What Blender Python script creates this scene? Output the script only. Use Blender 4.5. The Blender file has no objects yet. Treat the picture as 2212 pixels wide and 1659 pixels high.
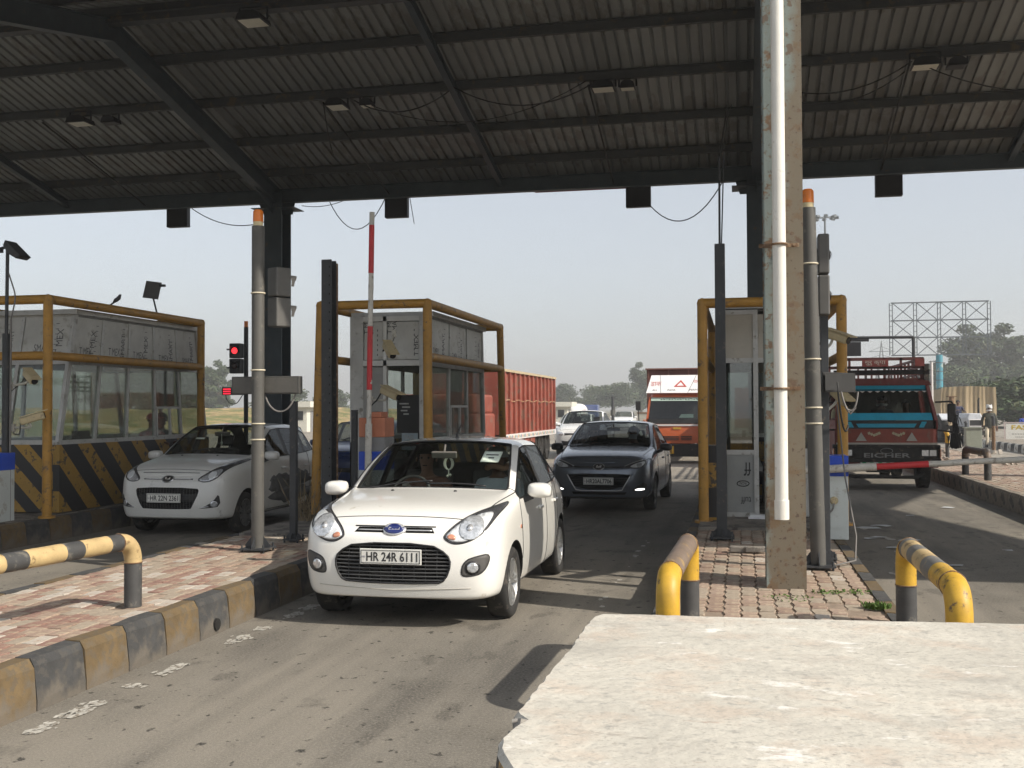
import bpy, bmesh, math, random
from mathutils import Vector, Matrix, Euler, geometry
from mathutils.bvhtree import BVHTree
random.seed(7)
PI = math.pi
scene = bpy.context.scene
COL = scene.collection

# ------------------------------------------------------------------ camera, sky, sun, exposure
cam_data = bpy.data.cameras.new('camera')
cam = bpy.data.objects.new('camera', cam_data)
COL.objects.link(cam)
cam_data.sensor_width = 36.0
cam_data.lens = 36.0 * 2300 / 2212
cam_data.clip_start = 0.05
cam_data.clip_end = 6000
cam.location = (0, 0, 1.72)
yaw, pitch, roll = math.atan(494 / 2300), math.atan(53.5 / 2300), 0.004
cam.matrix_world = (Matrix.Translation((0, 0, 1.72)) @ Matrix.Rotation(yaw, 4, 'Z')
                    @ Matrix.Rotation(PI / 2 + pitch, 4, 'X') @ Matrix.Rotation(-roll, 4, 'Z'))
scene.camera = cam

SHADOW = Vector((-1.25, 0.42, -1.0))            # the way sunlight travels
elev = math.atan(1 / math.hypot(1.25, .42))
world = bpy.data.worlds.new('World')
scene.world = world
world.use_nodes = True
wn = world.node_tree
for n in list(wn.nodes):
    wn.nodes.remove(n)
sky = wn.nodes.new('ShaderNodeTexSky')
sky.sky_type = 'NISHITA'
sky.sun_disc = False
sky.sun_elevation = elev
sky.sun_rotation = math.atan2(1.25, -.42)
sky.altitude = 200
sky.air_density = 1.0
sky.dust_density = 2.2
sky.ozone_density = 0.6
bg = wn.nodes.new('ShaderNodeBackground')
bg.inputs['Strength'].default_value = 0.145
wout = wn.nodes.new('ShaderNodeOutputWorld')
veil = wn.nodes.new('ShaderNodeHueSaturation')      # thick winter haze: the whole sky is paler and greyer than clear air
veil.inputs['Saturation'].default_value = 0.45
even = wn.nodes.new('ShaderNodeMix')
even.data_type = 'RGBA'
even.inputs[0].default_value = 0.45
even.inputs[7].default_value = (2.7, 2.93, 3.25, 1)
wn.links.new(sky.outputs[0], veil.inputs['Color'])
wn.links.new(veil.outputs[0], even.inputs[6])
wn.links.new(even.outputs[2], bg.inputs[0])
wn.links.new(bg.outputs[0], wout.inputs[0])

sun_data = bpy.data.lights.new('sun', 'SUN')
sun_data.energy = 4.1
sun_data.angle = math.radians(0.6)
sun_data.color = (1.0, 0.925, 0.815)
sun = bpy.data.objects.new('sun', sun_data)
COL.objects.link(sun)
sun.rotation_euler = SHADOW.to_track_quat('-Z', 'Y').to_euler()
sun.location = (20, -10, 30)

scene.view_settings.view_transform = 'Standard'
scene.view_settings.look = 'None'
scene.view_settings.gamma = 1.0
scene.view_settings.use_curve_mapping = False
scene.view_settings.exposure = 0.46

# ------------------------------------------------------------------ helpers: materials
MATS = {}
def _n(nt, t, **k):
    n = nt.nodes.new(t)
    for a, b in k.items():
        setattr(n, a, b)
    return n
def mat(name, col, rough=.55, metal=0., var=.12, scale=6., bump=0., bscale=40., spots=None, spot_scale=9., spot_amt=.5,
        coat=0., emit=0., spec=.5, stretch=(1, 1, 1), sub=None):
    """Principled material: base colour with noise variation, optional spots (rust, dirt, chips) and bump."""
    if name in MATS:
        return MATS[name]
    m = bpy.data.materials.new(name)
    m.use_nodes = True
    nt = m.node_tree
    b = nt.nodes['Principled BSDF']
    b.inputs['Roughness'].default_value = rough
    b.inputs['Metallic'].default_value = metal
    b.inputs['Specular IOR Level'].default_value = spec
    if coat:
        b.inputs['Coat Weight'].default_value = coat
        b.inputs['Coat Roughness'].default_value = .08
    tc = _n(nt, 'ShaderNodeTexCoord')
    mp = _n(nt, 'ShaderNodeMapping')
    mp.inputs['Scale'].default_value = stretch
    nt.links.new(tc.outputs['Object'], mp.inputs[0])
    c = (*col[:3], 1)
    nz = _n(nt, 'ShaderNodeTexNoise')
    nz.inputs['Scale'].default_value = scale
    nz.inputs['Detail'].default_value = 6
    nz.inputs['Roughness'].default_value = .65
    nt.links.new(mp.outputs[0], nz.inputs['Vector'])
    mix = _n(nt, 'ShaderNodeMix', data_type='RGBA')
    lo = [max(0, x * (1 - var)) for x in c[:3]]
    hi = [min(1, x * (1 + var)) for x in c[:3]]
    mix.inputs[6].default_value = (*lo, 1)
    mix.inputs[7].default_value = (*hi, 1)
    rg = _n(nt, 'ShaderNodeMapRange')
    rg.inputs[1].default_value = .3
    rg.inputs[2].default_value = .7
    nt.links.new(nz.outputs[0], rg.inputs[0])
    nt.links.new(rg.outputs[0], mix.inputs[0])
    out = mix.outputs[2]
    if spots:
        n2 = _n(nt, 'ShaderNodeTexNoise')
        n2.inputs['Scale'].default_value = spot_scale
        n2.inputs['Detail'].default_value = 8
        n2.inputs['Roughness'].default_value = .7
        nt.links.new(mp.outputs[0], n2.inputs['Vector'])
        r2 = _n(nt, 'ShaderNodeMapRange')
        r2.inputs[1].default_value = .66 - .3 * spot_amt
        r2.inputs[2].default_value = .72 - .3 * spot_amt
        nt.links.new(n2.outputs[0], r2.inputs[0])
        mx = _n(nt, 'ShaderNodeMix', data_type='RGBA')
        mx.inputs[7].default_value = (*spots, 1)
        nt.links.new(r2.outputs[0], mx.inputs[0])
        nt.links.new(out, mx.inputs[6])
        out = mx.outputs[2]
    nt.links.new(out, b.inputs['Base Color'])
    if bump:
        n3 = _n(nt, 'ShaderNodeTexNoise')
        n3.inputs['Scale'].default_value = bscale
        n3.inputs['Detail'].default_value = 5
        nt.links.new(mp.outputs[0], n3.inputs['Vector'])
        bp = _n(nt, 'ShaderNodeBump')
        bp.inputs['Strength'].default_value = bump
        bp.inputs['Distance'].default_value = .02
        nt.links.new(n3.outputs[0], bp.inputs['Height'])
        nt.links.new(bp.outputs[0], b.inputs['Normal'])
    if emit:
        b.inputs['Emission Color'].default_value = c
        b.inputs['Emission Strength'].default_value = emit
    MATS[name] = m
    return m
def glass(name, tint=(.55, .6, .58), refl=.06, rough=.02, dust=0., top=.6):
    """Window glass: tinted see-through with a Fresnel reflection, optionally a film of dust."""
    if name in MATS:
        return MATS[name]
    m = bpy.data.materials.new(name)
    m.use_nodes = True
    nt = m.node_tree
    nt.nodes.clear()
    o = _n(nt, 'ShaderNodeOutputMaterial')
    t = _n(nt, 'ShaderNodeBsdfTransparent')
    t.inputs[0].default_value = (*tint, 1)
    g = _n(nt, 'ShaderNodeBsdfGlossy')
    g.inputs['Roughness'].default_value = rough
    lw = _n(nt, 'ShaderNodeLayerWeight')
    lw.inputs[0].default_value = .25
    mr = _n(nt, 'ShaderNodeMapRange')
    mr.inputs[3].default_value = refl
    mr.inputs[4].default_value = top
    nt.links.new(lw.outputs['Fresnel'], mr.inputs[0])
    mx = _n(nt, 'ShaderNodeMixShader')
    nt.links.new(mr.outputs[0], mx.inputs[0])
    nt.links.new(t.outputs[0], mx.inputs[1])
    nt.links.new(g.outputs[0], mx.inputs[2])
    last = mx
    if dust:
        d = _n(nt, 'ShaderNodeBsdfDiffuse')
        d.inputs[0].default_value = (.42, .42, .39, 1)
        tc = _n(nt, 'ShaderNodeTexCoord')
        nz = _n(nt, 'ShaderNodeTexNoise')
        nz.inputs['Scale'].default_value = 3
        nz.inputs['Detail'].default_value = 8
        nt.links.new(tc.outputs['Object'], nz.inputs['Vector'])
        ml = _n(nt, 'ShaderNodeMath', operation='MULTIPLY')
        ml.inputs[1].default_value = dust * 2
        nt.links.new(nz.outputs[0], ml.inputs[0])
        m2 = _n(nt, 'ShaderNodeMixShader')
        nt.links.new(ml.outputs[0], m2.inputs[0])
        nt.links.new(mx.outputs[0], m2.inputs[1])
        nt.links.new(d.outputs[0], m2.inputs[2])
        last = m2
    nt.links.new(last.outputs[0], o.inputs[0])
    MATS[name] = m
    return m
def stripes(name, c1, c2, direction, period, offset=0., rough=.6, wear=None, duty=.5):
    """Painted stripes: the coordinate along direction decides the colour; optional worn patches."""
    if name in MATS:
        return MATS[name]
    m = mat(name, c1, rough, var=.15, scale=9, spots=wear, spot_amt=.4)
    nt = m.node_tree
    b = nt.nodes['Principled BSDF']
    src = b.inputs['Base Color'].links[0].from_socket
    tc = _n(nt, 'ShaderNodeTexCoord')
    dp = _n(nt, 'ShaderNodeVectorMath', operation='DOT_PRODUCT')
    dp.inputs[1].default_value = [d / period for d in direction]
    nt.links.new(tc.outputs['Object'], dp.inputs[0])
    a = _n(nt, 'ShaderNodeMath', operation='ADD')
    a.inputs[1].default_value = offset + 100
    nt.links.new(dp.outputs['Value'], a.inputs[0])
    fr = _n(nt, 'ShaderNodeMath', operation='FRACT')
    nt.links.new(a.outputs[0], fr.inputs[0])
    gt = _n(nt, 'ShaderNodeMath', operation='GREATER_THAN')
    gt.inputs[1].default_value = duty
    nt.links.new(fr.outputs[0], gt.inputs[0])
    mx = _n(nt, 'ShaderNodeMix', data_type='RGBA')
    mx.inputs[7].default_value = (*c2, 1)
    nt.links.new(gt.outputs[0], mx.inputs[0])
    nt.links.new(src, mx.inputs[6])
    nt.links.new(mx.outputs[2], b.inputs['Base Color'])
    return m

# ------------------------------------------------------------------ helpers: meshes
def basis(d, up=Vector((0, 0, 1))):
    d = d.normalized()
    if abs(d.dot(up)) > .99:
        up = Vector((0, 1, 0))
    s = d.cross(up).normalized()
    return s, s.cross(d).normalized()
class MB:
    def __init__(s):
        s.v, s.f, s.m = [], [], []
    def add(s, vs, fs, mi=0):
        o = len(s.v)
        s.v += [tuple(p) for p in vs]
        s.f += [tuple(i + o for i in f) for f in fs]
        s.m += [mi] * len(fs)
        return s
    def box(s, c, d, rot=None, mi=0):
        x, y, z = d[0] / 2, d[1] / 2, d[2] / 2
        vs = [Vector(p) for p in ((-x, -y, -z), (x, -y, -z), (x, y, -z), (-x, y, -z), (-x, -y, z), (x, -y, z), (x, y, z), (-x, y, z))]
        if rot is not None:
            r = rot if isinstance(rot, Matrix) else Euler(rot).to_matrix()
            vs = [r @ p for p in vs]
        c = Vector(c)
        return s.add([p + c for p in vs], [(0, 3, 2, 1), (4, 5, 6, 7), (0, 1, 5, 4), (1, 2, 6, 5), (2, 3, 7, 6), (3, 0, 4, 7)], mi)
    def b2(s, lo, hi, mi=0):
        return s.box([(a + b) / 2 for a, b in zip(lo, hi)], [abs(b - a) for a, b in zip(lo, hi)], None, mi)
    def bar(s, p, q, w, h, mi=0, up=Vector((0, 0, 1))):
        p, q = Vector(p), Vector(q)
        a, b = basis(q - p, up)
        a, b = a * w / 2, b * h / 2
        vs = [p - a - b, p + a - b, p + a + b, p - a + b, q - a - b, q + a - b, q + a + b, q - a + b]
        return s.add(vs, [(0, 3, 2, 1), (4, 5, 6, 7), (0, 1, 5, 4), (1, 2, 6, 5), (2, 3, 7, 6), (3, 0, 4, 7)][::1], mi)
    def tube(s, pts, r, n=10, closed=False, mi=0, cap=True):
        pts = [Vector(p) for p in pts]
        k = len(pts)
        rs = r if isinstance(r, (list, tuple)) else [r] * k
        rings, u = [], None
        for i in range(k):
            if closed:
                t = pts[(i + 1) % k] - pts[i - 1]
            else:
                t = pts[min(i + 1, k - 1)] - pts[max(i - 1, 0)]
            t.normalize()
            if u is None:
                u = basis(t)[0]
            u = (u - t * u.dot(t)).normalized()
            w = t.cross(u)
            rings.append([pts[i] + (u * math.cos(2 * PI * j / n) + w * math.sin(2 * PI * j / n)) * rs[i] for j in range(n)])
        vs = [p for g in rings for p in g]
        fs = []
        for i in range(k if closed else k - 1):
            a, b = i * n, ((i + 1) % k) * n
            fs += [(a + j, a + (j + 1) % n, b + (j + 1) % n, b + j) for j in range(n)]
        if cap and not closed:
            fs += [tuple(range(n))[::-1], tuple(range((k - 1) * n, k * n))]
        return s.add(vs, fs, mi)
    def cyl(s, p, q, r, n=12, mi=0):
        return s.tube([p, q], r, n, mi=mi)
    def lathe(s, prof, c=(0, 0, 0), axis='Z', n=24, mi=0, closed=False):
        vs, fs, k = [], [], len(prof)
        for j in range(n):
            a = 2 * PI * j / n
            for (r, z) in prof:
                p = (r * math.cos(a), r * math.sin(a), z)
                if axis == 'X':
                    p = (p[2], p[0], p[1])
                elif axis == 'Y':
                    p = (p[0], p[2], p[1])
                vs.append(Vector(p) + Vector(c))
        for j in range(n):
            a, b = j * k, ((j + 1) % n) * k
            fs += [(a + i, b + i, b + i + 1, a + i + 1) for i in range(k - 1)]
            if closed:
                fs.append((a + k - 1, b + k - 1, b, a))
        return s.add(vs, fs, mi)
    def prism(s, poly, o, ex, ey, depth, mi=0, both=False):
        """polygon in the plane o + x ex + y ey, thickened by depth along ex x ey."""
        o, ex, ey = Vector(o), Vector(ex), Vector(ey)
        ez = ex.cross(ey).normalized() * depth
        n = len(poly)
        a = [o + ex * x + ey * y for x, y in poly]
        area = sum(poly[i][0] * poly[(i + 1) % n][1] - poly[(i + 1) % n][0] * poly[i][1] for i in range(n))
        if area < 0:
            a = a[::-1]
        vs = a + [p + ez for p in a]
        fs = [tuple(range(n))[::-1], tuple(range(n, 2 * n))] + [(i, (i + 1) % n, n + (i + 1) % n, n + i) for i in range(n)]
        if depth < 0:
            fs = [f[::-1] for f in fs]
        return s.add(vs, fs, mi)
    def mesh(s, name):
        me = bpy.data.meshes.new(name)
        me.from_pydata(s.v, [], s.f)
        me.polygons.foreach_set('material_index', s.m)
        me.update()
        return me
    def obj(s, name, mats, parent=None, smooth=False, bevel=0., loc=None, rotz=0., recalc=False):
        me = s.mesh(name)
        if recalc:
            fix(me)
        return link(name, me, mats, parent, smooth, bevel, loc, rotz)
def fix(me):
    bm = bmesh.new()
    bm.from_mesh(me)
    bmesh.ops.recalc_face_normals(bm, faces=bm.faces)
    bm.to_mesh(me)
    bm.free()
def link(name, me, mats, parent=None, smooth=False, bevel=0., loc=None, rotz=0.):
    if not isinstance(mats, (list, tuple)):
        mats = [mats]
    if not me.materials:
        for m in mats:
            me.materials.append(m)
    if smooth:
        me.polygons.foreach_set('use_smooth', [True] * len(me.polygons))
        if smooth != 'full':
            me.set_sharp_from_angle(angle=math.radians(40))
    o = bpy.data.objects.new(name, me)
    COL.objects.link(o)
    if parent:
        o.parent = parent
    if loc:
        o.location = loc
    o.rotation_euler.z = rotz
    if bevel:
        md = o.modifiers.new('bevel', 'BEVEL')
        md.width = bevel
        md.segments = 2
        md.limit_method = 'ANGLE'
    return o
def tag(o, label, cat, group=None):
    o['label'] = label
    o['category'] = cat
    if group:
        o['group'] = group
    return o
def struct(o):
    o['kind'] = 'structure'
    return o
def thing(name, label, cat, loc=(0, 0, 0), rotz=0., group=None):
    o = bpy.data.objects.new(name, None)
    COL.objects.link(o)
    o.empty_display_size = .2
    o.location = loc
    o.rotation_euler.z = rotz
    return tag(o, label, cat, group)
def sub(name, parent, loc=(0, 0, 0), rot=(0, 0, 0)):
    o = bpy.data.objects.new(name, None)
    COL.objects.link(o)
    o.empty_display_size = .1
    o.parent = parent
    o.location = loc
    o.rotation_euler = rot
    return o
def dup(o, parent=None, loc=None, rotz=None, label=None):
    c = o.copy()
    COL.objects.link(c)
    if parent:
        c.parent = parent
    if loc is not None:
        c.location = loc
    if rotz is not None:
        c.rotation_euler.z = rotz
    if label:
        c['label'] = label
    for ch in list(o.children):
        dup(ch, c)
    return c
TMP = bpy.data.scenes.new('workbench')          # a side scene, so that evaluating one mesh does not update the whole place
def tmp_graph():
    vl = TMP.view_layers[0]
    vl.update()
    with bpy.context.temp_override(scene=TMP, view_layer=vl):
        return bpy.context.evaluated_depsgraph_get()
def evaluated(me, mods, helpers=()):
    """the mesh after modifiers: mods = [(type, {settings})]"""
    ob = bpy.data.objects.new('w', me)
    TMP.collection.objects.link(ob)
    for h in helpers:
        TMP.collection.objects.link(h)
    for t, kw in mods:
        md = ob.modifiers.new(t, t)
        for k, v in kw.items():
            setattr(md, k, v)
    out = bpy.data.meshes.new_from_object(ob.evaluated_get(tmp_graph()))
    for o in [ob, *helpers]:
        bpy.data.objects.remove(o)
    return out
def text(body, w, h, o, ex, ey, m, parent, name='lettering', depth=.002, flip=False, bold=.0, squash=None, shear=0.):
    """Lettering as flat mesh fitted into w x h, lower left corner o, along ex (reading direction) and ey (up)."""
    cu = bpy.data.curves.new('t', 'FONT')
    cu.body = body
    cu.offset = bold
    cu.shear = shear
    cu.resolution_u = 3
    ob = bpy.data.objects.new('t', cu)
    TMP.collection.objects.link(ob)
    dg = tmp_graph()
    me = bpy.data.meshes.new_from_object(ob.evaluated_get(dg))
    bpy.data.objects.remove(ob)
    bpy.data.curves.remove(cu)
    if not me.vertices:
        return None
    xs = [v.co.x for v in me.vertices]
    ys = [v.co.y for v in me.vertices]
    x0, y0 = min(xs), min(ys)
    sx, sy = w / max(1e-6, max(xs) - x0), h / max(1e-6, max(ys) - y0)
    o, ex, ey = Vector(o), Vector(ex).normalized(), Vector(ey).normalized()
    ez = ex.cross(ey) * depth
    for v in me.vertices:
        v.co = o + ex * ((v.co.x - x0) * sx) + ey * ((v.co.y - y0) * sy) + ez
    me.materials.clear()
    return link(name, me, m, parent)
def chaikin(p, n=2):
    for _ in range(n):
        q = []
        for i in range(len(p)):
            a, b = p[i], p[(i + 1) % len(p)]
            q += [tuple(.75 * x + .25 * y for x, y in zip(a, b)), tuple(.25 * x + .75 * y for x, y in zip(a, b))]
        p = q
    return p
def sag(p, q, d, n=12):
    p, q = Vector(p), Vector(q)
    return [p.lerp(q, i / n) - Vector((0, 0, d * 4 * (i / n) * (1 - i / n))) for i in range(n + 1)]
def bend(pts, r, n=5):
    """polyline with its corners rounded."""
    pts = [Vector(p) for p in pts]
    out = [pts[0]]
    for i in range(1, len(pts) - 1):
        a, b, c = pts[i - 1], pts[i], pts[i + 1]
        p, q = b + (a - b).normalized() * r, b + (c - b).normalized() * r
        for k in range(n + 1):
            t = k / n
            out.append(p * (1 - t) ** 2 + b * 2 * t * (1 - t) + q * t * t)
    out.append(pts[-1])
    return [p for i, p in enumerate(out) if i == 0 or (p - out[i - 1]).length > 1e-5]
# ------------------------------------------------------------------ the ground, the road and the islands
def asphalt(name, c1, c2, dust):
    m = mat(name, c1, .9, var=.25, scale=1.3, bump=.25, bscale=90, spec=.25)
    nt = m.node_tree
    b = nt.nodes['Principled BSDF']
    src = b.inputs['Base Color'].links[0].from_socket
    tc = _n(nt, 'ShaderNodeTexCoord')
    def layer(src, scale, lo, hi, col, stretch=(1, 1, 1), detail=6, amount=1.):
        mp = _n(nt, 'ShaderNodeMapping')
        mp.inputs['Scale'].default_value = stretch
        nt.links.new(tc.outputs['Object'], mp.inputs[0])
        nz = _n(nt, 'ShaderNodeTexNoise')
        nz.inputs['Scale'].default_value = scale
        nz.inputs['Detail'].default_value = detail
        nt.links.new(mp.outputs[0], nz.inputs['Vector'])
        r = _n(nt, 'ShaderNodeMapRange')
        r.inputs[1].default_value = lo
        r.inputs[2].default_value = hi
        r.inputs[4].default_value = amount
        nt.links.new(nz.outputs[0], r.inputs[0])
        mx = _n(nt, 'ShaderNodeMix', data_type='RGBA')
        mx.inputs[7].default_value = (*col, 1)
        nt.links.new(r.outputs[0], mx.inputs[0])
        nt.links.new(src, mx.inputs[6])
        return mx.outputs[2]
    s = layer(src, .9, .42, .62, dust, (1, .35, 1))
    s = layer(s, 1.1, .55, .68, c2, (1.4, .22, 1), amount=.75)
    s = layer(s, 1.6, .50, .66, [x * .8 for x in c2], (2.0, .05, 1), amount=.32)
    s = layer(s, 3.2, .60, .66, [x * .6 for x in c2], (1, .55, 1), 8, .5)
    s = layer(s, 13, .64, .69, [x * .45 for x in c2], (1, .8, 1), 3)
    s = layer(s, 60, .45, .75, [x * 1.35 for x in dust], amount=.6)
    s = layer(s, 150, .55, .75, [x * .5 for x in c1], detail=3, amount=.6)
    nt.links.new(s, b.inputs['Base Color'])
    return m
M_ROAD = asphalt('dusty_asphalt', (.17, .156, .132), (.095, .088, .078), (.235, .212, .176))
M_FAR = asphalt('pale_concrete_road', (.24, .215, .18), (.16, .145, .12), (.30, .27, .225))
M_SOIL = mat('dry_soil', (.20, .165, .11), .95, var=.3, scale=.08, spots=(.11, .12, .05), spot_scale=.15, spot_amt=.55, spec=.2)
g = MB().b2((-1500, -200, -.6), (1500, 1700, -.5)); struct(g.obj('ground', M_SOIL))
g = MB().b2((-70, -30, -.49), (70, 27.5, 0)); struct(g.obj('road', M_ROAD))
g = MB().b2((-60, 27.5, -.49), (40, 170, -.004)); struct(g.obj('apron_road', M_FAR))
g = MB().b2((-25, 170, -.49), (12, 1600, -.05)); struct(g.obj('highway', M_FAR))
# low dusty banks on both sides of the approach
def bank(name, u0, u1, v0, v1, h, m):
    vs, fs = [], []
    nu, nv = 10, 26
    rnd = random.Random(name)
    for i in range(nu + 1):
        for j in range(nv + 1):
            t = i / nu
            z = -.5 + h * math.sin(PI * t) ** .7 * (.7 + .5 * rnd.random()) if 0 < i < nu and 0 < j < nv else -.5
            vs.append((u0 + (u1 - u0) * t, v0 + (v1 - v0) * j / nv, z))
    for i in range(nu):
        for j in range(nv):
            a = i * (nv + 1) + j
            fs.append((a, a + nv + 1, a + nv + 2, a + 1))
    o = MB().add(vs, fs).obj(name, m, smooth='full')
    return struct(o)
M_STRAW = mat('straw_bank', (.34, .25, .12), .95, var=.35, scale=.5, spots=(.15, .16, .06), spot_scale=.35, spot_amt=.6, spec=.1)
bank('terrain_bank_left', -95, -34, 62, 190, 2.2, M_STRAW)
bank('terrain_bank_right', 30, 75, 70, 190, 1.6, M_STRAW)

PAVE = [mat('paver_red', (.27, .16, .125), .85, var=.2, scale=20, bump=.2, spots=(.36, .28, .2), spot_scale=14, spot_amt=.45),
        mat('paver_rose', (.33, .24, .185), .85, var=.2, scale=20, bump=.2, spots=(.42, .33, .24), spot_scale=14, spot_amt=.5),
        mat('paver_dusty', (.34, .28, .215), .88, var=.2, scale=20, bump=.2),
        mat('paver_cream', (.46, .41, .35), .85, var=.15, scale=20, bump=.2, spots=(.38, .27, .2), spot_scale=14, spot_amt=.35),
        mat('paver_brown', (.27, .19, .145), .88, var=.2, scale=20, bump=.2, spots=(.36, .27, .19), spot_scale=14, spot_amt=.5)]
def paver_mesh(mi):
    """wavy-sided interlocking paver, .105 across and .215 along."""
    a, b, w = .0515, .1065, .009
    poly = [(-a, -b), (a, -b), (a + w, -b / 2), (a, 0), (a - w, b / 2), (a, b), (-a, b), (-a - w, b / 2), (-a, 0), (-a + w, -b / 2)]
    m = MB()
    n = len(poly)
    t = [(x * .965, y * .98, .007) for x, y in poly]
    vs = [(x, y, -.03) for x, y in poly] + [(x, y, .004) for x, y in poly] + t
    fs = [tuple(range(2 * n, 3 * n))]
    for i in range(n):
        j = (i + 1) % n
        fs += [(i, j, n + j, n + i), (n + i, n + j, 2 * n + j, 2 * n + i)]
    m.add(vs, fs)
    me = m.mesh('paver')
    me.materials.append(PAVE[mi])
    return me
PV = [paver_mesh(i) for i in range(5)]
M_BED = mat('sandy_joint', (.26, .2, .15), .95, var=.25, scale=15, bump=.2)
M_KY = mat('kerb_yellow', (.13, .09, .044), .9, var=.28, scale=5, bump=.2, spots=(.115, .088, .055), spot_scale=16, spot_amt=.5)
M_KB = mat('kerb_black', (.05, .05, .05), .9, var=.28, scale=5, bump=.2, spots=(.07, .066, .06), spot_scale=16, spot_amt=.45)
M_KC = mat('kerb_concrete', (.25, .215, .17), .9, var=.25, scale=5, bump=.2, spots=(.1, .09, .08), spot_scale=4, spot_amt=.45)
M_KW = mat('kerb_white', (.5, .48, .43), .85, var=.2, scale=5, spots=(.2, .17, .14), spot_scale=5, spot_amt=.45)
for m_ in (M_KY, M_KB):                 # road dust splashed up the foot of the kerb in ragged patches
    nt = m_.node_tree
    b = nt.nodes['Principled BSDF']
    src = b.inputs['Base Color'].links[0].from_socket
    tc = _n(nt, 'ShaderNodeTexCoord'); sp = _n(nt, 'ShaderNodeSeparateXYZ'); nt.links.new(tc.outputs['Object'], sp.inputs[0])
    nz = _n(nt, 'ShaderNodeTexNoise'); nz.inputs['Scale'].default_value = 8; nz.inputs['Detail'].default_value = 8
    nt.links.new(tc.outputs['Object'], nz.inputs['Vector'])
    ma = _n(nt, 'ShaderNodeMath', operation='MULTIPLY_ADD'); ma.inputs[1].default_value = .42; nt.links.new(nz.outputs[0], ma.inputs[0])
    ng = _n(nt, 'ShaderNodeMath', operation='MULTIPLY'); ng.inputs[1].default_value = -1; nt.links.new(sp.outputs['Z'], ng.inputs[0]); nt.links.new(ng.outputs[0], ma.inputs[2])
    r = _n(nt, 'ShaderNodeMapRange'); r.inputs[1].default_value = .06; r.inputs[2].default_value = .2; r.inputs[4].default_value = .75; nt.links.new(ma.outputs[0], r.inputs[0])
    mx = _n(nt, 'ShaderNodeMix', data_type='RGBA'); mx.inputs[7].default_value = (.15, .13, .105, 1)
    nt.links.new(r.outputs[0], mx.inputs[0]); nt.links.new(src, mx.inputs[6]); nt.links.new(mx.outputs[2], b.inputs['Base Color'])
KM = {}
def kerb_piece(L, side, mi_mat, rnd):
    key = (round(L, 2), side, mi_mat.name, rnd)
    if key in KM:
        return KM[key]
    e = .006
    prof = [(0, -.06), (.0, .06), (.02, .25), (.045, .296), (.15, .302), (.15, -.06)]   # outer face at 0, battered, rounded top
    rr = random.Random(rnd)
    vs, fs, n = [], [], len(prof)
    for y in (e, L / 2, L - e):
        for (x, z) in prof:
            j = rr.uniform(-.006, .006) if z > .1 else 0
            vs.append(((x + j) * side, y, z + j))
    for k in range(2):
        for i in range(n):
            a, b = k * n + i, k * n + (i + 1) % n
            fs.append((a, b, b + n, a + n))
    fs += [tuple(range(n)), tuple(range(2 * n, 3 * n))[::-1]]
    me = MB().add(vs, fs).mesh('kerb_stone')
    fix(me)
    me.materials.append(mi_mat)
    KM[key] = me
    return me
def island(name, u0, u1, v0, v1, pave, step=.47, phase=5.42, dark_first=True, plain=False, far_cols=None, cols=None):
    o = struct(MB().b2((u0 + .1, v0 + .1, -.2), (u1 - .1, v1, .285)).obj(name, M_BED))
    rnd = random.Random(name)
    k0 = int(math.floor((v0 - phase) / step))
    for side, u in ((-1, u1), (1, u0)):
        k = k0
        while phase + k * step < v1:
            a = max(v0, phase + k * step)
            b = min(v1, phase + (k + 1) * step)
            if b - a > .05:
                c1, c2 = cols or (M_KB, M_KY)
                m = c1 if k % 2 == 0 else c2
                if plain:
                    m = M_KC
                me = kerb_piece(b - a, side, m, k % 4)
                p = link('kerb_stone', me, m, o, loc=(u, a, 0))
            k += 1
    for kx in range(int((u1 - u0) / .44)):
        m = (M_KB, M_KY)[kx % 2]
        p = link('kerb_stone', kerb_piece(.43, -1, m, kx % 4), m, o, loc=(u0 + .05 + kx * .44, v0, 0), rotz=-PI / 2)
    if pave:
        a0, a1, n_max = pave
        n, rest = 0, MB()
        for r in range(int((v1 - a0) / .225)):
            v = a0 + .11 + r * .225
            nu = int((u1 - u0 - .32) / .113)
            for c in range(nu):
                u = u0 + .16 + (c + .5) * (u1 - u0 - .32) / nu
                if rnd.random() < .012:
                    continue
                q = rnd.random()
                mi = (0 if q < .24 else 1 if q < .5 else 2 if q < .74 else 3 if q < .87 else 4) if a1 else \
                     (1 if q < .36 else 2 if q < .74 else 4 if q < .94 else 0 if q < .97 else 3)
                dz = rnd.uniform(-.004, .004)
                if n < n_max:
                    p = link('paver', PV[mi], PAVE[mi], o, loc=(u, v + (.04 if c % 2 else 0), .288 + dz))
                    p.rotation_euler = (rnd.uniform(-.03, .03), rnd.uniform(-.03, .03), rnd.uniform(-.02, .02))
                    n += 1
                elif v < v1 - .2:
                    me = PV[mi]
                    rest.add([Vector(w.co) + Vector((u, v + (.04 if c % 2 else 0), .288 + dz)) for w in me.vertices], [tuple(f.vertices) for f in me.polygons], mi)
        if rest.v:
            s = rest.obj('paver_field', PAVE, o)
            s['kind'] = 'stuff'
    return o
ISL_L = island('island_pavement_left', -5.75, -3.95, 3.2, 27.0, (5.3, True, 300))
ISL_C = island('island_pavement_centre', -.66, 1.12, 4.6, 27.0, (7.2, False, 300))
ISL_R = island('island_pavement_right', 4.34, 7.0, 9.0, 40.0, (14.0, False, 300), plain=True, step=.6)
ISL_B = island('island_pavement_booth', -10.95, -8.9, 8.2, 27.0, None)
ISL_F = island('island_pavement_far', 10.2, 12.2, 16.0, 62.0, None, cols=(M_KB, M_KW), step=.55)
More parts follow.
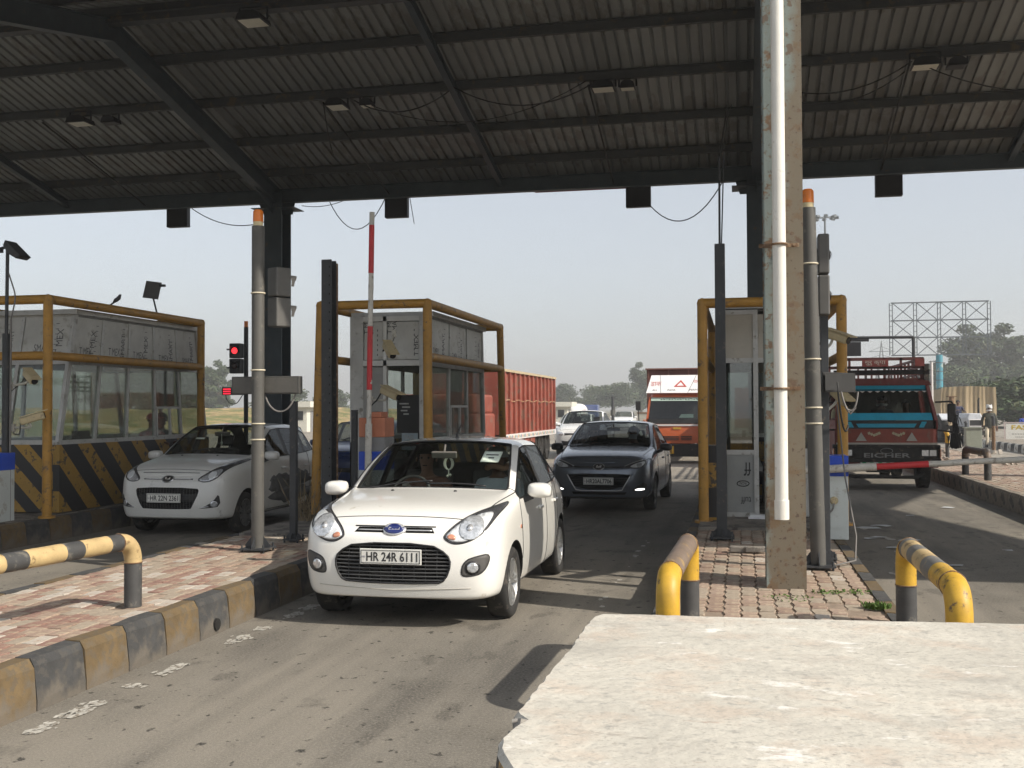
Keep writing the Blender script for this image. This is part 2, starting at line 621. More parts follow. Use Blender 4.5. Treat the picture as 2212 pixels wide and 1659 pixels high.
# concrete footing slabs on the islands beyond the paving
M_SLAB = mat('worn_concrete', (.21, .19, .165), .92, var=.25, scale=4, bump=.2, spots=(.1, .09, .08), spot_scale=3, spot_amt=.5)
MB().b2((-.5, 12.7, .28), (.97, 26.9, .325)).obj('slab', M_SLAB, ISL_C)
MB().b2((-5.58, 11.2, .28), (-4.12, 26.9, .325)).obj('slab', M_SLAB, ISL_L)
MB().b2((-10.75, 8.4, .28), (-9.1, 26.9, .305)).obj('slab', M_SLAB, ISL_B)
MB().b2((10.4, 16.2, .28), (12.0, 61.9, .3)).obj('slab', M_KC, ISL_F)
# drain hole and chipped mortar in the left kerb, as a dark half disc with its spill of dirt
m = MB()
m.lathe([(0, 0), (.045, 0), (.05, -.05)], (-3.935, 7.55, .075), 'X', 14)
m.obj('drain_hole', mat('hole_black', (.012, .011, .01), 1., var=.1), ISL_L)
# worn white edge line beside the left island, weathered into flakes
M_LINE = mat('worn_road_paint', (.46, .44, .39), .8, var=.25, scale=18, spots=(.25, .22, .18), spot_scale=22, spot_amt=.5)
rnd = random.Random(5)
m = MB()
def flakes(u_of, v0, v1, n, size, dens):
    for k in range(n):
        v = rnd.uniform(v0, v1)
        if math.sin(v * 6.1) + math.sin(v * 13.7 + 1) < dens:
            continue
        u = u_of(v) + rnd.gauss(0, .03)
        r = size * rnd.uniform(.4, 1.3)
        c = rnd.randint(5, 8)
        vs = [(u + r * rnd.uniform(.5, 1.2) * math.cos(2 * PI * i / c), v + 2.2 * r * rnd.uniform(.5, 1.3) * math.sin(2 * PI * i / c), .004 + .0002 * (k % 11)) for i in range(c)]
        m.add(vs, [tuple(range(c))])
flakes(lambda v: -3.72 + .012 * (v - 5), 4.4, 9.5, 900, .017, .05)
flakes(lambda v: 1.7 + .2 * math.sin(v), 11.5, 19, 60, .05, .2)
flakes(lambda v: -1.2, 9.2, 14, 50, .03, .6)
o = struct(m.obj('road_marking', M_LINE)); o['kind'] = 'stuff'

# ------------------------------------------------------------------ the canopy
M_STEEL = mat('dark_blue_steel', (.05, .068, .082), .6, var=.2, scale=3, spots=(.09, .075, .06), spot_scale=6, spot_amt=.2)
M_PURLIN = mat('dark_purlin_steel', (.062, .067, .07), .65, var=.2, scale=3, spots=(.12, .09, .06), spot_scale=5, spot_amt=.3)
M_SHEET = mat('grey_roof_sheet', (.255, .265, .26), .6, var=.18, scale=.9, spots=(.185, .18, .165), spot_scale=1.4, spot_amt=.5, stretch=(1, .4, 1))
nt = M_SHEET.node_tree     # every sheet weathered a little differently
b = nt.nodes['Principled BSDF']
src = b.inputs['Base Color'].links[0].from_socket
oi = _n(nt, 'ShaderNodeObjectInfo'); mr_ = _n(nt, 'ShaderNodeMapRange'); mr_.inputs[3].default_value = .68; mr_.inputs[4].default_value = 1.2
nt.links.new(oi.outputs['Random'], mr_.inputs[0])
mx = _n(nt, 'ShaderNodeVectorMath', operation='SCALE'); nt.links.new(src, mx.inputs[0]); nt.links.new(mr_.outputs[0], mx.inputs['Scale']); nt.links.new(mx.outputs[0], b.inputs['Base Color'])
M_COLF = mat('peeling_column_paint', (.19, .225, .21), .6, var=.12, scale=2.5, spots=(.16, .095, .05), spot_scale=6, spot_amt=.42)
nt = M_COLF.node_tree     # rust runs down the sunny edge of the near column: brown wash by position across it
b = nt.nodes['Principled BSDF']
src = b.inputs['Base Color'].links[0].from_socket
tc = _n(nt, 'ShaderNodeTexCoord'); sx = _n(nt, 'ShaderNodeSeparateXYZ'); nt.links.new(tc.outputs['Object'], sx.inputs[0])
nz = _n(nt, 'ShaderNodeTexNoise'); nz.inputs['Scale'].default_value = 4; nz.inputs['Detail'].default_value = 8
nt.links.new(tc.outputs['Object'], nz.inputs['Vector'])
a1 = _n(nt, 'ShaderNodeMath', operation='MULTIPLY_ADD'); a1.inputs[1].default_value = .32; nt.links.new(nz.outputs[0], a1.inputs[0])
a0 = _n(nt, 'ShaderNodeMath', operation='MULTIPLY_ADD'); a0.inputs[1].default_value = -.045; a0.inputs[2].default_value = .19
nt.links.new(sx.outputs['Z'], a0.inputs[0])
a2 = _n(nt, 'ShaderNodeMath', operation='ADD'); nt.links.new(sx.outputs['X'], a2.inputs[0]); nt.links.new(a0.outputs[0], a2.inputs[1])
nt.links.new(a2.outputs[0], a1.inputs[2])
r = _n(nt, 'ShaderNodeMapRange'); r.inputs[1].default_value = .50; r.inputs[2].default_value = .57; r.inputs[4].default_value = .8
nt.links.new(a1.outputs[0], r.inputs[0])
mx = _n(nt, 'ShaderNodeMix', data_type='RGBA'); mx.inputs[7].default_value = (.15, .108, .064, 1)
nt.links.new(r.outputs[0], mx.inputs[0]); nt.links.new(src, mx.inputs[6])
s = mx.outputs[2]
for sc_, lo, col, am in ((34, .63, (.075, .045, .03), .8), (11, .60, (.12, .07, .04), .8), (60, .64, (.2, .15, .1), .5)):      # pits and flakes
    nz = _n(nt, 'ShaderNodeTexNoise'); nz.inputs['Scale'].default_value = sc_; nz.inputs['Detail'].default_value = 6; nt.links.new(tc.outputs['Object'], nz.inputs['Vector'])
    r = _n(nt, 'ShaderNodeMapRange'); r.inputs[1].default_value = lo; r.inputs[2].default_value = lo + .04; r.inputs[4].default_value = am; nt.links.new(nz.outputs[0], r.inputs[0])
    mx = _n(nt, 'ShaderNodeMix', data_type='RGBA'); mx.inputs[7].default_value = (*col, 1); nt.links.new(r.outputs[0], mx.inputs[0]); nt.links.new(s, mx.inputs[6]); s = mx.outputs[2]
nt.links.new(s, b.inputs['Base Color'])

CAN = thing('toll_canopy', 'long gable canopy of dark steel and grey ribbed sheets over all the toll lanes', 'canopy', (0, 15.5, 0))
ZR, KS = 8.13, .235                      # purlin underside at the ridge, slope
U0, U1 = -24.6, 12.0
def zr(v):                               # purlin underside at v (v relative to the ridge)
    return ZR - KS * abs(v)
def sheet_mesh(sgn):
    prof, w = [], 1.0
    for k in range(5):
        x = k * .2
        prof += [(x + .0, 0), (x + .13, 0), (x + .145, .045), (x + .185, .045)]
    prof.append((1.0, 0))
    vs = []
    for (d, z) in ((0.0, zr(0)), (6.95, zr(6.95))):
        vs += [(x, sgn * d, z + .15 + h) for x, h in prof]
    n = len(prof)
    vs += [(x, y, z + .006) for x, y, z in vs]
    fs = []
    for i in range(n - 1):
        fs += [(i, i + 1, n + i + 1, n + i), (2 * n + i, 3 * n + i, 3 * n + i + 1, 2 * n + i + 1)]
    me = MB().add(vs, fs).mesh('roof_sheet')
    me.materials.append(M_SHEET)
    return me
SM = (sheet_mesh(1), sheet_mesh(-1))
u, k = U0, 0
while u < U1:
    for me in SM:
        link('roof_sheet', me, M_SHEET, CAN, loc=(u, 0, (k % 2) * .004))
    u += .985
    k += 1
for d in (1.4, 2.88, 4.42, 5.8, -1.4, -2.88, -4.42, -5.8, .16, -.16):
    m = MB()
    sg = 1 if d > 0 else -1
    z = zr(d)
    m.b2((U0, d - .004, z), (U1, d + .004, z + .148))
    m.b2((U0, d, z), (U1, d + .075 * sg, z + .006))
    m.b2((U0, d - .075 * sg, z + .14), (U1, d, z + .148))
    m.obj('purlin', M_PURLIN, CAN)
COLU = (-20.45, -10.05, .36, 10.8)
def ibeam(m, p, q, depth, fl, t=.016, up=Vector((0, 0, 1))):
    p, q = Vector(p), Vector(q)
    s, n = basis(q - p, up)
    m.bar(p, q, t, depth - 2 * t, up=up)
    for e in (-1, 1):
        off = n * e * (depth / 2 - t / 2)
        m.bar(p + off, q + off, fl, t, up=up)
for u in COLU:
    m = MB()
    for sg in (1, -1):
        ibeam(m, (u, sg * .0, zr(0) - .2), (u, sg * 6.5, zr(6.5) - .2), .36, .2)
        m.prism([(0, 0), (1.2, 0), (0, -.34)], (u - .007, sg * 6.45, zr(6.4) - .36), (0, -sg, .235), (0, 0, 1), .014)   # haunch
    m.obj('rafter', M_STEEL, CAN)
    for sg in (1, -1):
        m = MB()
        near = sg < 0
        if near:
            ibeam(m, (u - .02, sg * 6.6, .27), (u - .02, sg * 6.6, zr(6.5) - .1), .46, .305, .02, Vector((0, 1, 0)))
            m.obj('column', M_COLF, CAN)
        else:
            ibeam(m, (u, sg * 6.5, .27), (u, sg * 6.5, zr(6.5) - .1), .5, .42, .02, Vector((0, 1, 0)))
            m.obj('column', M_STEEL, CAN)
        m = MB()
        zc = zr(6.5) - .42
        m.prism([(-.46, .22), (.46, .22), (.34, -.12), (-.34, -.12)], (u, sg * 6.5 + .02, zc), (1, 0, 0), (0, -.3 * sg, 1), .012)
        m.prism([(-.5, -.3), (.5, -.3), (.5, .3), (-.5, .3)], (u, sg * 6.5, zc - .02), (1, 0, .0), (0, 1, 0), .014)
        m.obj('bracket', M_STEEL, CAN)
for u in (-15.3, -4.95, 5.12):
    m = MB()
    for sg in (1, -1):
        ibeam(m, (u, 0, zr(0) - .085), (u, sg * 6.5, zr(6.5) - .085), .16, .11, .01)
    m.obj('tie_rafter', M_STEEL, CAN)
for sg in (1, -1):
    m = MB()
    ibeam(m, (U0, sg * 6.5, zr(6.5) - .14), (U1, sg * 6.5, zr(6.5) - .14), .3, .16)
    m.obj('eave_beam', M_STEEL, CAN)
    m = MB()
    m.b2((U0, sg * 6.93, zr(6.95) - .06), (U1, sg * 6.96, zr(6.95) + .14))
    m.b2((U0, sg * 6.72, zr(6.95) - .06), (U1, sg * 6.93, zr(6.95) - .045))
    m.obj('gutter', mat('pale_gutter', (.42, .41, .38), .6, var=.2, scale=2, spots=(.2, .13, .09), spot_scale=2, spot_amt=.4), CAN)
m = MB(); m.b2((-4.3, 6.965, zr(6.95) - .12), (-2.0, 6.985, zr(6.95) + .1)); m.obj('fascia_strip', mat('faded_red_fascia', (.3, .03, .03), .6, var=.2), CAN)
m = MB(); m.b2((U0, -.1, zr(0) - .12), (U1, .1, zr(0) + .02)); m.obj('ridge_beam', M_PURLIN, CAN)
# white drainpipe down the near column with two rusty clamps
M_PVC = mat('white_pvc', (.72, .70, .64), .4, var=.06, scale=3, spots=(.5, .46, .38), spot_scale=6, spot_amt=.15)
dp = MB(); dp.tube([(.305, -6.92, .85), (.305, -6.92, 1.0)], .057, 20); dp.tube([(.305, -6.92, .93), (.305, -6.92, 6.6)], .051, 20)
dp = dp.obj('drainpipe', M_PVC, CAN, smooth=True)
M_RUST = mat('rusty_steel', (.17, .1, .055), .85, var=.3, scale=20, spots=(.3, .22, .14), spot_scale=20, spot_amt=.4)
for z in (1.87, 3.0):
    m = MB(); m.tube([(.305 + .0615 * math.cos(a), -6.92 + .0615 * math.sin(a), z) for a in [PI + PI * i / 12 for i in range(13)]], .009, 6)
    m.box((.2, -6.865, z), (.1, .012, .03)); m.box((.41, -6.865, z), (.1, .012, .03)); m.cyl((.19, -6.87, z), (.19, -6.89, z), .01, 8); m.cyl((.42, -6.87, z), (.42, -6.89, z), .01, 8)
    m.obj('clamp', M_RUST, dp)
# ------------------------------------------------------------------ toll booths and their crash frames
M_PIPE = mat('ochre_pipe_paint', (.42, .22, .035), .55, var=.2, scale=5, spots=(.16, .1, .05), spot_scale=8, spot_amt=.28)
M_ALU = mat('grey_aluminium', (.48, .48, .46), .5, metal=.2, var=.12, scale=6, spots=(.28, .27, .24), spot_scale=9, spot_amt=.3)
M_PANEL = mat('filmed_panel', (.50, .50, .47), .55, var=.12, scale=3, spots=(.38, .37, .33), spot_scale=4, spot_amt=.35)
M_BEIGE = mat('beige_panel', (.42, .39, .33), .6, var=.1, scale=3)
M_INK = mat('black_print', (.03, .03, .032), .7, var=.1)
M_INKG = mat('grey_print', (.09, .09, .095), .7, var=.1)
M_CHEV = stripes('chevron_paint', (.34, .2, .035), (.022, .022, .024), (0, .62, .62), .42, wear=(.06, .05, .04), duty=.46)
M_CHEVF = stripes('chevron_paint_front', (.38, .22, .035), (.022, .022, .024), (.62, 0, .62), .30, wear=(.06, .05, .04), duty=.5)
G_BOOTH = glass('booth_glass', (.80, .84, .81), .05, dust=.1, top=.22)
M_DARKIN = mat('dark_interior', (.035, .035, .035), .8, var=.2)
M_WALLIN = mat('inner_board', (.2, .2, .19), .7, var=.15)
M_CURT = mat('green_curtain', (.02, .065, .035), .8, var=.3, scale=14, stretch=(1, 4, .5))
M_GREYC = mat('grey_curtain', (.16, .165, .16), .8, var=.3, scale=14, stretch=(1, 4, .5))
def frame(name, label, u0, u1, v0, v1, z1, zm, splay=0., gap=False, group='yellow crash frames around the booths'):
    t = thing(name, label, 'pipe guard', (u0, v0, .3), group=group)
    W, D, H, hm, r = u1 - u0, v1 - v0, z1 - .3, zm - .3, .062
    def s(z): return splay * (1 - z / H)
    for sx in (0, 1):
        for sy in (0, 1):
            x, y = sx * W, sy * D
            dx, dy = (1 if sx else -1), (1 if sy else -1)
            m = MB(); m.tube([(x + dx * s(0) * .4, y + dy * s(0), 0), (x, y, H)], r, 14)
            m.tube([(x + dx * s(0) * .4, y + dy * s(0), 0), (x + dx * s(0) * .4, y + dy * s(0), .03)], .11, 14)
            m.obj('upright', M_PIPE, t, smooth=True)
    for z, nm in ((H, 'top_pipe'), (hm, 'middle_pipe')):
        for a, b in (((0, 0), (W, 0)), ((W, 0), (W, D)), ((W, D), (0, D)), ((0, D), (0, 0))):
            if nm == 'middle_pipe' and (a, b) == ((0, 0), (W, 0)):
                if gap:
                    continue
            m = MB()
            e = s(z)
            f = lambda p: (p[0] + (e * .4 if p[0] else -e * .4), p[1] + (e if p[1] else -e), z)
            m.tube([f(a), f(b)], r if z == H else r * .95, 14)
            m.obj(nm, M_PIPE, t, smooth=True)
    # rounded corner knuckles at the top
    for sx in (0, 1):
        for sy in (0, 1):
            m = MB(); m.lathe([(.0, -.07), (.05, -.05), (.068, 0), (.05, .05), (0, .07)], (sx * W, sy * D, H), 'Z', 14)
            m.obj('corner_weld', M_PIPE, t, smooth=True)
    return t
def wall_bays(t, side, pts0, pts1, n, zs, opts, gmat=G_BOOTH):
    """One wall in n bays. pts0/pts1: (x, y) of its ends at the bottom / the top; zs = sill, head, top."""
    (b0, b1), (t0, t1) = pts0, pts1
    z0, zh, z1 = zs
    def P(f, z, out=0.):
        k = (z - z0) / (z1 - z0)
        a = Vector((*b0, 0)).lerp(Vector((*b1, 0)), f)
        b = Vector((*t0, 0)).lerp(Vector((*t1, 0)), f)
        p = a.lerp(b, k)
        p.z = z
        return p + nrm * out
    d = (Vector((*b1, 0)) - Vector((*b0, 0))).normalized()
    nrm = Vector((d.y, -d.x, 0))
    up = (P(0, z1) - P(0, z0)).normalized()
    for i in range(n + 1):
        f = i / n
        m = MB(); m.bar(P(f, z0), P(f, z1), .05 if 0 < i < n else .075, .05, up=nrm)
        m.obj('mullion', M_ALU, t)
    for z in (z0, zh, z1):
        m = MB(); m.bar(P(0, z), P(1, z), .055, .06, up=Vector((0, 0, 1)))
        m.obj('rail', M_ALU, t)
    for i in range(n):
        f0, f1 = (i + .04) / n, (i + .96) / n
        o = opts[i] if opts else 'glass'
        q = [P(f0, zh + .03), P(f1, zh + .03), P(f1, z1 - .03), P(f0, z1 - .03)]
        e = nrm * .012
        pn = MB().add([p - e for p in q] + [p + e for p in q], [(0, 3, 2, 1), (4, 5, 6, 7), (0, 1, 5, 4), (1, 2, 6, 5), (2, 3, 7, 6), (3, 0, 4, 7)]).obj('panel', M_BEIGE if side == 'beige' else M_PANEL, t)
        rr = random.Random(i * 7 + len(t.name) + int(b0[0] * 10))
        w, h = (q[1] - q[0]).length, (q[3] - q[0]).length
        ex, ey = (q[1] - q[0]).normalized(), (q[3] - q[0]).normalized()
        if side != 'beige':
            for k in range(2):
                hh = rr.choice((.085, .1, .11))
                wd = rr.choice(('T MEX', 'SMART'))
                if k == 0:
                    o_ = q[0] + ex * w * rr.uniform(.08, .3) + ey * h * rr.uniform(.08, .2) + nrm * .012
                    text(wd, min(w * .5, .3), hh, o_, ex, ey, M_INKG, pn, 'print')
                else:
                    o_ = q[0] + ex * w * rr.uniform(.72, .9) + ey * h * .12 + nrm * .012
                    text(wd, h * .6, hh, o_, ey, -ex, M_INKG, pn, 'print')
            dots = MB()
            fx = rr.uniform(.45, .65)
            for k in range(7):
                c = q[0] + ex * w * fx + ey * h * (.12 + k * .12) + nrm * .013
                dots.box(c, (.004, .004, .004)); dots.box(c + ex * .09, (.05 * abs(ex.x) + .004, .05 * abs(ex.y) + .004, .008))
            dots.obj('print', M_INKG, pn)
        if o == 'open':
            continue
        q = [P(f0, z0 + .03), P(f1, z0 + .03), P(f1, zh - .03), P(f0, zh - .03)]
        e = nrm * .004
        MB().add([p - e for p in q] + [p + e for p in q], [(0, 3, 2, 1), (4, 5, 6, 7), (0, 1, 5, 4), (1, 2, 6, 5), (2, 3, 7, 6), (3, 0, 4, 7)]).obj('pane', gmat if o != 'solid' else M_PANEL, t)
        if o in ('curtain', 'grey'):
            zc = zh - .62
            vs, fs, k = [], [], 16
            for a in range(k + 1):
                ff = f0 + (f1 - f0) * a / k
                for b in range(5):
                    z = zc + .04 * math.sin(a * .9) * (b == 0) + (zh - .06 - zc) * b / 4
                    vs.append(P(ff, z, -.05 + .022 * math.sin(a * 1.9 + b * .3)))
            for a in range(k):
                for b in range(4):
                    fs.append((a * 5 + b, a * 5 + 5 + b, a * 5 + 6 + b, a * 5 + 1 + b))
            MB().add(vs, fs).obj('curtain', M_CURT if o == 'curtain' else M_GREYC, t, smooth='full')
            m = MB()
            for (g0, h0), (g1, h1) in (((f0, .02), (f1, .02)), ((f0, .48), (f1, .48)), ((f0, .02), (f0, .48)), ((f0 * .45 + f1 * .55, .02), (f0 * .45 + f1 * .55, .48))):
                m.bar(P(g0, z0 + h0, .02), P(g1, z0 + h1, .02), .035, .035, up=nrm if g0 == g1 else Vector((0, 0, 1)))
            m.obj('hatch_frame', M_ALU, t)
def booth(label, u0, u1, v0, v1, ztop, setback, bays_r, bays_f, front_open=None, base_mat=None, left_bays=3):
    t = thing('toll_booth', label, 'toll booth', (u0, v0, .3), group='toll booths on the islands')
    W, D, H = u1 - u0, v1 - v0, ztop - .3
    sill, head = .98, H - .68
    s = setback
    if base_mat:
        m = MB()
        m.b2((0, 0, .02), (.1, D, sill - .03)); m.b2((W - .1, 0, .02), (W, D, sill - .03)); m.b2((.1, D - .1, .02), (W - .1, D, sill - .03))
        m.obj('base_wall', M_CHEV, t)
        if front_open is None:
            m = MB(); m.b2((.1, 0, .02), (W - .1, .1, sill - .03)); m.obj('front_wall', M_CHEVF, t)
    zs = (sill, head, H)
    i = .05
    wall_bays(t, 'r', ((W - i, i), (W - i, D - i)), ((W - i, i + s), (W - i, D - i - s)), len(bays_r), zs, bays_r)
    wall_bays(t, 'l', ((i, D - i), (i, i)), ((i, D - i - s), (i, i + s)), left_bays, zs, None)
    wall_bays(t, 'k', ((W - i, D - i), (i, D - i)), ((W - i, D - i - s), (i, D - i - s)), 2, zs, None)
    if bays_f:
        wall_bays(t, 'f', ((i, i), (W - i, i)), ((i, i + s), (W - i, i + s)), len(bays_f), zs, bays_f)
    m = MB(); m.b2((-.03, s - .03, H), (W + .03, D - s + .03, H + .07)); m.obj('roof', M_ALU, t)
    m = MB(); m.b2((.1, .15, .6), (.55, D - .15, .66)); m.b2((.1, .15, .02), (.14, D - .15, .6)); m.obj('counter', M_WALLIN, t)
    m = MB(); m.box((W * .45, D * .55, .45), (.42, .42, .06)); m.box((W * .45 - .2, D * .55, .75), (.05, .4, .5)); m.cyl((W * .45, D * .55, .02), (W * .45, D * .55, .42), .03)
    m.obj('chair', M_DARKIN, t)
    m = MB(); m.box((.32, D * .6, .95), (.05, .42, .28)); m.box((.32, D * .6, .73), (.12, .12, .14)); m.obj('monitor', M_DARKIN, t)
    m = MB(); m.box((W * .5, D - .28, H - .42), (.8 if W > 1.3 else .6, .2, .28)); m.obj('air_conditioner', mat('ac_white', (.6, .6, .58), .5), t, bevel=.02)
    m = MB()
    for k in range(5):
        m.box((.22 + .1 * (k % 2), .5 + k * .5, .69 + .02 * (k % 3)), (.22, .3, .05 + .03 * (k % 2)))
    m.obj('paper_stacks', M_PANEL, t)
    m = MB(); m.b2((.02, s + .05, H - .03), (W - .02, D - s - .05, H - .005)); m.obj('ceiling_board', M_WALLIN, t)
    return t
BL = booth('large left toll booth with slanted glass and black and yellow chevron base', -10.85, -9.15, 13.0, 17.2, 3.08, .36,
           ['glass', 'glass', 'glass', 'curtain', 'glass'], ['glass', 'glass'], None, True)
frame('pipe_guard', 'yellow pipe frame round the large left booth, a bird perched on it', -11.0, -8.98, 12.5, 16.6, 3.2, 2.45)
BM = booth('middle toll booth with printed film panels and an open doorway behind the white hatchback', -5.5, -4.32, 14.5, 18.0, 3.05, .16,
           ['glass', 'grey', 'glass'], None, 'open', True)
t = BM
W = 1.18
m = MB(); m.b2((0, 0, .02), (.2, .08, 2.75)); m.obj('front_panel', M_ALU, t)
m = MB(); m.b2((W - .14, -.004, .02), (W, .076, 2.75)); m.obj('front_panel', M_ALU, t)
m = MB(); m.b2((.2, .01, .02), (.5, .05, 2.02)); m.obj('door_leaf', mat('grey_door', (.3, .3, .285), .6, var=.12, scale=4), t)
m = MB(); m.b2((.2, 0, 2.04), (W - .14, .08, 2.12)); m.b2((.5, 0, .02), (.55, .08, 2.75)); m.b2((.2, 0, 2.68), (W - .14, .08, 2.75)); m.obj('door_frame', mat('white_door_frame', (.62, .62, .59), .5, var=.1), t)
for x0, x1, wd in ((.21, .49, 'T\nSM'), (.56, W - .15, 'T MEX')):
    m = MB(); m.b2((x0, .02, 2.13), (x1, .05, 2.67)); pn = m.obj('panel', M_PANEL, t)
    text('T M', .16, .06, (x0 + .06, .02, 2.5), (0, 0, 1), (-1, 0, 0), M_INK, pn, 'print')
    text('SMA', .18, .07, (x0 + .14, .02, 2.5), (0, 0, 1), (-1, 0, 0), M_INK, pn, 'print')
    k = MB()
    for j in range(6):
        k.box(((x0 + .4) if x1 > .6 else x0 + .2, .018, 2.2 + j * .07), (.012, .003, .03)); k.box((x0 + .08, .018, 2.18 + j * .035), (.07, .003, .008))
    k.obj('print', M_INKG, pn)
text('T MEX', .3, .06, (W - .16, .019, 2.18), (0, 0, 1), (-1, 0, 0), M_INK, t, 'print')
m = MB(); m.box((.78, .3, 1.35), (.34, .02, .55)); m.obj('poster', M_DARKIN, t)
m = MB()
for k in range(4):
    m.box((.72 + .03 * (k % 2), .287, 1.5 - .05 * k), (.14 - .02 * k, .003, .02))
m.obj('print', M_PANEL, t)
text('TAG', .14, .06, (.72, .288, .98), (1, 0, 0), (0, 0, 1), M_PANEL, t, 'print')
m = MB(); m.box((.8, .31, .98), (.24, .02, .3)); m.obj('poster', mat('pale_blue_poster', (.42, .5, .54), .6), t)
FM = frame('pipe_guard', 'bent yellow pipe frame round the middle booth, peeling near the ground', -5.62, -4.1, 13.7, 18.1, 3.14, 2.42, .1, True)
BR = booth('right toll booth half hidden behind the rusty canopy column', -.28, 1.06, 14.0, 17.6, 3.0, .05,
           ['glass', 'glass', 'glass'], None, 'open', True)
t = BR
for x0, x1 in ((0, .03), (.44, .5), (1.24, 1.34)):
    m = MB(); m.b2((x0, -.02, .02), (x1, .06, 2.68)); m.obj('door_frame', M_ALU, t)
for z in (.02, .82, 2.0, 2.62):
    m = MB(); m.b2((.03, -.015, z), (.44, .055, z + .06)); m.obj('door_rail', M_ALU, t)
m = MB(); m.b2((.5, -.012, 2.0), (1.24, .05, 2.06)); m.obj('door_rail', M_ALU, t)
m = MB(); m.b2((.03, .0, 2.06), (.44, .03, 2.62)); m.obj('panel', M_BEIGE, t)
m = MB(); m.b2((.5, .0, 2.06), (1.24, .03, 2.62)); m.obj('panel', M_BEIGE, t)
m = MB(); m.b2((.03, .015, .88), (.44, .025, 2.0)); m.obj('pane', glass('booth_mirror_glass', (.5, .55, .55), .16), t)
m = MB(); m.b2((.03, .0, .08), (.44, .03, .82)); pn = m.obj('panel', mat('film_grey', (.3, .31, .3), .55, var=.12, scale=3), t)
text('ff', .09, .17, (.4, -.002, .72), (-1, 0, 0), (0, 0, -1), M_INK, pn, 'print')
text('tuff', .13, .09, (.4, -.002, .28), (-1, 0, 0), (0, 0, -1), M_INK, pn, 'print')
m = MB(); m.tube([(.3 + .075 * math.cos(a), -.003, .45 + .035 * math.sin(a)) for a in [2 * PI * i / 20 for i in range(20)]], .006, 4, closed=True); m.obj('print', M_INK, pn)
text('RCN', .08, .03, (.34, -.002, .466), (-1, 0, 0), (0, 0, -1), M_INK, pn, 'print')
m = MB(); m.b2((1.02, .02, .9), (1.24, .03, 2.0)); m.obj('pane', G_BOOTH, t)
m = MB(); m.b2((1.02, .0, .04), (1.24, .03, .9)); m.obj('panel', M_PANEL, t)
frame('pipe_guard', 'tall yellow pipe frame round the right booth behind the canopy column', -.46, 1.2, 13.42, 17.8, 3.02, 2.35, 0., True)
m = MB(); m.b2((-.41, 13.5, .325), (-.3, 13.95, 1.25)); tag(m.obj('chevron_block', M_CHEV), 'black and yellow chevron block between the yellow upright and the dark square post', 'block')
m = MB(); m.b2((.08, 13.72, .326), (.3, 13.95, .35)); m.b2((.1, 13.75, .35), (.29, 13.93, .37)); tag(m.obj('paper_bundle', mat('white_paper', (.75, .76, .78), .7)), 'white folded paper lying at the foot of the right booth door', 'paper')

# ------------------------------------------------------------------ round grey posts with orange caps, signals, sign boxes
M_POST = mat('grey_post_paint', (.085, .082, .074), .6, var=.15, scale=4, spots=(.14, .13, .11), spot_scale=9, spot_amt=.25)
M_DK = mat('charcoal_steel', (.035, .038, .042), .6, var=.2, scale=6, spots=(.1, .085, .07), spot_scale=12, spot_amt=.22)
M_ORANGE = mat('orange_beacon', (.75, .2, .02), .35, var=.1, scale=20)
M_CREAM = mat('cream_collar', (.66, .55, .32), .5, var=.1)
M_TIE = mat('cream_strap', (.62, .56, .42), .5, var=.1)
M_CAM = mat('cream_camera', (.5, .41, .24), .5, var=.15, scale=12, spots=(.3, .24, .15), spot_scale=14, spot_amt=.3)
M_CABLE = mat('black_cable', (.02, .02, .02), .6, var=.1)
M_GCABLE = mat('grey_cable', (.17, .16, .15), .6, var=.1)
def base_plate(t, w, h=.16, n=4, r=.06):
    m = MB(); m.b2((-w, -w, .02), (w, w, .035))
    for sx in (-1, 1):
        for sy in (-1, 1):
            m.cyl((sx * w * .82, sy * w * .82, -.01), (sx * w * .82, sy * w * .82, .075), .011, 8)
    m.obj('base_plate', M_DK, t)
    m = MB()
    for a in range(4):
        d = Vector((math.cos(a * PI / 2), math.sin(a * PI / 2), 0))
        m.prism([(r * .9, .035), (w * .95, .035), (w * .95, .06), (r * .95, h)], Vector((0, 0, 0)) - d.cross(Vector((0, 0, 1))) * .005, d, (0, 0, 1), .01)
    m.obj('gusset', M_DK, t)
def round_post(label, u, v, ztop, r, straps, lean=0.):
    t = thing('beacon_post', label, 'post', (u, v, .3), group='grey round posts with orange caps')
    H = ztop - .3
    m = MB(); m.tube([(0, 0, 0), (lean, 0, H)], r, 20); m.obj('pole', M_POST, t, smooth=True)
    m = MB(); m.tube([(lean, 0, H), (lean, 0, H + .045)], r * .78, 18); m.obj('collar', M_CREAM, t, smooth=True)
    m = MB(); m.lathe([(0, H + .17), (r * .55, H + .168), (r * .78, H + .15), (r * .82, H + .045)], (lean, 0, 0), 'Z', 18); m.obj('orange_cap', M_ORANGE, t, smooth=True)
    for z in straps:
        m = MB(); x = lean * z / H; m.tube([(x + (r + .004) * math.cos(a), (r + .004) * math.sin(a), z) for a in [2 * PI * i / 20 for i in range(20)]], .008, 6, closed=True)
        m.obj('strap', M_TIE, t)
    base_plate(t, .14, .15, 4, r)
    return t
round_post('grey round post with orange cap on the left island between the two white hatchbacks', -4.77, 9.98, 3.58, .064, (2.6, 1.82, 1.28, 1.12))
round_post('grey round post with orange cap just right of the rusty canopy column', .66, 9.81, 3.5, .066, (2.7, 1.85, 1.42, 1.28), -.06)
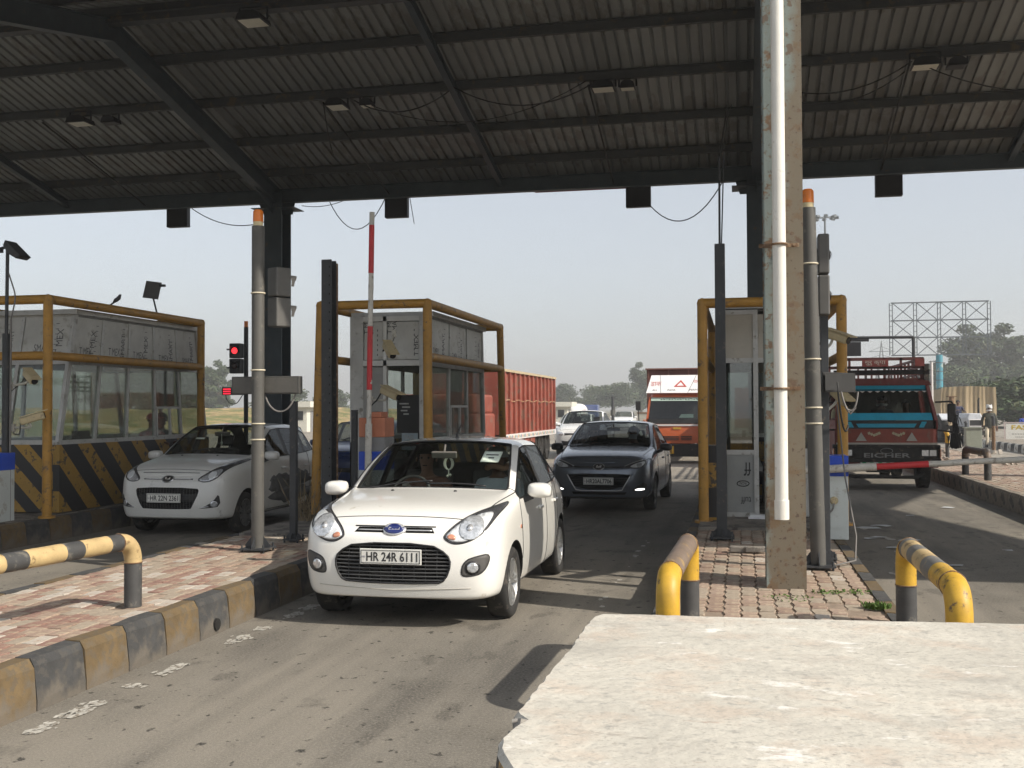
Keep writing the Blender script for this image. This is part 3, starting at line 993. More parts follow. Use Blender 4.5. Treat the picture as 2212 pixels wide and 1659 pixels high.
def signal(label, u, v, z, lit=None, face=1, h=.62, w=.2, group='traffic signals'):
    """Two-lamp head. face=+1: lamps look away from the photographer."""
    t = thing('traffic_signal', label, 'traffic light', (u, v, z), group=group)
    c = M_DK if lit else mat('signal_grey', (.10, .097, .09), .5, var=.12, scale=8)
    for k in (0, 1):
        z0 = k * h / 2
        m = MB(); m.b2((-w / 2, -.09, z0 + .006), (w / 2, .09, z0 + h / 2 - .006)); o = m.obj('housing', c, t, bevel=.015)
        zc = z0 + h / 4
        m = MB(); n = 14
        vs = []
        for q in range(n + 1):
            a = -.15 * PI + 1.3 * PI * q / n
            x, y = .085 * math.cos(a), .085 * math.sin(a)
            vs += [(x, .09 * face, zc + y), (x, (.09 + .1 * (.35 + .65 * max(0, math.sin(a)))) * face, zc + y)]
        m.add(vs, [(2 * q, 2 * q + 2, 2 * q + 3, 2 * q + 1) for q in range(n)])
        m.obj('visor', mat('visor_pale', (.3, .28, .25), .6, var=.1) if not lit else M_DK, o)
        m = MB(); m.lathe([(0, .098 * face), (.05, .096 * face), (.075, .085 * face)], (0, 0, zc), 'Y', 18)
        on = lit and k == 1
        m.obj('lens', mat('red_lamp_lit', (1, .03, .04), .4, emit=1.6, var=.02) if on else mat('dark_lens', (.05, .03, .03), .2), o, smooth=True)
    m = MB(); m.box((-w / 2 - .04, 0, h * .8), (.1, .04, .03)); m.box((-w / 2 - .04, 0, h * .2), (.1, .04, .03)); m.obj('mount', c, t)
    return t
s_ = signal('grey two-lamp signal seen from behind on the left beacon post', -4.62, 10.16, 2.56, w=.17)
s_.rotation_euler.z = -.55
signal('dark two-lamp signal seen edge on beside the right beacon post', .745, 10.06, 2.55, w=.1, h=.75)
signal('small dark signal head close against the left side of the right beacon post', .53, 10.02, 2.46, h=.7, w=.1)
M_BLKC = mat('matt_black_case', (.02, .02, .02), .8, var=.2)
def signbox(label, u0, u1, v, z0, z1, dv=0.):
    t = thing('message_sign', label, 'sign box', (u0, v, z0), group='electronic sign boxes seen from behind')
    W, H = u1 - u0, z1 - z0
    m = MB(); m.add([(0, 0, 0), (W, dv, 0), (W, dv + .09, 0), (0, .09, 0), (0, 0, H), (W, dv, H), (W, dv + .09, H), (0, .09, H)], [(0, 3, 2, 1), (4, 5, 6, 7), (0, 1, 5, 4), (1, 2, 6, 5), (2, 3, 7, 6), (3, 0, 4, 7)])
    m.obj('case', M_BLKC if W < .5 else mat('sign_case', (.07, .068, .062), .6, var=.15, scale=8), t, bevel=.006)
    m = MB(); m.add([(.02, -.004, .015), (W - .02, dv - .004, .015), (W - .02, dv - .004, H - .015), (.02, -.004, H - .015)], [(0, 1, 2, 3)]); m.obj('back_cover', M_BLKC if W < .5 else mat('sign_back', (.095, .09, .08), .6, var=.15, scale=8), t)
    m = MB(); m.tube(bend([(W * .48, .03, -.0), (W * .55, .0, -.12), (W * .7, .02, -.2), (W * .86, .02, -.14), (W * .92, .05, 0)], .08), .009, 6); m.obj('cable', M_GCABLE, t)
    return t
signbox('long grey sign box fixed across the left beacon post', -5.1, -4.36, 10.06, 1.88, 2.06)
signbox('dark tilted sign box fixed to the right beacon post', .72, 1.05, 9.9, 1.86, 2.04, .5)
# I-section post, square post, short sensor posts
t = thing('steel_post', 'dark I-section steel post beside the middle booth with a row of bolt holes', 'post', (-4.9, 12.2, .3))
m = MB(); ibeam(m, (0, 0, 0), (0, 0, 3.24), .16, .13, .012, Vector((0, 1, 0))); m.obj('pole', M_DK, t)
m = MB()
for k in range(26):
    m.box((.04, -.082, .4 + k * .11), (.014, .006, .02))
m.obj('bolt_holes', mat('hole_black', (.012, .011, .01)), t)
m = MB(); m.cyl((.1, .02, 0), (.1, .02, 3.2), .012, 8); m.obj('conduit', M_RUST, t)
base_plate(t, .17, .2, 4, .1)
t = thing('steel_post', 'dark square steel post in front of the right booth, cables at its top', 'post', (-.21, 11.76, .3))
m = MB(); m.b2((-.055, -.055, 0), (.055, .055, 3.2)); m.obj('pole', M_DK, t, bevel=.006)
base_plate(t, .13, .12, 4, .055)
m = MB(); m.tube([(0, 0, 3.2), (.0, .2, 4.2), (.02, 3.5, 5.4), (.02, 6.0, 6.4)], .012, 6); m.tube([(.02, 0, 3.2), (.05, .3, 4.3), (.05, 3.6, 5.5), (.1, 6.0, 6.4)], .007, 6); m.obj('cable', M_CABLE, t)
for lab, u, v, h in (('thin dark sensor post at the door of the middle booth', -5.02, 13.4, 1.4), ('dark sensor post standing close behind the left beacon post', -4.72, 10.75, 1.5),
                     ('dark flat pole standing between the right beacon post and its signal', .765, 10.3, 3.0)):
    t = thing('sensor_post', lab, 'post', (u, v, .3), group='short sensor posts')
    m = MB(); m.b2((-.035, -.035, 0), (.035, .035, h)); m.b2((-.04, -.04, h), (.04, .04, h + .012)); m.obj('pole', M_DK, t, bevel=.004)
    base_plate(t, .09, .1, 4, .04)
# far signal and red text sign on the left booth island
t = thing('signal_mast', 'slim dark mast with orange cap carrying the red light, left of the left column', 'post', (-9.82, 20.0, .3))
m = MB(); m.cyl((0, 0, 0), (0, 0, 3.1), .045, 14); m.obj('pole', M_DK, t, smooth=True)
m = MB(); m.cyl((0, 0, 3.1), (0, 0, 3.22), .04, 14); m.obj('orange_cap', M_ORANGE, t, smooth=True)
base_plate(t, .12, .15)
signal('traffic signal with its red lamp lit, left of the left column', -9.98, 19.9, 2.45, lit=True, face=-1, h=.62, w=.24)
t = thing('led_sign', 'small red glowing text sign below the red traffic light', 'sign', (-10.25, 19.9, 2.02))
m = MB(); m.b2((-.05, 0, 0), (.45, .06, .16)); m.obj('case', M_DK, t)
M_LED = mat('red_led_glow', (1, .02, .05), .4, emit=1.3, var=.02)
m = MB()
for k in range(3):
    m.box((.06, -.003, .03 + k * .045), (.16, .004, .022)); m.box((.28, -.003, .05 + k * .02), (.2 - k * .05, .004, .012))
m.obj('led_text', M_LED, t)
m = MB(); m.tube(bend([(.02, .03, 0), (.05, .03, -.15), (.25, .03, -.2), (.38, .05, .0)], .1), .009, 6); m.obj('cable', M_CABLE, t)

# ------------------------------------------------------------------ barriers
M_WHITEB = mat('white_cabinet', (.56, .6, .58), .5, var=.06, scale=3, spots=(.42, .42, .38), spot_scale=5, spot_amt=.3)
M_BLUEB = mat('blue_band', (.015, .07, .5), .5, var=.08)
M_BOOM = mat('white_boom', (.52, .5, .45), .55, var=.12, scale=9, spots=(.3, .27, .23), spot_scale=15, spot_amt=.35)
M_REDB = mat('red_band', (.5, .025, .03), .5, var=.15, scale=9)
def housing(label, u0, u1, v0, v1, zt, extra=None):
    t = thing('barrier_cabinet', label, 'barrier cabinet', (u0, v0, .3), group='white and blue barrier cabinets')
    W, D, H = u1 - u0, v1 - v0, zt - .3
    m = MB(); m.b2((0, 0, 0), (W, D, H - .22)); m.obj('body', M_WHITEB, t, bevel=.008)
    m = MB(); m.b2((-.004, -.004, H - .22), (W + .004, D + .004, H)); m.obj('blue_top', M_BLUEB, t, bevel=.008)
    if extra:
        m = MB(); m.b2((.0, .0, H), (W, D, H + .17)); m.obj('grey_box', mat('grey_box', (.22, .22, .22), .6), t, bevel=.008)
        m = MB(); m.b2((-.003, -.003, H + .17), (W + .003, D + .003, H + .4)); m.b2((.08, .05, H + .4), (W - .06, D - .05, H + .47)); m.obj('orange_lid', mat('faded_orange', (.48, .17, .09), .6, var=.12), t, bevel=.01)
    m = MB(); m.b2((W * .25, -.012, .12), (W * .75, -.002, H * .55)); m.obj('service_door', M_WHITEB, t)
    return t
housing('white and blue barrier cabinet cut by the left picture edge', -9.62, -9.2, 11.87, 12.15, 1.18)
housing('barrier cabinet with orange lid and grey band behind the white hatchback', -4.44, -4.12, 12.0, 12.35, 1.22, True)
c = housing('white and blue barrier cabinet holding the lowered boom across the right lane', .87, 1.12, 11.95, 12.3, 1.2)
m = MB(); m.lathe([(0, -.03), (.035, -.028), (.045, 0), (.03, .01)], (.1, -.01, .42), 'Y', 14); m.obj('conduit_cap', M_CAM, c)
m = MB(); m.tube(bend([(.1, -.03, .4), (.08, -.05, .3), (0, -.04, .28), (-.03, -.03, .42)], .06), .01, 6); m.obj('cable', M_GCABLE, c)
def boom(label, p, q, r0, bands, horizontal):
    p, q = Vector(p), Vector(q)
    t = thing('boom_barrier', label, 'barrier arm', p, group='barrier arms')
    d = q - p
    L = d.length
    d.normalize()
    m = MB(); k = 40
    rnd = random.Random(3)
    pts = [d * (L * i / k) + Vector((rnd.uniform(-.002, .002), 0, rnd.uniform(-.003, .003))) for i in range(k + 1)]
    m.tube(pts, [r0 * (1 + .05 * rnd.uniform(-1, 1)) for _ in pts], 14)
    m.obj('arm', M_BOOM, t, smooth=True)
    for a, b in bands:
        m = MB(); m.tube([d * a, d * b], r0 * 1.08, 14); m.obj('red_band', M_REDB, t, smooth=True)
    m = MB(); m.tube([d * -.25, d * .5], r0 * 1.35, 14); m.obj('arm_socket', M_BOOM, t, smooth=True)
    return t
boom('raised white and red barrier arm pointing to the sky in front of the middle booth', (-4.3, 11.93, 1.05), (-4.25, 11.93, 4.05), .03, ((.9, 1.65), (2.28, 2.85)), False)
boom('lowered white barrier arm with a red band across the lane of the old truck', (.9, 11.88, 1.06), (4.7, 11.7, 1.3), .032, ((.5, 1.02),), True)

# ------------------------------------------------------------------ cameras
def cctv(label, u, v, z, rz, tilt, arm):
    t = thing('security_camera', label, 'camera', (u, v, z), group='cream security cameras')
    R = Euler((tilt, 0, rz)).to_matrix()
    m = MB(); m.box((0, 0, 0), (.105, .3, .095), R); m.obj('housing', M_CAM, t, bevel=.02)
    m = MB(); m.box(R @ Vector((0, -.03, .058)), (.125, .36, .012), R); m.obj('sunshield', M_CAM, t)
    m = MB(); m.cyl(R @ Vector((0, -.151, 0)), R @ Vector((0, -.16, 0)), .04, 14); m.obj('lens', mat('lens_black', (.015, .012, .012), .15), t)
    m = MB(); a = Vector(arm); m.tube(bend([R @ Vector((0, .05, -.05)), R @ Vector((0, .05, -.11)), a], .04), .016, 8); m.box(a, (.05, .05, .1)); m.obj('bracket', mat('pale_bracket', (.5, .48, .42), .5), t)
    m = MB(); m.tube(bend([R @ Vector((0, .15, -.02)), R @ Vector((0, .2, -.16)), a + Vector((0, 0, -.08)), a], .05), .008, 6); m.obj('cable', M_CABLE, t)
    return t
cctv('cream camera pointing down over the barrel lid in front of the middle booth', -4.3, 12.75, 1.92, 1.1, .35, (-.35, .25, -.08))
cctv('cream camera tucked behind the raised barrier arm, lens facing down', -4.5, 13.3, 2.5, .7, .6, (-.1, .5, .25))
cctv('cream camera high beside the right booth above the truck rack', 1.07, 12.5, 2.52, .9, .35, (-.25, .05, -.22))
cctv('cream camera low beside the right booth below the tilted sign box', 1.1, 12.5, 1.84, .5, .5, (-.2, .05, -.2))
cctv('upper cream camera in front of the left booth window', -8.98, 12.15, 2.16, 1.0, .45, (-.3, 0, -.12))
cctv('lower cream camera in front of the left booth window', -8.95, 12.15, 1.62, 2.2, -.3, (-.28, 0, -.12))
# tall slim lamp post at the left edge
t = thing('lamp_post', 'slim black lamp post at the left edge with a dish floodlight on top', 'lamp post', (-9.3, 12.1, .3))
m = MB(); m.cyl((0, 0, 0), (0, 0, 2.42), .05, 14); m.cyl((0, 0, 2.42), (.01, 0, 3.6), .022, 10); m.obj('pole', M_DK, t, smooth=True)
m = MB(); m.tube([(-.22, 0, 3.5), (.0, 0, 3.55), (.14, 0, 3.52)], .02, 8); m.box((-.15, 0, 3.5), (.16, .05, .05)); m.obj('arm', M_DK, t)
R = Euler((0, .75, 0)).to_matrix()
m = MB(); m.prism([(-.15, 0), (.15, 0), (.13, .07), (0, .1), (-.13, .07)], Vector((.15, -.09, 3.52)), R @ Vector((1, 0, 0)) * -1, R @ Vector((0, 0, 1)) * -1, -.22); m.obj('lamp_head', M_DK, t)
m = MB(); m.cyl((.09, -.03, 0), (.09, -.03, 2.6), .012, 8); m.tube(bend([(.09, -.03, 2.6), (.14, 0, 2.9), (.03, 0, 3.2)], .1), .01, 6); m.obj('cable', M_GCABLE, t)
# solar panel and bird on the left frame
t = thing('solar_panel', 'small tilted solar panel on a stalk above the left booth', 'solar panel', (-10.1, 17.0, 3.1))
m = MB(); m.box((-.04, 0, .74), (.27, .02, .33), (-.35, .12, .3)); m.obj('panel', mat('panel_back', (.12, .12, .12), .6), t, bevel=.005)
m = MB(); m.tube([(.08, .1, 0), (.03, .03, .35), (-.02, 0, .6)], .016, 8); m.box((.13, .05, .82), (.1, .05, .04)); m.obj('stalk', M_DK, t)
m = MB()
m.tube([(0, .11, .0), (0, .03, .045), (0, -.04, .075), (0, -.07, .115), (0, -.1, .118)], [.006, .032, .03, .018, .004], 8); m.tube([(0, .09, .01), (0, .2, -.03)], [.014, .008], 6)
tag(m.obj('pigeon', mat('pigeon_grey', (.09, .09, .1), .7, var=.2), loc=(-8.98, 14.1, 3.3), smooth='full', rotz=1.2), 'small dark bird perched on the top pipe of the left frame', 'bird')
# ------------------------------------------------------------------ knee rails of bent pipe
M_RY = mat('rail_yellow', (.52, .31, .03), .5, var=.15, scale=12, spots=(.13, .08, .04), spot_scale=9, spot_amt=.3)
M_RCR = mat('rail_faded_yellow', (.48, .35, .17), .55, var=.15, scale=9, spots=(.2, .13, .06), spot_scale=7, spot_amt=.25)
M_RK = mat('rail_black', (.055, .055, .055), .6, var=.2, scale=9, spots=(.14, .13, .11), spot_scale=9, spot_amt=.3)
M_RBR = mat('rail_brown', (.17, .125, .095), .6, var=.2, scale=9, spots=(.4, .26, .08), spot_scale=6, spot_amt=.25)
M_RGR = mat('rail_grey', (.15, .145, .135), .6, var=.2, scale=9, spots=(.3, .24, .14), spot_scale=9, spot_amt=.2)
def knee_rail(label, u0, v0, u1, v1, zt, r, cols, bands, elbow, leg_yellow, parent_z=.3):
    """Bent pipe: legs at (u0,v0) and (u1,v1); bands = list of (length, material index) along the top; elbow material index."""
    t = thing('knee_rail', label, 'guard rail', (u1, v1, parent_z), group='bent pipe knee rails')
    o = Vector((u1, v1, parent_z))
    a, b = Vector((u0, v0, parent_z)) - o, Vector((0, 0, 0))
    H = zt - parent_z - r
    A, B = a + Vector((0, 0, H)), b + Vector((0, 0, H))
    d = (B - A).normalized()
    R = .16
    for p, P, s in ((a, A, 1), (b, B, -1)):
        m = MB(); m.tube([p, P - Vector((0, 0, R + (.1 if leg_yellow else 0)))], r, 20); m.obj('leg', M_RK, t, smooth=True)
        pts = bend([P - Vector((0, 0, R + (.1 if leg_yellow else 0))), P, P + d * s * R], R, 9)
        m = MB(); m.tube(pts, r * 1.003, 20); el = m.obj('elbow', cols[elbow], t, smooth=True)
        for q, ax in ((pts[0], Vector((0, 0, 1))), (pts[-1], d)):
            s1, s2 = basis(ax); m = MB(); m.tube([q + (s1 * math.cos(a_) + s2 * math.sin(a_)) * (r * 1.0 + .0015 * math.sin(5 * a_)) for a_ in [2 * PI * i / 26 for i in range(26)]], .005, 6, closed=True); m.obj('weld_bead', M_RUST, el)
    L = (B - A).length - 2 * R
    x, k = 0., 0
    while x < L - 1e-4:
        ln, mi = bands[k % len(bands)]
        e = min(L, x + ln)
        rr = random.Random(k * 3 + int(u1 * 10)); np_ = max(2, int((e - x) / .04)); m = MB()
        m.tube([B - d * (R + x + (e - x) * q / np_) + Vector((rr.uniform(-1, 1), 0, rr.uniform(-1, 1))) * .0012 for q in range(np_ + 1)], [r * (1 + rr.uniform(-.012, .008)) for _ in range(np_ + 1)], 20, cap=False); m.obj('painted_band', cols[mi], t, smooth='full')
        x, k = e, k + 1
    return t
RC = [M_RCR, M_RK, M_RY, M_RBR, M_RGR]
knee_rail('low black and cream pipe rail on the left island', -4.62, 4.4, -4.32, 7.0, .84, .062, RC, [(.13, 1), (.27, 0), (.17, 1), (.33, 0), (.19, 1), (.3, 0)], 0, False)
knee_rail('low brown pipe rail with yellow elbow at the left front of the centre island', -.39, 5.75, -.35, 7.35, .88, .064, RC, [(1.0, 3), (.4, 3)], 2, True)
knee_rail('low grey and yellow banded pipe rail at the right front of the centre island', 1.05, 5.65, 1.05, 7.4, .88, .066, RC, [(.1, 4), (.22, 0), (.2, 4), (.3, 0), (.28, 4), (.4, 2)], 2, True)
knee_rail('dark bent pipe rail on the right island behind the lowered barrier arm', 4.68, 22.2, 4.62, 24.0, .9, .07, RC, [(2, 3)], 3, False)
# weathered elbow of the first centre rail: brown on the far end
# ------------------------------------------------------------------ whitewashed concrete crash block in the foreground
M_BLK = mat('whitewashed_concrete', (.55, .52, .45), .85, var=.16, scale=1.6, bump=.3, bscale=28)
nt = M_BLK.node_tree
b = nt.nodes['Principled BSDF']
src = b.inputs['Base Color'].links[0].from_socket
tc = _n(nt, 'ShaderNodeTexCoord')
def lay(src, scale, lo, hi, col, stretch, detail=8, rough=.7, amount=1., loc=(0, 0, 0), kind='noise'):
    mp = _n(nt, 'ShaderNodeMapping'); mp.inputs['Scale'].default_value = stretch; mp.inputs['Location'].default_value = loc
    nt.links.new(tc.outputs['Object'], mp.inputs[0])
    if kind == 'noise':
        z = _n(nt, 'ShaderNodeTexNoise'); z.inputs['Scale'].default_value = scale; z.inputs['Detail'].default_value = detail; z.inputs['Roughness'].default_value = rough
    else:
        z = _n(nt, 'ShaderNodeTexVoronoi'); z.feature = 'DISTANCE_TO_EDGE' if kind == 'crack' else 'F1'; z.inputs['Scale'].default_value = scale
    nt.links.new(mp.outputs[0], z.inputs['Vector'])
    r = _n(nt, 'ShaderNodeMapRange'); r.inputs[1].default_value = lo; r.inputs[2].default_value = hi; r.inputs[4].default_value = amount
    if kind in ('crack', 'pore'):
        r.inputs[3].default_value, r.inputs[4].default_value = amount, 0
    nt.links.new(z.outputs[0], r.inputs[0])
    mx = _n(nt, 'ShaderNodeMix', data_type='RGBA'); mx.inputs[7].default_value = (*col, 1)
    nt.links.new(r.outputs[0], mx.inputs[0]); nt.links.new(src, mx.inputs[6])
    return mx.outputs[2]
s = lay(src, 3.2, .50, .62, (.50, .41, .33), (1, 1.2, 1), amount=.6)
s = lay(s, 6, .50, .66, (.42, .39, .34), (1, 1.4, 1), amount=.55, loc=(3, 1, 0))
s = lay(s, 26, .57, .63, (.32, .31, .28), (.8, 1.3, 1), amount=.7, loc=(1, 5, 0))
s = lay(s, 75, .56, .63, (.36, .33, .28), (.9, 1.1, 1), amount=.8)
s = lay(s, 5, .60, .66, (.80, .78, .73), (.8, 1.3, 1), amount=.7, loc=(7, 2, 0))
s = lay(s, 9, .66, .70, (.36, .24, .18), (.7, 2, 1), amount=.5, loc=(2, 9, 0))
s = lay(s, 14, .66, .69, (.22, .2, .17), (.45, 1.5, 1), amount=.75, loc=(4, 3, 0), detail=10)
s = lay(s, 2.0, .63, .645, (.30, .27, .23), (.5, 1.6, 1), amount=.6, loc=(9, 3, 0), detail=12, rough=.8)
s = lay(s, 1.5, .55, .66, (.36, .34, .30), (.6, 1.5, 1), amount=.7, loc=(6, 6, 0), detail=10)
s = lay(s, 55, .04, .16, (.2, .18, .15), (1, 1.2, 1), amount=.55, kind='pore')
nt.links.new(s, b.inputs['Base Color'])
M_BLKSIDE = stripes('block_side_stripes', (.5, .28, .03), (.03, .03, .03), (0, 1, 0), .9, offset=.35, wear=(.2, .15, .1))
t = thing('crash_block', 'large whitewashed concrete block with a chipped left edge filling the lower right corner', 'concrete block', (0, 3.1, .3))
edge = [(-.52, 4.0), (-.35, 4.02), (0, 4.03), (.48, 4.06), (.98, 4.1), (1.06, 4.08), (1.09, 3.95), (1.09, 2.3), (1.03, 2.12), (.9, 2.05), (-.25, 2.12), (-.40, 2.16), (-.49, 2.24), (-.535, 2.33), (-.556, 2.41), (-.56, 2.47),
        (-.545, 2.56), (-.535, 2.6), (-.56, 2.64), (-.572, 2.67), (-.568, 2.72), (-.563, 3.0), (-.556, 3.2), (-.55, 3.44), (-.552, 3.7), (-.55, 3.86), (-.54, 3.95)]
rnd = random.Random(11)
fine = []
for i in range(len(edge)):
    a, b_ = edge[i], edge[(i + 1) % len(edge)]
    L = math.hypot(a[0] - b_[0], a[1] - b_[1])
    n = max(1, int(L / .03))
    for k in range(n):
        f = k / n
        fine.append((a[0] + (b_[0] - a[0]) * f + rnd.uniform(-.004, .004), a[1] + (b_[1] - a[1]) * f - 3.1 + rnd.uniform(-.004, .004)))
n = len(fine)
cx = sum(p[0] for p in fine) / n
cy = sum(p[1] for p in fine) / n
vs = [(cx + (x - cx) * 1.07, cy + (y - cy) * 1.06, .02) for x, y in fine] + [(x, y, .635) for x, y in fine] + [(cx + (x - cx) * .988, cy + (y - cy) * .988, .65) for x, y in fine]
fs = [tuple(range(2 * n, 3 * n))]
mi = [0]
side = [(i, (i + 1) % n, n + (i + 1) % n, n + i) for i in range(n)]
rim = [(n + i, n + (i + 1) % n, 2 * n + (i + 1) % n, 2 * n + i) for i in range(n)]
m = MB(); m.add(vs, fs + rim, 0); m.add(vs, side, 1)
m.obj('block_body', [M_BLK, M_BLKSIDE], t, recalc=True)
m = MB()
for k in range(14):
    a = rnd.uniform(0, 6.28)
    m.box((-.535 + rnd.uniform(-.02, .015), 2.605 - 3.1 + rnd.uniform(-.03, .03), .625 + rnd.uniform(-.02, .012)), [rnd.uniform(.01, .03) for _ in range(3)], (a, a * 2, a * 3))
m.obj('broken_chips', mat('broken_concrete', (.3, .28, .25), .95, var=.3, scale=30), t)

# ------------------------------------------------------------------ under the canopy: floodlights, lane sign boxes, conduits, cables
M_LAMPG = mat('pale_lamp_glass', (.72, .7, .58), .35, var=.1)
M_BLACK = mat('black_box', (.014, .014, .017), .6, var=.2)
def flood(label, u, v, z, w, d, flip=False):
    t = thing('floodlight', label, 'floodlight', (u, v, z), group='floodlights under the canopy')
    m = MB(); m.prism([(-w / 2, 0), (w / 2, 0), (w * .42, .09), (w * .2, .13), (-w * .2, .13), (-w * .42, .09)], (0, -d / 2, 0), (1, 0, 0), (0, 0, 1), -d)
    m.obj('housing', M_BLACK, t)
    m = MB(); m.add([(-w * .44, -d * .44, -.006), (w * .44, -d * .44, -.006), (w * .44, d * .44, -.006), (-w * .44, d * .44, -.006)], [(0, 3, 2, 1)])
    m.obj('glass', M_BLACK if flip else M_LAMPG, t)
    m = MB(); m.bar((-w / 2 - .02, 0, .04), (-w / 2 - .02, 0, .24), .03, .012); m.bar((w / 2 + .02, 0, .04), (w / 2 + .02, 0, .24), .03, .012); m.bar((-w / 2 - .02, 0, .24), (w / 2 + .02, 0, .24), .03, .012)
    m.obj('bracket', M_BLACK, t)
    return t
zl = zr(3.0) - .14
for lab, u, v, w, d, f in (
        ('large floodlight under the left canopy bay', -12.5, 18.35, .42, .36, 0), ('small dark floodlight beside the large one in the left bay', -11.9, 18.45, .3, .25, 1),
        ('large floodlight above the raised barrier arm', -7.22, 18.4, .36, .4, 0), ('small pale floodlight right of the one above the raised barrier arm', -6.66, 18.45, .24, .22, 0),
        ('large floodlight above the grey hatchback', -2.3, 18.4, .4, .34, 0), ('small pale floodlight right of the one above the grey hatchback', -1.88, 18.45, .26, .22, 0),
        ('large crooked floodlight above the old truck lane', 3.0, 18.35, .44, .34, 0), ('small dark floodlight right of the crooked one', 3.5, 18.45, .3, .3, 1)):
    flood(lab, u, v, zl, w, d, f)
flood('pale floodlight on the ridge at the top edge of the picture', -7.35, 15.2, ZR - .4, .42, .4)
for lab, u in (('black lane sign box under the eave above the left booth', -12.7), ('black lane sign box under the eave left of the raised barrier arm tip', -7.4),
               ('black lane sign box under the eave above the orange truck', -2.07), ('black lane sign box under the eave above the old truck', 2.94)):
    t = thing('lane_sign', lab, 'sign box', (u, 22.32, 5.95), group='black lane sign boxes under the eave')
    m = MB(); m.b2((-.26, 0, 0), (.26, .16, .56)); m.obj('case', M_BLACK, t, bevel=.01)
    m = MB()
    for s_ in (-.18, .18):
        m.bar((s_, .06, .56), (s_, .06, .75), .04, .02)
    m.obj('hanger', M_BLACK, t)
def cable(label, pts, r=.012, m_=None):
    m = MB(); m.tube(pts, r, 6)
    return tag(m.obj('cable', m_ or M_CABLE, smooth='full'), label, 'cable', 'loose cables under the canopy')
for lab, u in (('straight conduit under the roof to the sign box left of the barrier arm', -7.45), ('straight conduit under the roof above the orange truck', -2.55), ('straight conduit under the roof to the sign box over the old truck', 2.75), ('straight conduit under the left canopy bay', -13.3)):
    cable(lab, [(u, 18.3, zr(2.8) - .12), (u, 22.2, zr(6.7) - .2)], .018)
zc = lambda v: zr(v - 15.5) - .05
cable('long sagging cable pair between the two middle floodlights', sag((-6.9, 18.4, zc(18.4)), (-4.95, 18.2, zc(18.2)), .32) + sag((-4.95, 18.2, zc(18.2)), (-2.5, 18.4, zc(18.4)), .35)[1:])
cable('thin sagging cable below the long pair between the middle floodlights', sag((-6.6, 18.4, zc(18.4) - .1), (-2.6, 18.3, zc(18.3)), .5), .008)
cable('sagging cable from the column to the crooked floodlight', sag((.6, 18.4, zc(18.6) - .2), (2.8, 18.35, zc(18.4)), .3))
cable('second sagging cable right of the near column', sag((.6, 19.0, zc(19.2)), (2.7, 18.4, zc(18.6) - .1), .35), .01)
cable('drooping cable from the crooked floodlight to the right', sag((2.9, 18.4, zc(18.5)), (7.0, 18.6, zc(18.8)), .55), .01)
cable('cable hanging from the eave behind the left beacon post', sag((-12.3, 22.3, 6.35), (-10.3, 22.2, 6.0), .25), .011)
cable('slack cable loop under the eave left of the barrier tip', sag((-9.0, 22.35, 6.45), (-7.6, 22.35, 6.5), .75), .01)
cable('drooping cable from the lane sign box to the square post', sag((-1.85, 22.35, 6.0), (-.25, 22.2, 6.5), .62), .012)
cable('short cable stub by the left column head', sag((-9.6, 22.3, 6.3), (-8.3, 22.35, 6.52), .12), .008)
cable('frayed cable end beside the barrier tip sign box', [(-7.12, 22.4, 6.5), (-7.05, 22.4, 6.1), (-7.0, 22.4, 5.8)], .008)
cable('slanting cable under the roof left of the barrier arm', sag((-7.5, 18.4, zc(18.4)), (-8.1, 20.4, zc(20.4)), .12), .012)
cable('cable looping down beside the right sign box and sensor pole', sag((.86, 10.1, 1.95), (.98, 10.4, 1.55), .2), .01)
m = MB(); m.tube([(1.0, 11.8, 1.75), (1.03, 11.3, 1.0), (1.06, 10.6, .5), (1.0, 10.1, .335), (.8, 9.85, .32)], .008, 6)
tag(m.obj('cable', M_GCABLE, smooth='full'), 'thin cable falling from the camera to the paving at the right beacon post', 'cable', 'loose cables under the canopy')
# ------------------------------------------------------------------ litter, weeds, stones
M_PAP = mat('litter_paper', (.55, .57, .58), .8, var=.1)
rnd = random.Random(21)
def scrap(label, u, v, r, z=0.):
    c = 7
    vs = [(u, v, z + .012)] + [(u + 1.6 * r * rnd.uniform(.5, 1.1) * math.cos(2 * PI * i / c), v + r * rnd.uniform(.5, 1.2) * math.sin(2 * PI * i / c), z + .006 + rnd.uniform(0, .014)) for i in range(c)]
    o = MB().add(vs, [(0, 1 + i, 1 + (i + 1) % c) for i in range(c)]).obj('litter', M_PAP)
    tag(o, label, 'litter', 'paper litter on the right lane')
for i, (u, v, r) in enumerate(((1.75, 15.9, .16), (1.95, 16.2, .12), (1.62, 14.6, .06), (1.75, 14.8, .07), (2.1, 14.5, .1), (1.8, 13.7, .07), (2.0, 12.1, .08), (2.25, 12.3, .07), (3.1, 13.7, .06), (3.4, 19.3, .1), (2.6, 17.8, .06))):
    scrap('pale paper scrap lying on the shaded right lane', u, v, r)
M_WEED = mat('fresh_weed', (.085, .15, .025), .7, var=.3, scale=25)
def weed(label, u, v, r, n, h):
    m = MB()
    for k in range(n):
        a, d = rnd.uniform(0, 6.28), r * math.sqrt(rnd.random())
        p = Vector((d * math.cos(a), d * .8 * math.sin(a), .0))
        q = Vector((rnd.gauss(0, 1), rnd.gauss(0, 1), 1.2)).normalized()
        s_ = basis(q)[0] * rnd.uniform(.006, .016)
        L = h * rnd.uniform(.4, 1.2)
        m.add([p - s_ * .5, p + s_ * .5, p + q * L * .6 + s_, p + q * L, p + q * L * .6 - s_], [(0, 1, 2, 3, 4)])
    tag(m.obj('weed', M_WEED, loc=(u, v, .295)), label, 'weed', 'weeds between the pavers')
weed('bright green weed tuft beside the right knee rail', .93, 7.95, .09, 200, .055)
weed('small weed growing along a paver joint right of the column', .62, 8.55, .12, 60, .02)
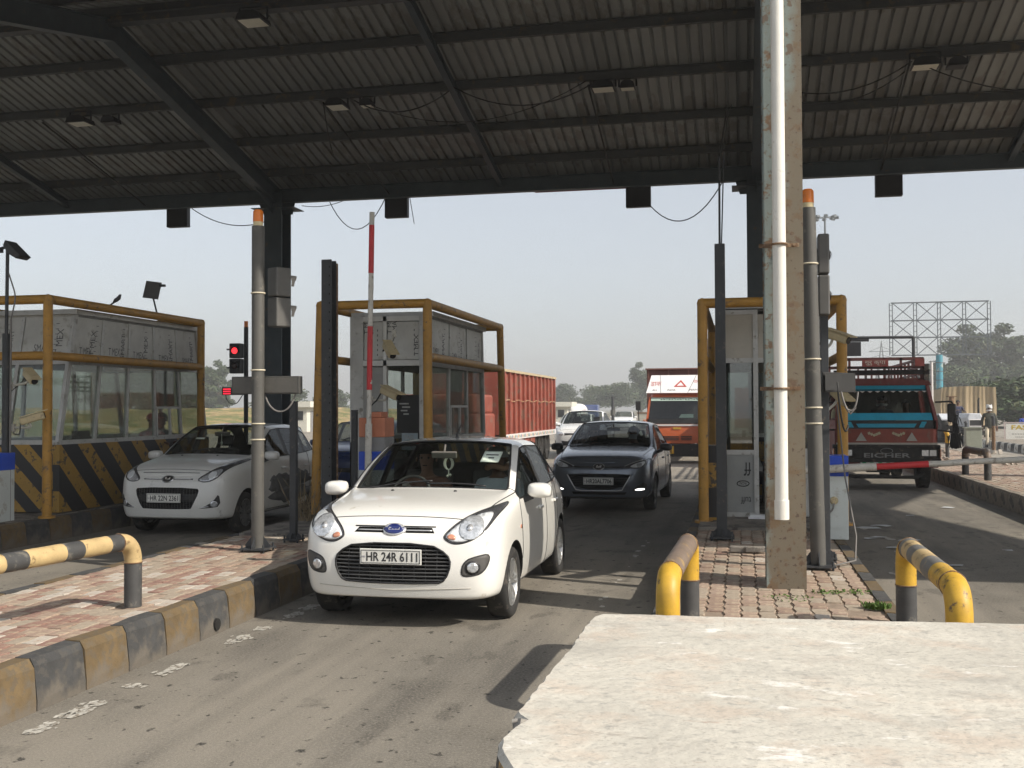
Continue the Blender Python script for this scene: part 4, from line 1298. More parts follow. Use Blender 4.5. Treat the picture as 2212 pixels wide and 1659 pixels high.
weed('sparse weeds in the joints in front of the column base', .35, 8.25, .2, 60, .014)
weed('dark sparse weeds by the right kerb of the centre island', .85, 8.6, .14, 60, .02)
M_DRY = mat('dry_straw', (.25, .19, .11), .9, var=.3)
m = MB()
for k in range(60):
    p = Vector((rnd.uniform(-.12, .12), rnd.uniform(-.1, .1), 0)); q = Vector((rnd.gauss(0, .35), rnd.gauss(0, .3), 1)).normalized()
    m.tube([p, p + q * rnd.uniform(.2, .75)], [.005, .002], 4)
tag(m.obj('dry_shrub', M_DRY, loc=(-5.35, 12.6, .3)), 'dry leafless stalks beside the foot of the peeling yellow upright', 'plant')
m = MB()
vs = []
m.box((-.0, 0, .03), (.3, .09, .06)); m.box((.1, -.02, .035), (.22, .08, .055), (0, 0, .2))
tag(m.obj('rubble', M_SLAB, loc=(.03, 10.75, .3), bevel=.01), 'lump of broken mortar beside the column on the paving', 'rubble')
# ------------------------------------------------------------------ cars
M_TYRE = mat('tyre_rubber', (.022, .021, .02), .85, var=.25, scale=14, spots=(.07, .06, .05), spot_scale=10, spot_amt=.3)
M_RIM = mat('alloy_silver', (.55, .55, .54), .35, metal=.8, var=.1)
M_RIMG = mat('steel_rim_grey', (.16, .16, .155), .5, metal=.4, var=.15)
M_TRIM = mat('black_trim', (.018, .018, .019), .5, var=.15)
M_WELL = mat('wheel_well_black', (.012, .012, .012), .95, var=.1)
M_LINER = mat('cabin_lining', (.13, .12, .105), .85, var=.15)
M_SEAT = mat('seat_fabric', (.07, .066, .062), .9, var=.2)
M_CHROME = mat('chrome', (.72, .72, .72), .18, metal=.6, var=.03)
M_LAMP = mat('lamp_reflector', (.66, .68, .70), .2, metal=.55, var=.35, scale=38, coat=.6)
M_LAMPCL = mat('lamp_clear', (.74, .76, .77), .12, metal=.1, var=.14, scale=45, coat=1.)
M_LAMPDK = mat('lamp_bezel', (.06, .06, .065), .2, var=.15, coat=.8)
M_AMBER = mat('amber_lens', (.55, .25, .16), .2, var=.2, scale=60, coat=.5)
M_PLATE = mat('plate_white', (.72, .71, .66), .5, var=.05)
M_PLATEY = mat('plate_yellow', (.75, .45, .02), .5, var=.05)
G_WIND = glass('windscreen_glass', (.80, .85, .81), .04)
G_SIDE = glass('side_glass', (.6, .64, .62), .06)
G_DARK = glass('dark_film_glass', (.5, .53, .52), .05)
M_EMBLUE = mat('emblem_blue', (.01, .02, .13), .3, coat=1., var=.05)
M_DRL = mat('daytime_lamp_lit', (1, .98, .93), .3, emit=2.2, var=.02)

ROW_W = (0, .86, .965, 1.0, 1.0, .985)      # half widths of rows 0..5 as a share of the body half width
# station: y, share of the width, z of rows 0..10, w of rows 6..10, extra y of rows 2..10
HATCH = [
    (.035, .70, (.25, .25, .27, .42, .60, .715, .755, .78, .79, .80, .80), (.58, .52, .46, .25, 0), (.03, -.02, .0, .02, .06, .085, .09, .08, .075)),
    (.13, .905, (.22, .22, .25, .42, .61, .745, .795, .825, .845, .86, .865), (.72, .62, .55, .29, 0), (.02, 0, 0, .01, .04, .06, .06, .04, .03)),
    (.33, .985, (.21, .21, .24, .43, .62, .785, .86, .895, .92, .935, .94), (.785, .67, .59, .31, 0), (0,) * 9),
    (.75, 1.0, (.21, .21, .22, .43, .63, .82, .915, .955, .975, .99, .995), (.795, .70, .61, .33, 0), (0,) * 9),
    (1.07, 1.0, (.21, .21, .22, .43, .63, .83, .935, .99, 1.005, 1.025, 1.03), (.805, .755, .695, .38, 0), (0, 0, 0, 0, .0, .13, .10, .01, -.02)),
    (1.46, 1.0, (.21, .21, .22, .43, .63, .835, .95, 1.185, 1.21, 1.24, 1.248), (.805, .71, .65, .355, 0), (0, 0, 0, 0, 0, .04, .03, 0, -.01)),
    (1.88, 1.0, (.21, .21, .22, .43, .63, .84, .96, 1.35, 1.385, 1.412, 1.418), (.805, .645, .58, .315, 0), (0, 0, 0, 0, 0, .02, .0, -.03, -.04)),
    (2.13, 1.0, (.21, .21, .22, .43, .63, .845, .965, 1.365, 1.405, 1.432, 1.437), (.805, .638, .57, .305, 0), (0,) * 9),
    (2.22, 1.0, (.21, .21, .22, .43, .63, .845, .967, 1.366, 1.408, 1.434, 1.439), (.805, .636, .568, .305, 0), (0,) * 9),
    (2.86, .995, (.21, .21, .22, .43, .63, .855, .985, 1.345, 1.398, 1.426, 1.43), (.79, .62, .552, .295, 0), (0,) * 9),
    (2.94, .993, (.21, .21, .22, .43, .63, .858, .99, 1.338, 1.395, 1.422, 1.426), (.785, .617, .55, .295, 0), (0,) * 9),
    (3.27, .985, (.22, .22, .24, .43, .63, .87, 1.01, 1.28, 1.365, 1.395, 1.40), (.76, .594, .528, .285, 0), (0, 0, 0, 0, 0, 0, .02, .03, .04)),
    (3.58, .965, (.25, .25, .27, .44, .63, .86, .99, 1.03, 1.045, 1.055, 1.06), (.72, .63, .56, .3, 0), (0, 0, 0, 0, 0, 0, .02, .03, .04)),
    (3.72, .91, (.27, .27, .29, .45, .63, .83, .93, .95, .96, .97, .97), (.66, .58, .52, .28, 0), (.02, .03, .02, 0, 0, 0, 0, 0, 0)),
    (3.77, .78, (.30, .30, .32, .46, .62, .79, .88, .90, .91, .92, .92), (.56, .5, .44, .24, 0), (.0, .02, .01, 0, 0, 0, 0, 0, 0)),
]
def face_kind(i, j):
    """what the cell between stations i, i+1 and rows j, j+1 is."""
    if 4 <= i < 6 and j >= 8: return 1                 # windscreen
    if 4 <= i < 7 and j == 6: return 2                 # front door glass
    if 8 <= i < 9 and j == 6: return 2                 # rear door glass
    if 10 <= i < 11 and j == 6: return 2               # quarter glass
    if i in (7, 9) and j == 6: return 4                # black pillars
    if 11 <= i < 12 and j >= 8: return 3               # rear glass
    if 1 <= i < 4 and j >= 7: return 6                 # bonnet
    if 4 <= i < 8 and 2 <= j < 6: return 7             # front door
    if 8 <= i < 10 and 2 <= j < 6: return 8            # rear door
    return 0
def wheel(parent, x, y, R, w, side, spokes, rim, dbl=True):
    t = sub('wheel', parent, (x, y, R))
    o = w / 2
    prof = [(R * .66, -o * .8), (R * .8, -o), (R * .93, -o * .97), (R * .985, -o * .8), (R, -o * .5), (R, o * .5), (R * .985, o * .8), (R * .93, o * .97), (R * .8, o), (R * .66, o * .8)]
    m = MB(); m.lathe(prof, (0, 0, 0), 'X', 36); m.obj('tyre', M_TYRE, t, smooth='full')
    m = MB()
    for k in range(3):
        xx = (k - 1) * o * .5
        m.lathe([(R * 1.0008, xx - .005), (R * .985, xx - .004), (R * .985, xx + .004), (R * 1.0008, xx + .005)], (0, 0, 0), 'X', 36)
    f = side * o
    m = MB()
    m.lathe([(R * .68, f * .82), (R * .66, f * .86), (R * .62, f * .7), (R * .6, -f * .6)], (0, 0, 0), 'X', 30)
    m.lathe([(0, f * .66), (R * .1, f * .64), (R * .14, f * .5), (R * .14, f * .2)], (0, 0, 0), 'X', 16)
    for k in range(spokes):
        a = 2 * PI * k / spokes
        for e in ((-.1, .1) if dbl else (0,)):
            p = Vector((f * .55, R * .12 * math.cos(a + e), R * .12 * math.sin(a + e)))
            q = Vector((f * .74, R * .635 * math.cos(a + e * 1.3), R * .635 * math.sin(a + e * 1.3)))
            m.bar(p, q, R * .075 if dbl else R * .13, R * .06, up=Vector((1, 0, 0)))
    m.obj('rim', rim, t, smooth=True)
    m = MB(); m.lathe([(0, f * .25), (R * .6, f * .25)], (0, 0, 0), 'X', 24); m.obj('brake_disc', M_WELL, t)
    return t
class Skin:
    """projects outlines on the car's surface."""
    def __init__(s, me):
        s.bvh = BVHTree.FromPolygons([v.co.copy() for v in me.vertices], [tuple(p.vertices) for p in me.polygons])
    def hit(s, a, b, axis, sgn=1):
        if axis == 'F':
            o, d = Vector((a, -3, b)), Vector((0, 1, 0))
        elif axis == 'S':
            o, d = Vector((3 * sgn, a, b)), Vector((-sgn, 0, 0))
        else:
            o, d = Vector((a, b, 4)), Vector((0, 0, -1))
        h = s.bvh.ray_cast(o, d)
        if h[0] is None:
            h = s.bvh.find_nearest(o + d * 3)
        n = h[1] if h[1].dot(d) < 0 else -h[1]
        s.n = (n - d * .35).normalized()
        return h[0], d
    def patch(s, outline, name, m_, parent, off=.004, axis='F', sgn=1, grid=.035, thick=.02, mirror=False, smooth='full'):
        outs = [outline] + ([[(-x, z) for x, z in outline]] if mirror else [])
        res = []
        for ol in outs:
            xs, zs = [p[0] for p in ol], [p[1] for p in ol]
            pts = [Vector(p) for p in ol]
            n = len(pts)
            x = min(xs) + grid / 2
            while x < max(xs):
                z = min(zs) + grid / 2
                while z < max(zs):
                    pts.append(Vector((x, z)))
                    z += grid
                x += grid
            r = geometry.delaunay_2d_cdt(pts, [(i, (i + 1) % n) for i in range(n)], [], 1, 1e-5)
            top, bot = [], []
            for p in r[0]:
                h, d = s.hit(p.x, p.y, axis, sgn)
                top.append(h + s.n * off)
                bot.append(h - s.n * thick)
            k = len(top)
            fs = [tuple(f) for f in r[2]]
            cnt = {}
            for f in fs:
                for a, b in zip(f, f[1:] + f[:1]):
                    cnt[(a, b)] = 1
            rim = [(a, b) for (a, b) in cnt if (b, a) not in cnt]
            fs2 = fs + [(b, a, a + k, b + k) for a, b in rim]
            me = MB().add(top + bot, fs2).mesh(name)
            fix(me)
            res.append(link(name, me, m_, parent, smooth))
        return res
    def line(s, pts, name, m_, parent, r=.005, axis='F', sgn=1, step=.03, off=0.):
        path = []
        for a, b in zip(pts, pts[1:]):
            L = math.hypot(a[0] - b[0], a[1] - b[1])
            n = max(1, int(L / step))
            for k in range(n):
                f = k / n
                h, d = s.hit(a[0] + (b[0] - a[0]) * f, a[1] + (b[1] - a[1]) * f, axis, sgn)
                path.append(h + s.n * off)
        h, d = s.hit(pts[-1][0], pts[-1][1], axis, sgn)
        path.append(h + s.n * off)
        path = [p for i, p in enumerate(path) if i == 0 or (p - path[i - 1]).length > 1e-4]
        m = MB(); m.tube(path, r, 6)
        return m.obj(name, m_, parent, smooth='full')
def ell(cx, cz, a, b, n=24):
    return [(cx + a * math.cos(2 * PI * i / n), cz + b * math.sin(2 * PI * i / n)) for i in range(n)]
def build_car(name, label, cat, loc, paint, dims, cuts, rotz=0., glassm=None, wheels=(.29, .175, 7, None), group=None, level=3, zmap=None, interior=True, axles=(.76, 3.25)):
    """dims = width, length, height factors against HATCH (1.68 x 3.795 x 1.44). cuts: recess outlines cut into the nose."""
    t = thing(name, label, cat, loc, rotz, group)
    W, L, H = dims
    sx, sy = W / 1.68, L / 3.80
    zm = zmap or (lambda z: z * H / 1.44)
    grid = []
    for (y, s_, zs, ws, dy) in HATCH:
        w = [ROW_W[j] * s_ * .84 for j in range(6)] + list(ws)
        col = []
        for j in range(11):
            e = dy[j - 2] if j >= 2 else .02
            col.append(Vector((w[j] * sx, (y + e) * sy, zm(zs[j]))))
        grid.append(col)
    S, Rn = len(grid), 11
    vs, idx = [], {}
    def vid(i, j, side):
        if j in (0, 10):
            side = 0
        k = (i, j, side)
        if k not in idx:
            p = grid[i][j]
            idx[k] = len(vs)
            vs.append((p.x * (1 if side >= 0 else -1), p.y, p.z) if side else (0, p.y, p.z))
        return idx[k]
    fs, mi, info = [], [], []
    for side in (1, -1):
        for i in range(S - 1):
            for j in range(Rn - 1):
                q = [vid(i, j, side), vid(i + 1, j, side), vid(i + 1, j + 1, side), vid(i, j + 1, side)]
                q = q if side > 0 else q[::-1]
                fs.append(tuple(dict.fromkeys(q)))
                mi.append(face_kind(i, j))
    for i, sg, dyc in ((0, 1, -.055), (S - 1, -1, .02)):           # nose and tail with a centre column
        cen = {}
        for j in range(Rn):
            if j in (0, 10):
                cen[j] = vid(i, j, 0)
            else:
                p = grid[i][j]
                cen[j] = len(vs)
                vs.append((0, p.y + dyc * sy * (1 if 2 <= j <= 5 else .5), p.z))
        for side in (1, -1):
            for j in range(Rn - 1):
                q = [vid(i, j, side), vid(i, j + 1, side), cen[j + 1], cen[j]]
                q = list(dict.fromkeys(q))
                if side * sg < 0:
                    q = q[::-1]
                fs.append(tuple(q))
                mi.append(0)
    me = bpy.data.meshes.new('car')
    me.from_pydata(vs, [], fs)
    me.polygons.foreach_set('material_index', mi)
    slots = [paint, glassm or G_WIND, G_SIDE if glassm is None else glassm, G_DARK, M_TRIM, M_WELL, paint, paint, paint]
    for m_ in slots:
        me.materials.append(m_)
    fix(me)
    # creases round the glass, soft creases along shoulder and bonnet edge
    cr = me.attributes.new('crease_edge', 'FLOAT', 'EDGE')
    ef = {}
    for p in me.polygons:
        for k in p.edge_keys:
            ef.setdefault(k, []).append(p.material_index)
    gl = {1, 2, 3, 4}
    for e in me.edges:
        a = ef.get(tuple(sorted(e.vertices)), [])
        v = 0.
        if len(a) == 2 and a[0] != a[1] and (a[0] in gl or a[1] in gl):
            v = .8
        cr.data[e.index].value = v
    cv = me.attributes.new('crease_vert', 'FLOAT', 'POINT')
    for (i, j) in ((4, 8), (6, 8), (4, 7), (6, 7), (7, 6), (7, 7), (8, 6), (8, 7), (9, 6), (9, 7), (10, 6), (10, 7), (11, 6), (11, 8), (12, 8)):
        for side in (1, -1):
            cv.data[idx[(i, j, side)]].value = .55
    base = evaluated(me, [('SUBSURF', dict(levels=level, render_levels=level))])
    skin = Skin(base)
    # wheel arches and nose recesses
    R, tw, spokes, rim = wheels
    rim = rim or M_RIM
    cm = MB()
    ya, yb = axles[0] * sy, axles[1] * sy
    for y in (ya, yb):
        for sd in (-1, 1):
            n = 32
            x0, x1 = sd * (W / 2 - .3), sd * (W / 2 + .3)
            a = [(x0, y + (R + .05) * math.cos(2 * PI * k / n), R * 1.02 + (R + .05) * math.sin(2 * PI * k / n)) for k in range(n)]
            b = [(x1, p[1], p[2]) for p in a]
            f = [tuple(range(n)), tuple(range(n, 2 * n))[::-1]] + [(k, n + k, n + (k + 1) % n, (k + 1) % n) for k in range(n)]
            cm.add(a + b, f, 5)
    for ol, depth in cuts:
        n = len(ol)
        h = min((skin.hit(x, z, 'F')[0].y for x, z in ol))
        a = [(x, -.5, z) for x, z in ol]
        b = [(x, skin.hit(x, z, 'F')[0].y + depth, z) for x, z in ol]
        cm.add(a + b, [tuple(range(n)), tuple(range(n, 2 * n))[::-1]] + [(k, n + k, n + (k + 1) % n, (k + 1) % n) for k in range(n)], 5)
    cme = cm.mesh('cut')
    fix(cme)
    for m_ in slots:
        cme.materials.append(m_)
    co = bpy.data.objects.new('cut', cme)
    fin = evaluated(base, [('BOOLEAN', dict(operation='DIFFERENCE', object=co, solver='EXACT'))], [co])
    names = {0: 'body', 1: 'windscreen', 2: 'side_window', 3: 'rear_window', 4: 'pillar', 5: 'wheel_arch_liner', 6: 'bonnet', 7: 'door', 8: 'door'}
    co_ = [v.co.copy() for v in fin.vertices]
    groups = {}
    for p in fin.polygons:
        k = p.material_index
        c = p.center
        key = (k, 0)
        if k == 5:
            key = (k, (1 if c.x > 0 else 2) + (0 if c.y < .4 * sy and abs(c.x) < .52 else 10 if c.y < 2 else 20))
        if k in (2, 4, 7, 8):
            key = (k, (1 if c.x > 0 else -1) * (1 if k in (7, 8) else (1 + (c.y > 2.17 * sy) + (c.y > 2.9 * sy))))
        groups.setdefault(key, []).append(tuple(p.vertices))
    edges = {}
    for (k, q), pol in groups.items():
        used = {}
        vv = []
        ff = []
        for p in pol:
            r_ = []
            for i in p:
                if i not in used:
                    used[i] = len(vv)
                    vv.append(co_[i])
                r_.append(used[i])
            ff.append(tuple(r_))
        mb = MB().add(vv, ff)
        mm = mb.mesh(names[k])
        link(names[k], mm, slots[k], t, smooth='full' if k in (1, 2, 3) else True)
        for p in pol:
            for a, b in zip(p, p[1:] + p[:1]):
                edges.setdefault((min(a, b), max(a, b)), set()).add(k if k not in (7, 8) else (k, q))
    seal, seam, lin = MB(), MB(), MB()
    for (a, b), ks in edges.items():
        if len(ks) < 2:
            continue
        plain = {k for k in ks if not isinstance(k, tuple)}
        g_ = plain & {1, 2, 3, 4}
        if g_ and len(ks) == 2 and ks != {2, 4}:
            seal.bar(co_[a], co_[b], .016 if 1 in ks else .012, .012)
        elif not g_ and 5 not in plain:
            seam.bar(co_[a], co_[b], .0075, .006)
    o = seal.obj('window_seal', M_TRIM, t); o['kind'] = 'stuff'
    o = seam.obj('panel_gap', M_TRIM, t); o['kind'] = 'stuff'
    if interior:
        off = {}
        vn = [Vector((0, 0, 0)) for _ in co_]
        for p in fin.polygons:
            for i in p.vertices:
                vn[i] += p.normal
        use, vv, ff = {}, [], []
        for p in fin.polygons:
            if p.material_index in (1, 2, 3, 5) or p.center.z < .35 or p.center.y < 1.0 * sy:
                continue
            r_ = []
            for i in p.vertices:
                if i not in use:
                    use[i] = len(vv)
                    vv.append(co_[i] - vn[i].normalized() * .025)
                r_.append(use[i])
            ff.append(tuple(r_[::-1]))
        MB().add(vv, ff).obj('cabin_lining', M_LINER, t, smooth='full')
        zb = zm(.95)
        m = MB()
        m.prism([(1.02 * sy, zb - .45), (1.02 * sy, zb + .0), (1.2 * sy, zb + .02), (1.5 * sy, zb - .06), (1.62 * sy, zb - .2), (1.6 * sy, zb - .45)], (-.66 * sx, 0, 0), (0, 1, 0), (0, 0, 1), 1.32 * sx)
        m.obj('dashboard', M_LINER, t, bevel=.02)
        m = MB(); m.b2((-.68 * sx, .9 * sy, .26), (.68 * sx, 3.5 * sy, .3)); m.obj('floor_pan', M_WELL, t)
        for sd in (-1, 1):
            m = MB()
            m.box((sd * .34 * sx, 1.98 * sy, .5), (.48, .5, .16), (.1, 0, 0)); m.box((sd * .34 * sx, 2.28 * sy, .82), (.46, .13, .62), (-.25, 0, 0)); m.box((sd * .34 * sx, 2.38 * sy, zb + .24), (.25, .08, .17), (-.2, 0, 0))
            m.obj('seat', M_SEAT, t, bevel=.03)
        m = MB(); m.box((0, 3.0 * sy, .52), (1.2 * sx, .5, .18)); m.box((0, 3.28 * sy, .85), (1.2 * sx, .14, .6), (-.25, 0, 0)); m.obj('rear_seat', M_SEAT, t, bevel=.03)
        m = MB(); c = Vector((-.34 * sx, 1.68 * sy, zb - .02)); ax = Vector((0, .85, -.5)).normalized(); s1 = Vector((1, 0, 0)); s2 = ax.cross(s1)
        m.tube([c + (s1 * math.cos(a) + s2 * math.sin(a)) * .18 for a in [2 * PI * k / 24 for k in range(24)]], .014, 8, closed=True)
        m.bar(c - s1 * .18, c + s1 * .18, .04, .02); m.bar(c, c - ax * .2, .05, .05)
        m.obj('steering_wheel', mat('wheel_plastic', (.09, .085, .08), .5), t, smooth=True)
        m = MB(); m.box((0, 1.62 * sy, zm(1.29)), (.24, .03, .065), (.2, 0, 0)); m.bar((0, 1.62 * sy, zm(1.31)), (0, 1.66 * sy, zm(1.385)), .02, .02); m.obj('rear_view_mirror', M_LINER, t, bevel=.01)
    m = MB(); m.b2((-W * .36, .5 * sy, .19), (W * .36, 3.6 * sy, .24)); m.obj('underbody', M_WELL, t)
    for y in (ya, yb):
        for sd in (-1, 1):
            wheel(t, sd * (W / 2 - tw / 2 - .015), y, R, tw, sd, spokes, rim)
    # mirrors
    for sd in (-1, 1):
        mr = MB()
        cx_, cy_, cz_ = sd * (W / 2 + .1), 1.33 * sy, zm(1.0)
        pr = chaikin([(-.105, -.062), (.09, -.07), (.112, -.02), (.1, .062), (-.07, .068), (-.105, .04)], 2)
        secs = ((-.085, .45), (-.07, .78), (-.035, .96), (.02, 1.0), (.03, .97))
        n_ = len(pr)
        for yy, k_ in secs:
            mr.v += [(cx_ + sd * x * k_, cy_ + yy, cz_ + z * k_) for x, z in pr]
        for q in range(len(secs) - 1):
            mr.add([], [])
            for i_ in range(n_):
                a_, b_ = q * n_ + i_, q * n_ + (i_ + 1) % n_
                mr.f.append((a_, b_, b_ + n_, a_ + n_)); mr.m.append(0)
        mr.f += [tuple(range(n_)), tuple(range((len(secs) - 1) * n_, len(secs) * n_))]; mr.m += [0, 0]
        o = mr.obj('mirror', paint if paint.name != 'grey_car_paint' else M_TRIM, t, smooth=True, recalc=True)
        m2 = MB(); m2.bar((sd * (W / 2 - .08), cy_ - .02, cz_ - .1), (cx_ - sd * .06, cy_, cz_ - .05), .07, .05); m2.obj('mirror_arm', M_TRIM, o)
        m2 = MB(); m2.box((cx_, cy_ + .034, cz_), (.17, .006, .1)); m2.obj('mirror_glass', M_CHROME, o)
    # door handles, wipers, washer jets, side repeaters
    for sd in (-1, 1):
        for yy in (1.98, 2.86):
            h, d = skin.hit(yy * sy, zm(.80), 'S', sd)
            m = MB(); m.box((h.x + sd * .012, h.y, h.z), (.025, .16, .03)); m.obj('door_handle', paint, t, bevel=.01)
        skin.patch([(1.0 * sy, zm(.7)), (1.07 * sy, zm(.7)), (1.07 * sy, zm(.73)), (1.0 * sy, zm(.73))], 'side_repeater', M_AMBER, t, .004, 'S', sd, .05)
    for x0, x1, zz in ((-.55, .02, 1.03), (-.02, .5, 1.03)):
        skin.line([(x0 * sx, 1.1 * sy), ((x0 + x1) / 2 * sx, 1.12 * sy), (x1 * sx, 1.14 * sy)], 'wiper', M_TRIM, t, .008, 'T', off=.012)
    for x0 in (-.28, .28):
        h, d = skin.hit(x0 * sx, .93 * sy, 'T')
        m = MB(); m.lathe([(0, .014), (.012, .01), (.016, 0)], h, 'Z', 10); m.obj('washer_jet', M_TRIM, t)
    return t, skin, zm, sx, sy
def plate(t, skin, x, z, body, w=.5, h=.12, m_=None, yoff=-.03, two=None):
    hh, d = skin.hit(x, z, 'F')
    y = hh.y + yoff
    m = MB(); m.b2((x - w / 2, y, z - h / 2), (x + w / 2, y + .012, z + h / 2)); p = m.obj('number_plate', m_ or M_PLATE, t, bevel=.004)
    e = .012
    m = MB()
    for a, b in (((-w / 2 + e, -h / 2 + e), (w / 2 - e, -h / 2 + e)), ((w / 2 - e, -h / 2 + e), (w / 2 - e, h / 2 - e)), ((w / 2 - e, h / 2 - e), (-w / 2 + e, h / 2 - e)), ((-w / 2 + e, h / 2 - e), (-w / 2 + e, -h / 2 + e))):
        m.bar((x + a[0], y - .001, z + a[1]), (x + b[0], y - .001, z + b[1]), .003, .003)
    m.obj('plate_border', M_INK, p)
    if two:
        text(two[0], w * .7, h * .36, (x - w * .35, y, z + h * .06), (1, 0, 0), (0, 0, 1), M_INK, p, bold=.02)
        text(two[1], w * .7, h * .36, (x - w * .35, y, z - h * .42), (1, 0, 0), (0, 0, 1), M_INK, p, bold=.02)
    elif body:
        text(body, w * .83, h * .6, (x - w * .39, y, z - h * .3), (1, 0, 0), (0, 0, 1), M_INK, p, bold=.018)
        text('IND', w * .055, h * .12, (x - w * .465, y, z - h * .08), (1, 0, 0), (0, 0, 1), M_EMBLUE, p)
    return p
def hbars(t, skin, ol, zs, inset, r, m_, name='grille_bar'):
    """horizontal bars clipped to an outline, following the nose."""
    n = len(ol)
    for z in zs:
        xs = []
        for i in range(n):
            a, b = ol[i], ol[(i + 1) % n]
            if (a[1] - z) * (b[1] - z) < 0:
                xs.append(a[0] + (b[0] - a[0]) * (z - a[1]) / (b[1] - a[1]))
        if len(xs) < 2:
            continue
        x0, x1 = min(xs), max(xs)
        path = []
        for k in range(13):
            x = x0 + (x1 - x0) * k / 12
            h, d = skin.hit(x, z, 'F')
            path.append((x, h.y + inset, z))
        m = MB(); m.tube(path, r, 6); m.v = [(x, y, z + (zz - z) * 1.0) for (x, y, zz) in m.v]; m.obj(name, m_, t)
def vbars(t, skin, ol, xs, inset, r, m_):
    n = len(ol)
    m = MB()
    for x in xs:
        zs = []
        for i in range(n):
            a, b = ol[i], ol[(i + 1) % n]
            if (a[0] - x) * (b[0] - x) < 0:
                zs.append(a[1] + (b[1] - a[1]) * (x - a[0]) / (b[0] - a[0]))
        if len(zs) < 2:
            continue
        path = []
        for k in range(9):
            z = min(zs) + (max(zs) - min(zs)) * k / 8
            h, d = skin.hit(x, z, 'F')
            path.append((x, h.y + inset, z))
        m.tube(path, r, 4)
    if m.v:
        m.obj('grille_ribs', m_, t)
def hmark(t, skin, cx, cz, a, b, ring, fill):
    """chrome oval with a slanted H"""
    skin.patch(ell(cx, cz, a, b), 'emblem', ring, t, .010, grid=.05)
    o = skin.patch(ell(cx, cz, a * .82, b * .8), 'emblem_field', fill, t, .013, grid=.05)[0]
    h, d = skin.hit(cx, cz, 'F')
    m = MB()
    y = h.y - .016
    for p, q in (((-.45, -.55), (-.2, .6)), ((.2, -.6), (.45, .55)), ((-.3, -.12), (.3, .12))):
        m.bar((cx + p[0] * a, y, cz + p[1] * b), (cx + q[0] * a, y, cz + q[1] * b), b * .26, .006, up=Vector((0, 1, 0)))
    m.obj('emblem_mark', ring, t)

# ---- white hatchback in front
P_WHITE = mat('warm_white_paint', (.82, .805, .755), .22, var=.03, scale=2.5, coat=.9, spots=(.66, .62, .54), spot_scale=5, spot_amt=.1)
gr = chaikin([(-.30, .675), (.30, .675), (.445, .60), (.475, .52), (.43, .40), (.36, .37), (-.36, .37), (-.43, .40), (-.475, .52), (-.445, .60)], 1)
slot = [(-.33, .752), (.33, .752), (.30, .79), (-.30, .79)]
t, sk, zm, sx, sy = build_car('white_hatchback', 'cream white hatchback with an oval blue badge coming through the middle lane', 'car', (-2.67, 7.93, 0), P_WHITE, (1.68, 3.58, 1.45), [(gr, .07), (slot, .02)], wheels=(.29, .185, 7, M_RIM))
hbars(t, sk, gr, [.395 + .0285 * k for k in range(10)], .012, .0065, mat('grille_grey', (.06, .06, .06), .5))
vbars(t, sk, gr, [-.36 + .09 * k for k in range(9)], .02, .005, M_TRIM)
sk.line([(x * 1.0, z) for x, z in gr] + [gr[0]], 'grille_surround', M_TRIM, t, .008)
for sd in (-1, 1):
    m = MB()
    sk.line([(sd * .09, .772), (sd * .305, .772)], 'chrome_strip', M_CHROME, t, .007, off=-.005)
sk.line([(-.33, .797), (0, .80), (.33, .797)], 'panel_gap', M_TRIM, t, .006)
sk.patch(ell(0, .775, .094, .043), 'emblem', M_CHROME, t, .012, grid=.03)
sk.patch(ell(0, .775, .084, .034), 'emblem_field', M_EMBLUE, t, .016, grid=.03)
h, d = sk.hit(0, .775, 'F')
text('Ford', .1, .038, (-.05, h.y - .02, .758), (1, 0, 0), (0, 0, 1), mat('emblem_white', (.8, .8, .8), .4), t, shear=.35)
HL = chaikin([(.40, .735), (.43, .70), (.50, .672), (.60, .69), (.695, .745), (.755, .83), (.775, .95), (.72, .935), (.60, .895), (.50, .835)], 2)
def inset(ol, k, c=None):
    c = c or (sum(p[0] for p in ol) / len(ol), sum(p[1] for p in ol) / len(ol))
    return [(c[0] + (x - c[0]) * k, c[1] + (z - c[1]) * k) for x, z in ol]
sk.patch(HL, 'headlight', M_LAMPDK, t, .004, mirror=True, grid=.03)
hin = chaikin([(.418, .735), (.445, .706), (.51, .686), (.60, .70), (.685, .75), (.735, .83), (.735, .895), (.66, .892), (.53, .838)], 2)
for sd in (1, -1):
    o = sk.patch([(sd * x, z) for x, z in hin], 'lamp_housing', M_LAMPCL, t, .008, grid=.03)[0]
    sk.patch(ell(sd * .61, .79, .092, .085), 'main_reflector', M_LAMP, o, .012, grid=.02)
    sk.patch(ell(sd * .60, .79, .022, .022, 12), 'bulb', M_CHROME, o, .02, grid=.05)
    sk.patch(chaikin([(sd * .43, .73), (sd * .455, .708), (sd * .50, .703), (sd * .505, .73), (sd * .465, .748)], 1), 'indicator', M_AMBER, o, .012, grid=.03)
    sk.line([(sd * x, z) for x, z in HL] + [(sd * HL[0][0], HL[0][1])], 'headlight_gasket', M_TRIM, t, .006)
    fg = chaikin([(sd * .545, .44), (sd * .60, .425), (sd * .72, .45), (sd * .765, .60), (sd * .66, .58), (sd * .57, .545)], 2)
    o = sk.patch(fg, 'fog_lamp_recess', mat('recess_grey', (.085, .08, .075), .6), t, .003, grid=.03)[0]
    sk.line(fg + [fg[0]], 'recess_rim', M_TRIM, t, .006)
    sk.patch(ell(sd * .635, .495, .055, .053), 'fog_lamp_ring', M_TRIM, o, .008, grid=.03)
    sk.patch(ell(sd * .635, .495, .04, .038), 'fog_lamp', M_LAMP, o, .012, grid=.02)
plate(t, sk, 0, .575, 'HR 24R 6111', .5, .12, yoff=-.02)
sk.line([(-.62, .335), (0, .315), (.62, .335)], 'lip_seam', mat('lip_grey', (.45, .43, .38), .5), t, .004)
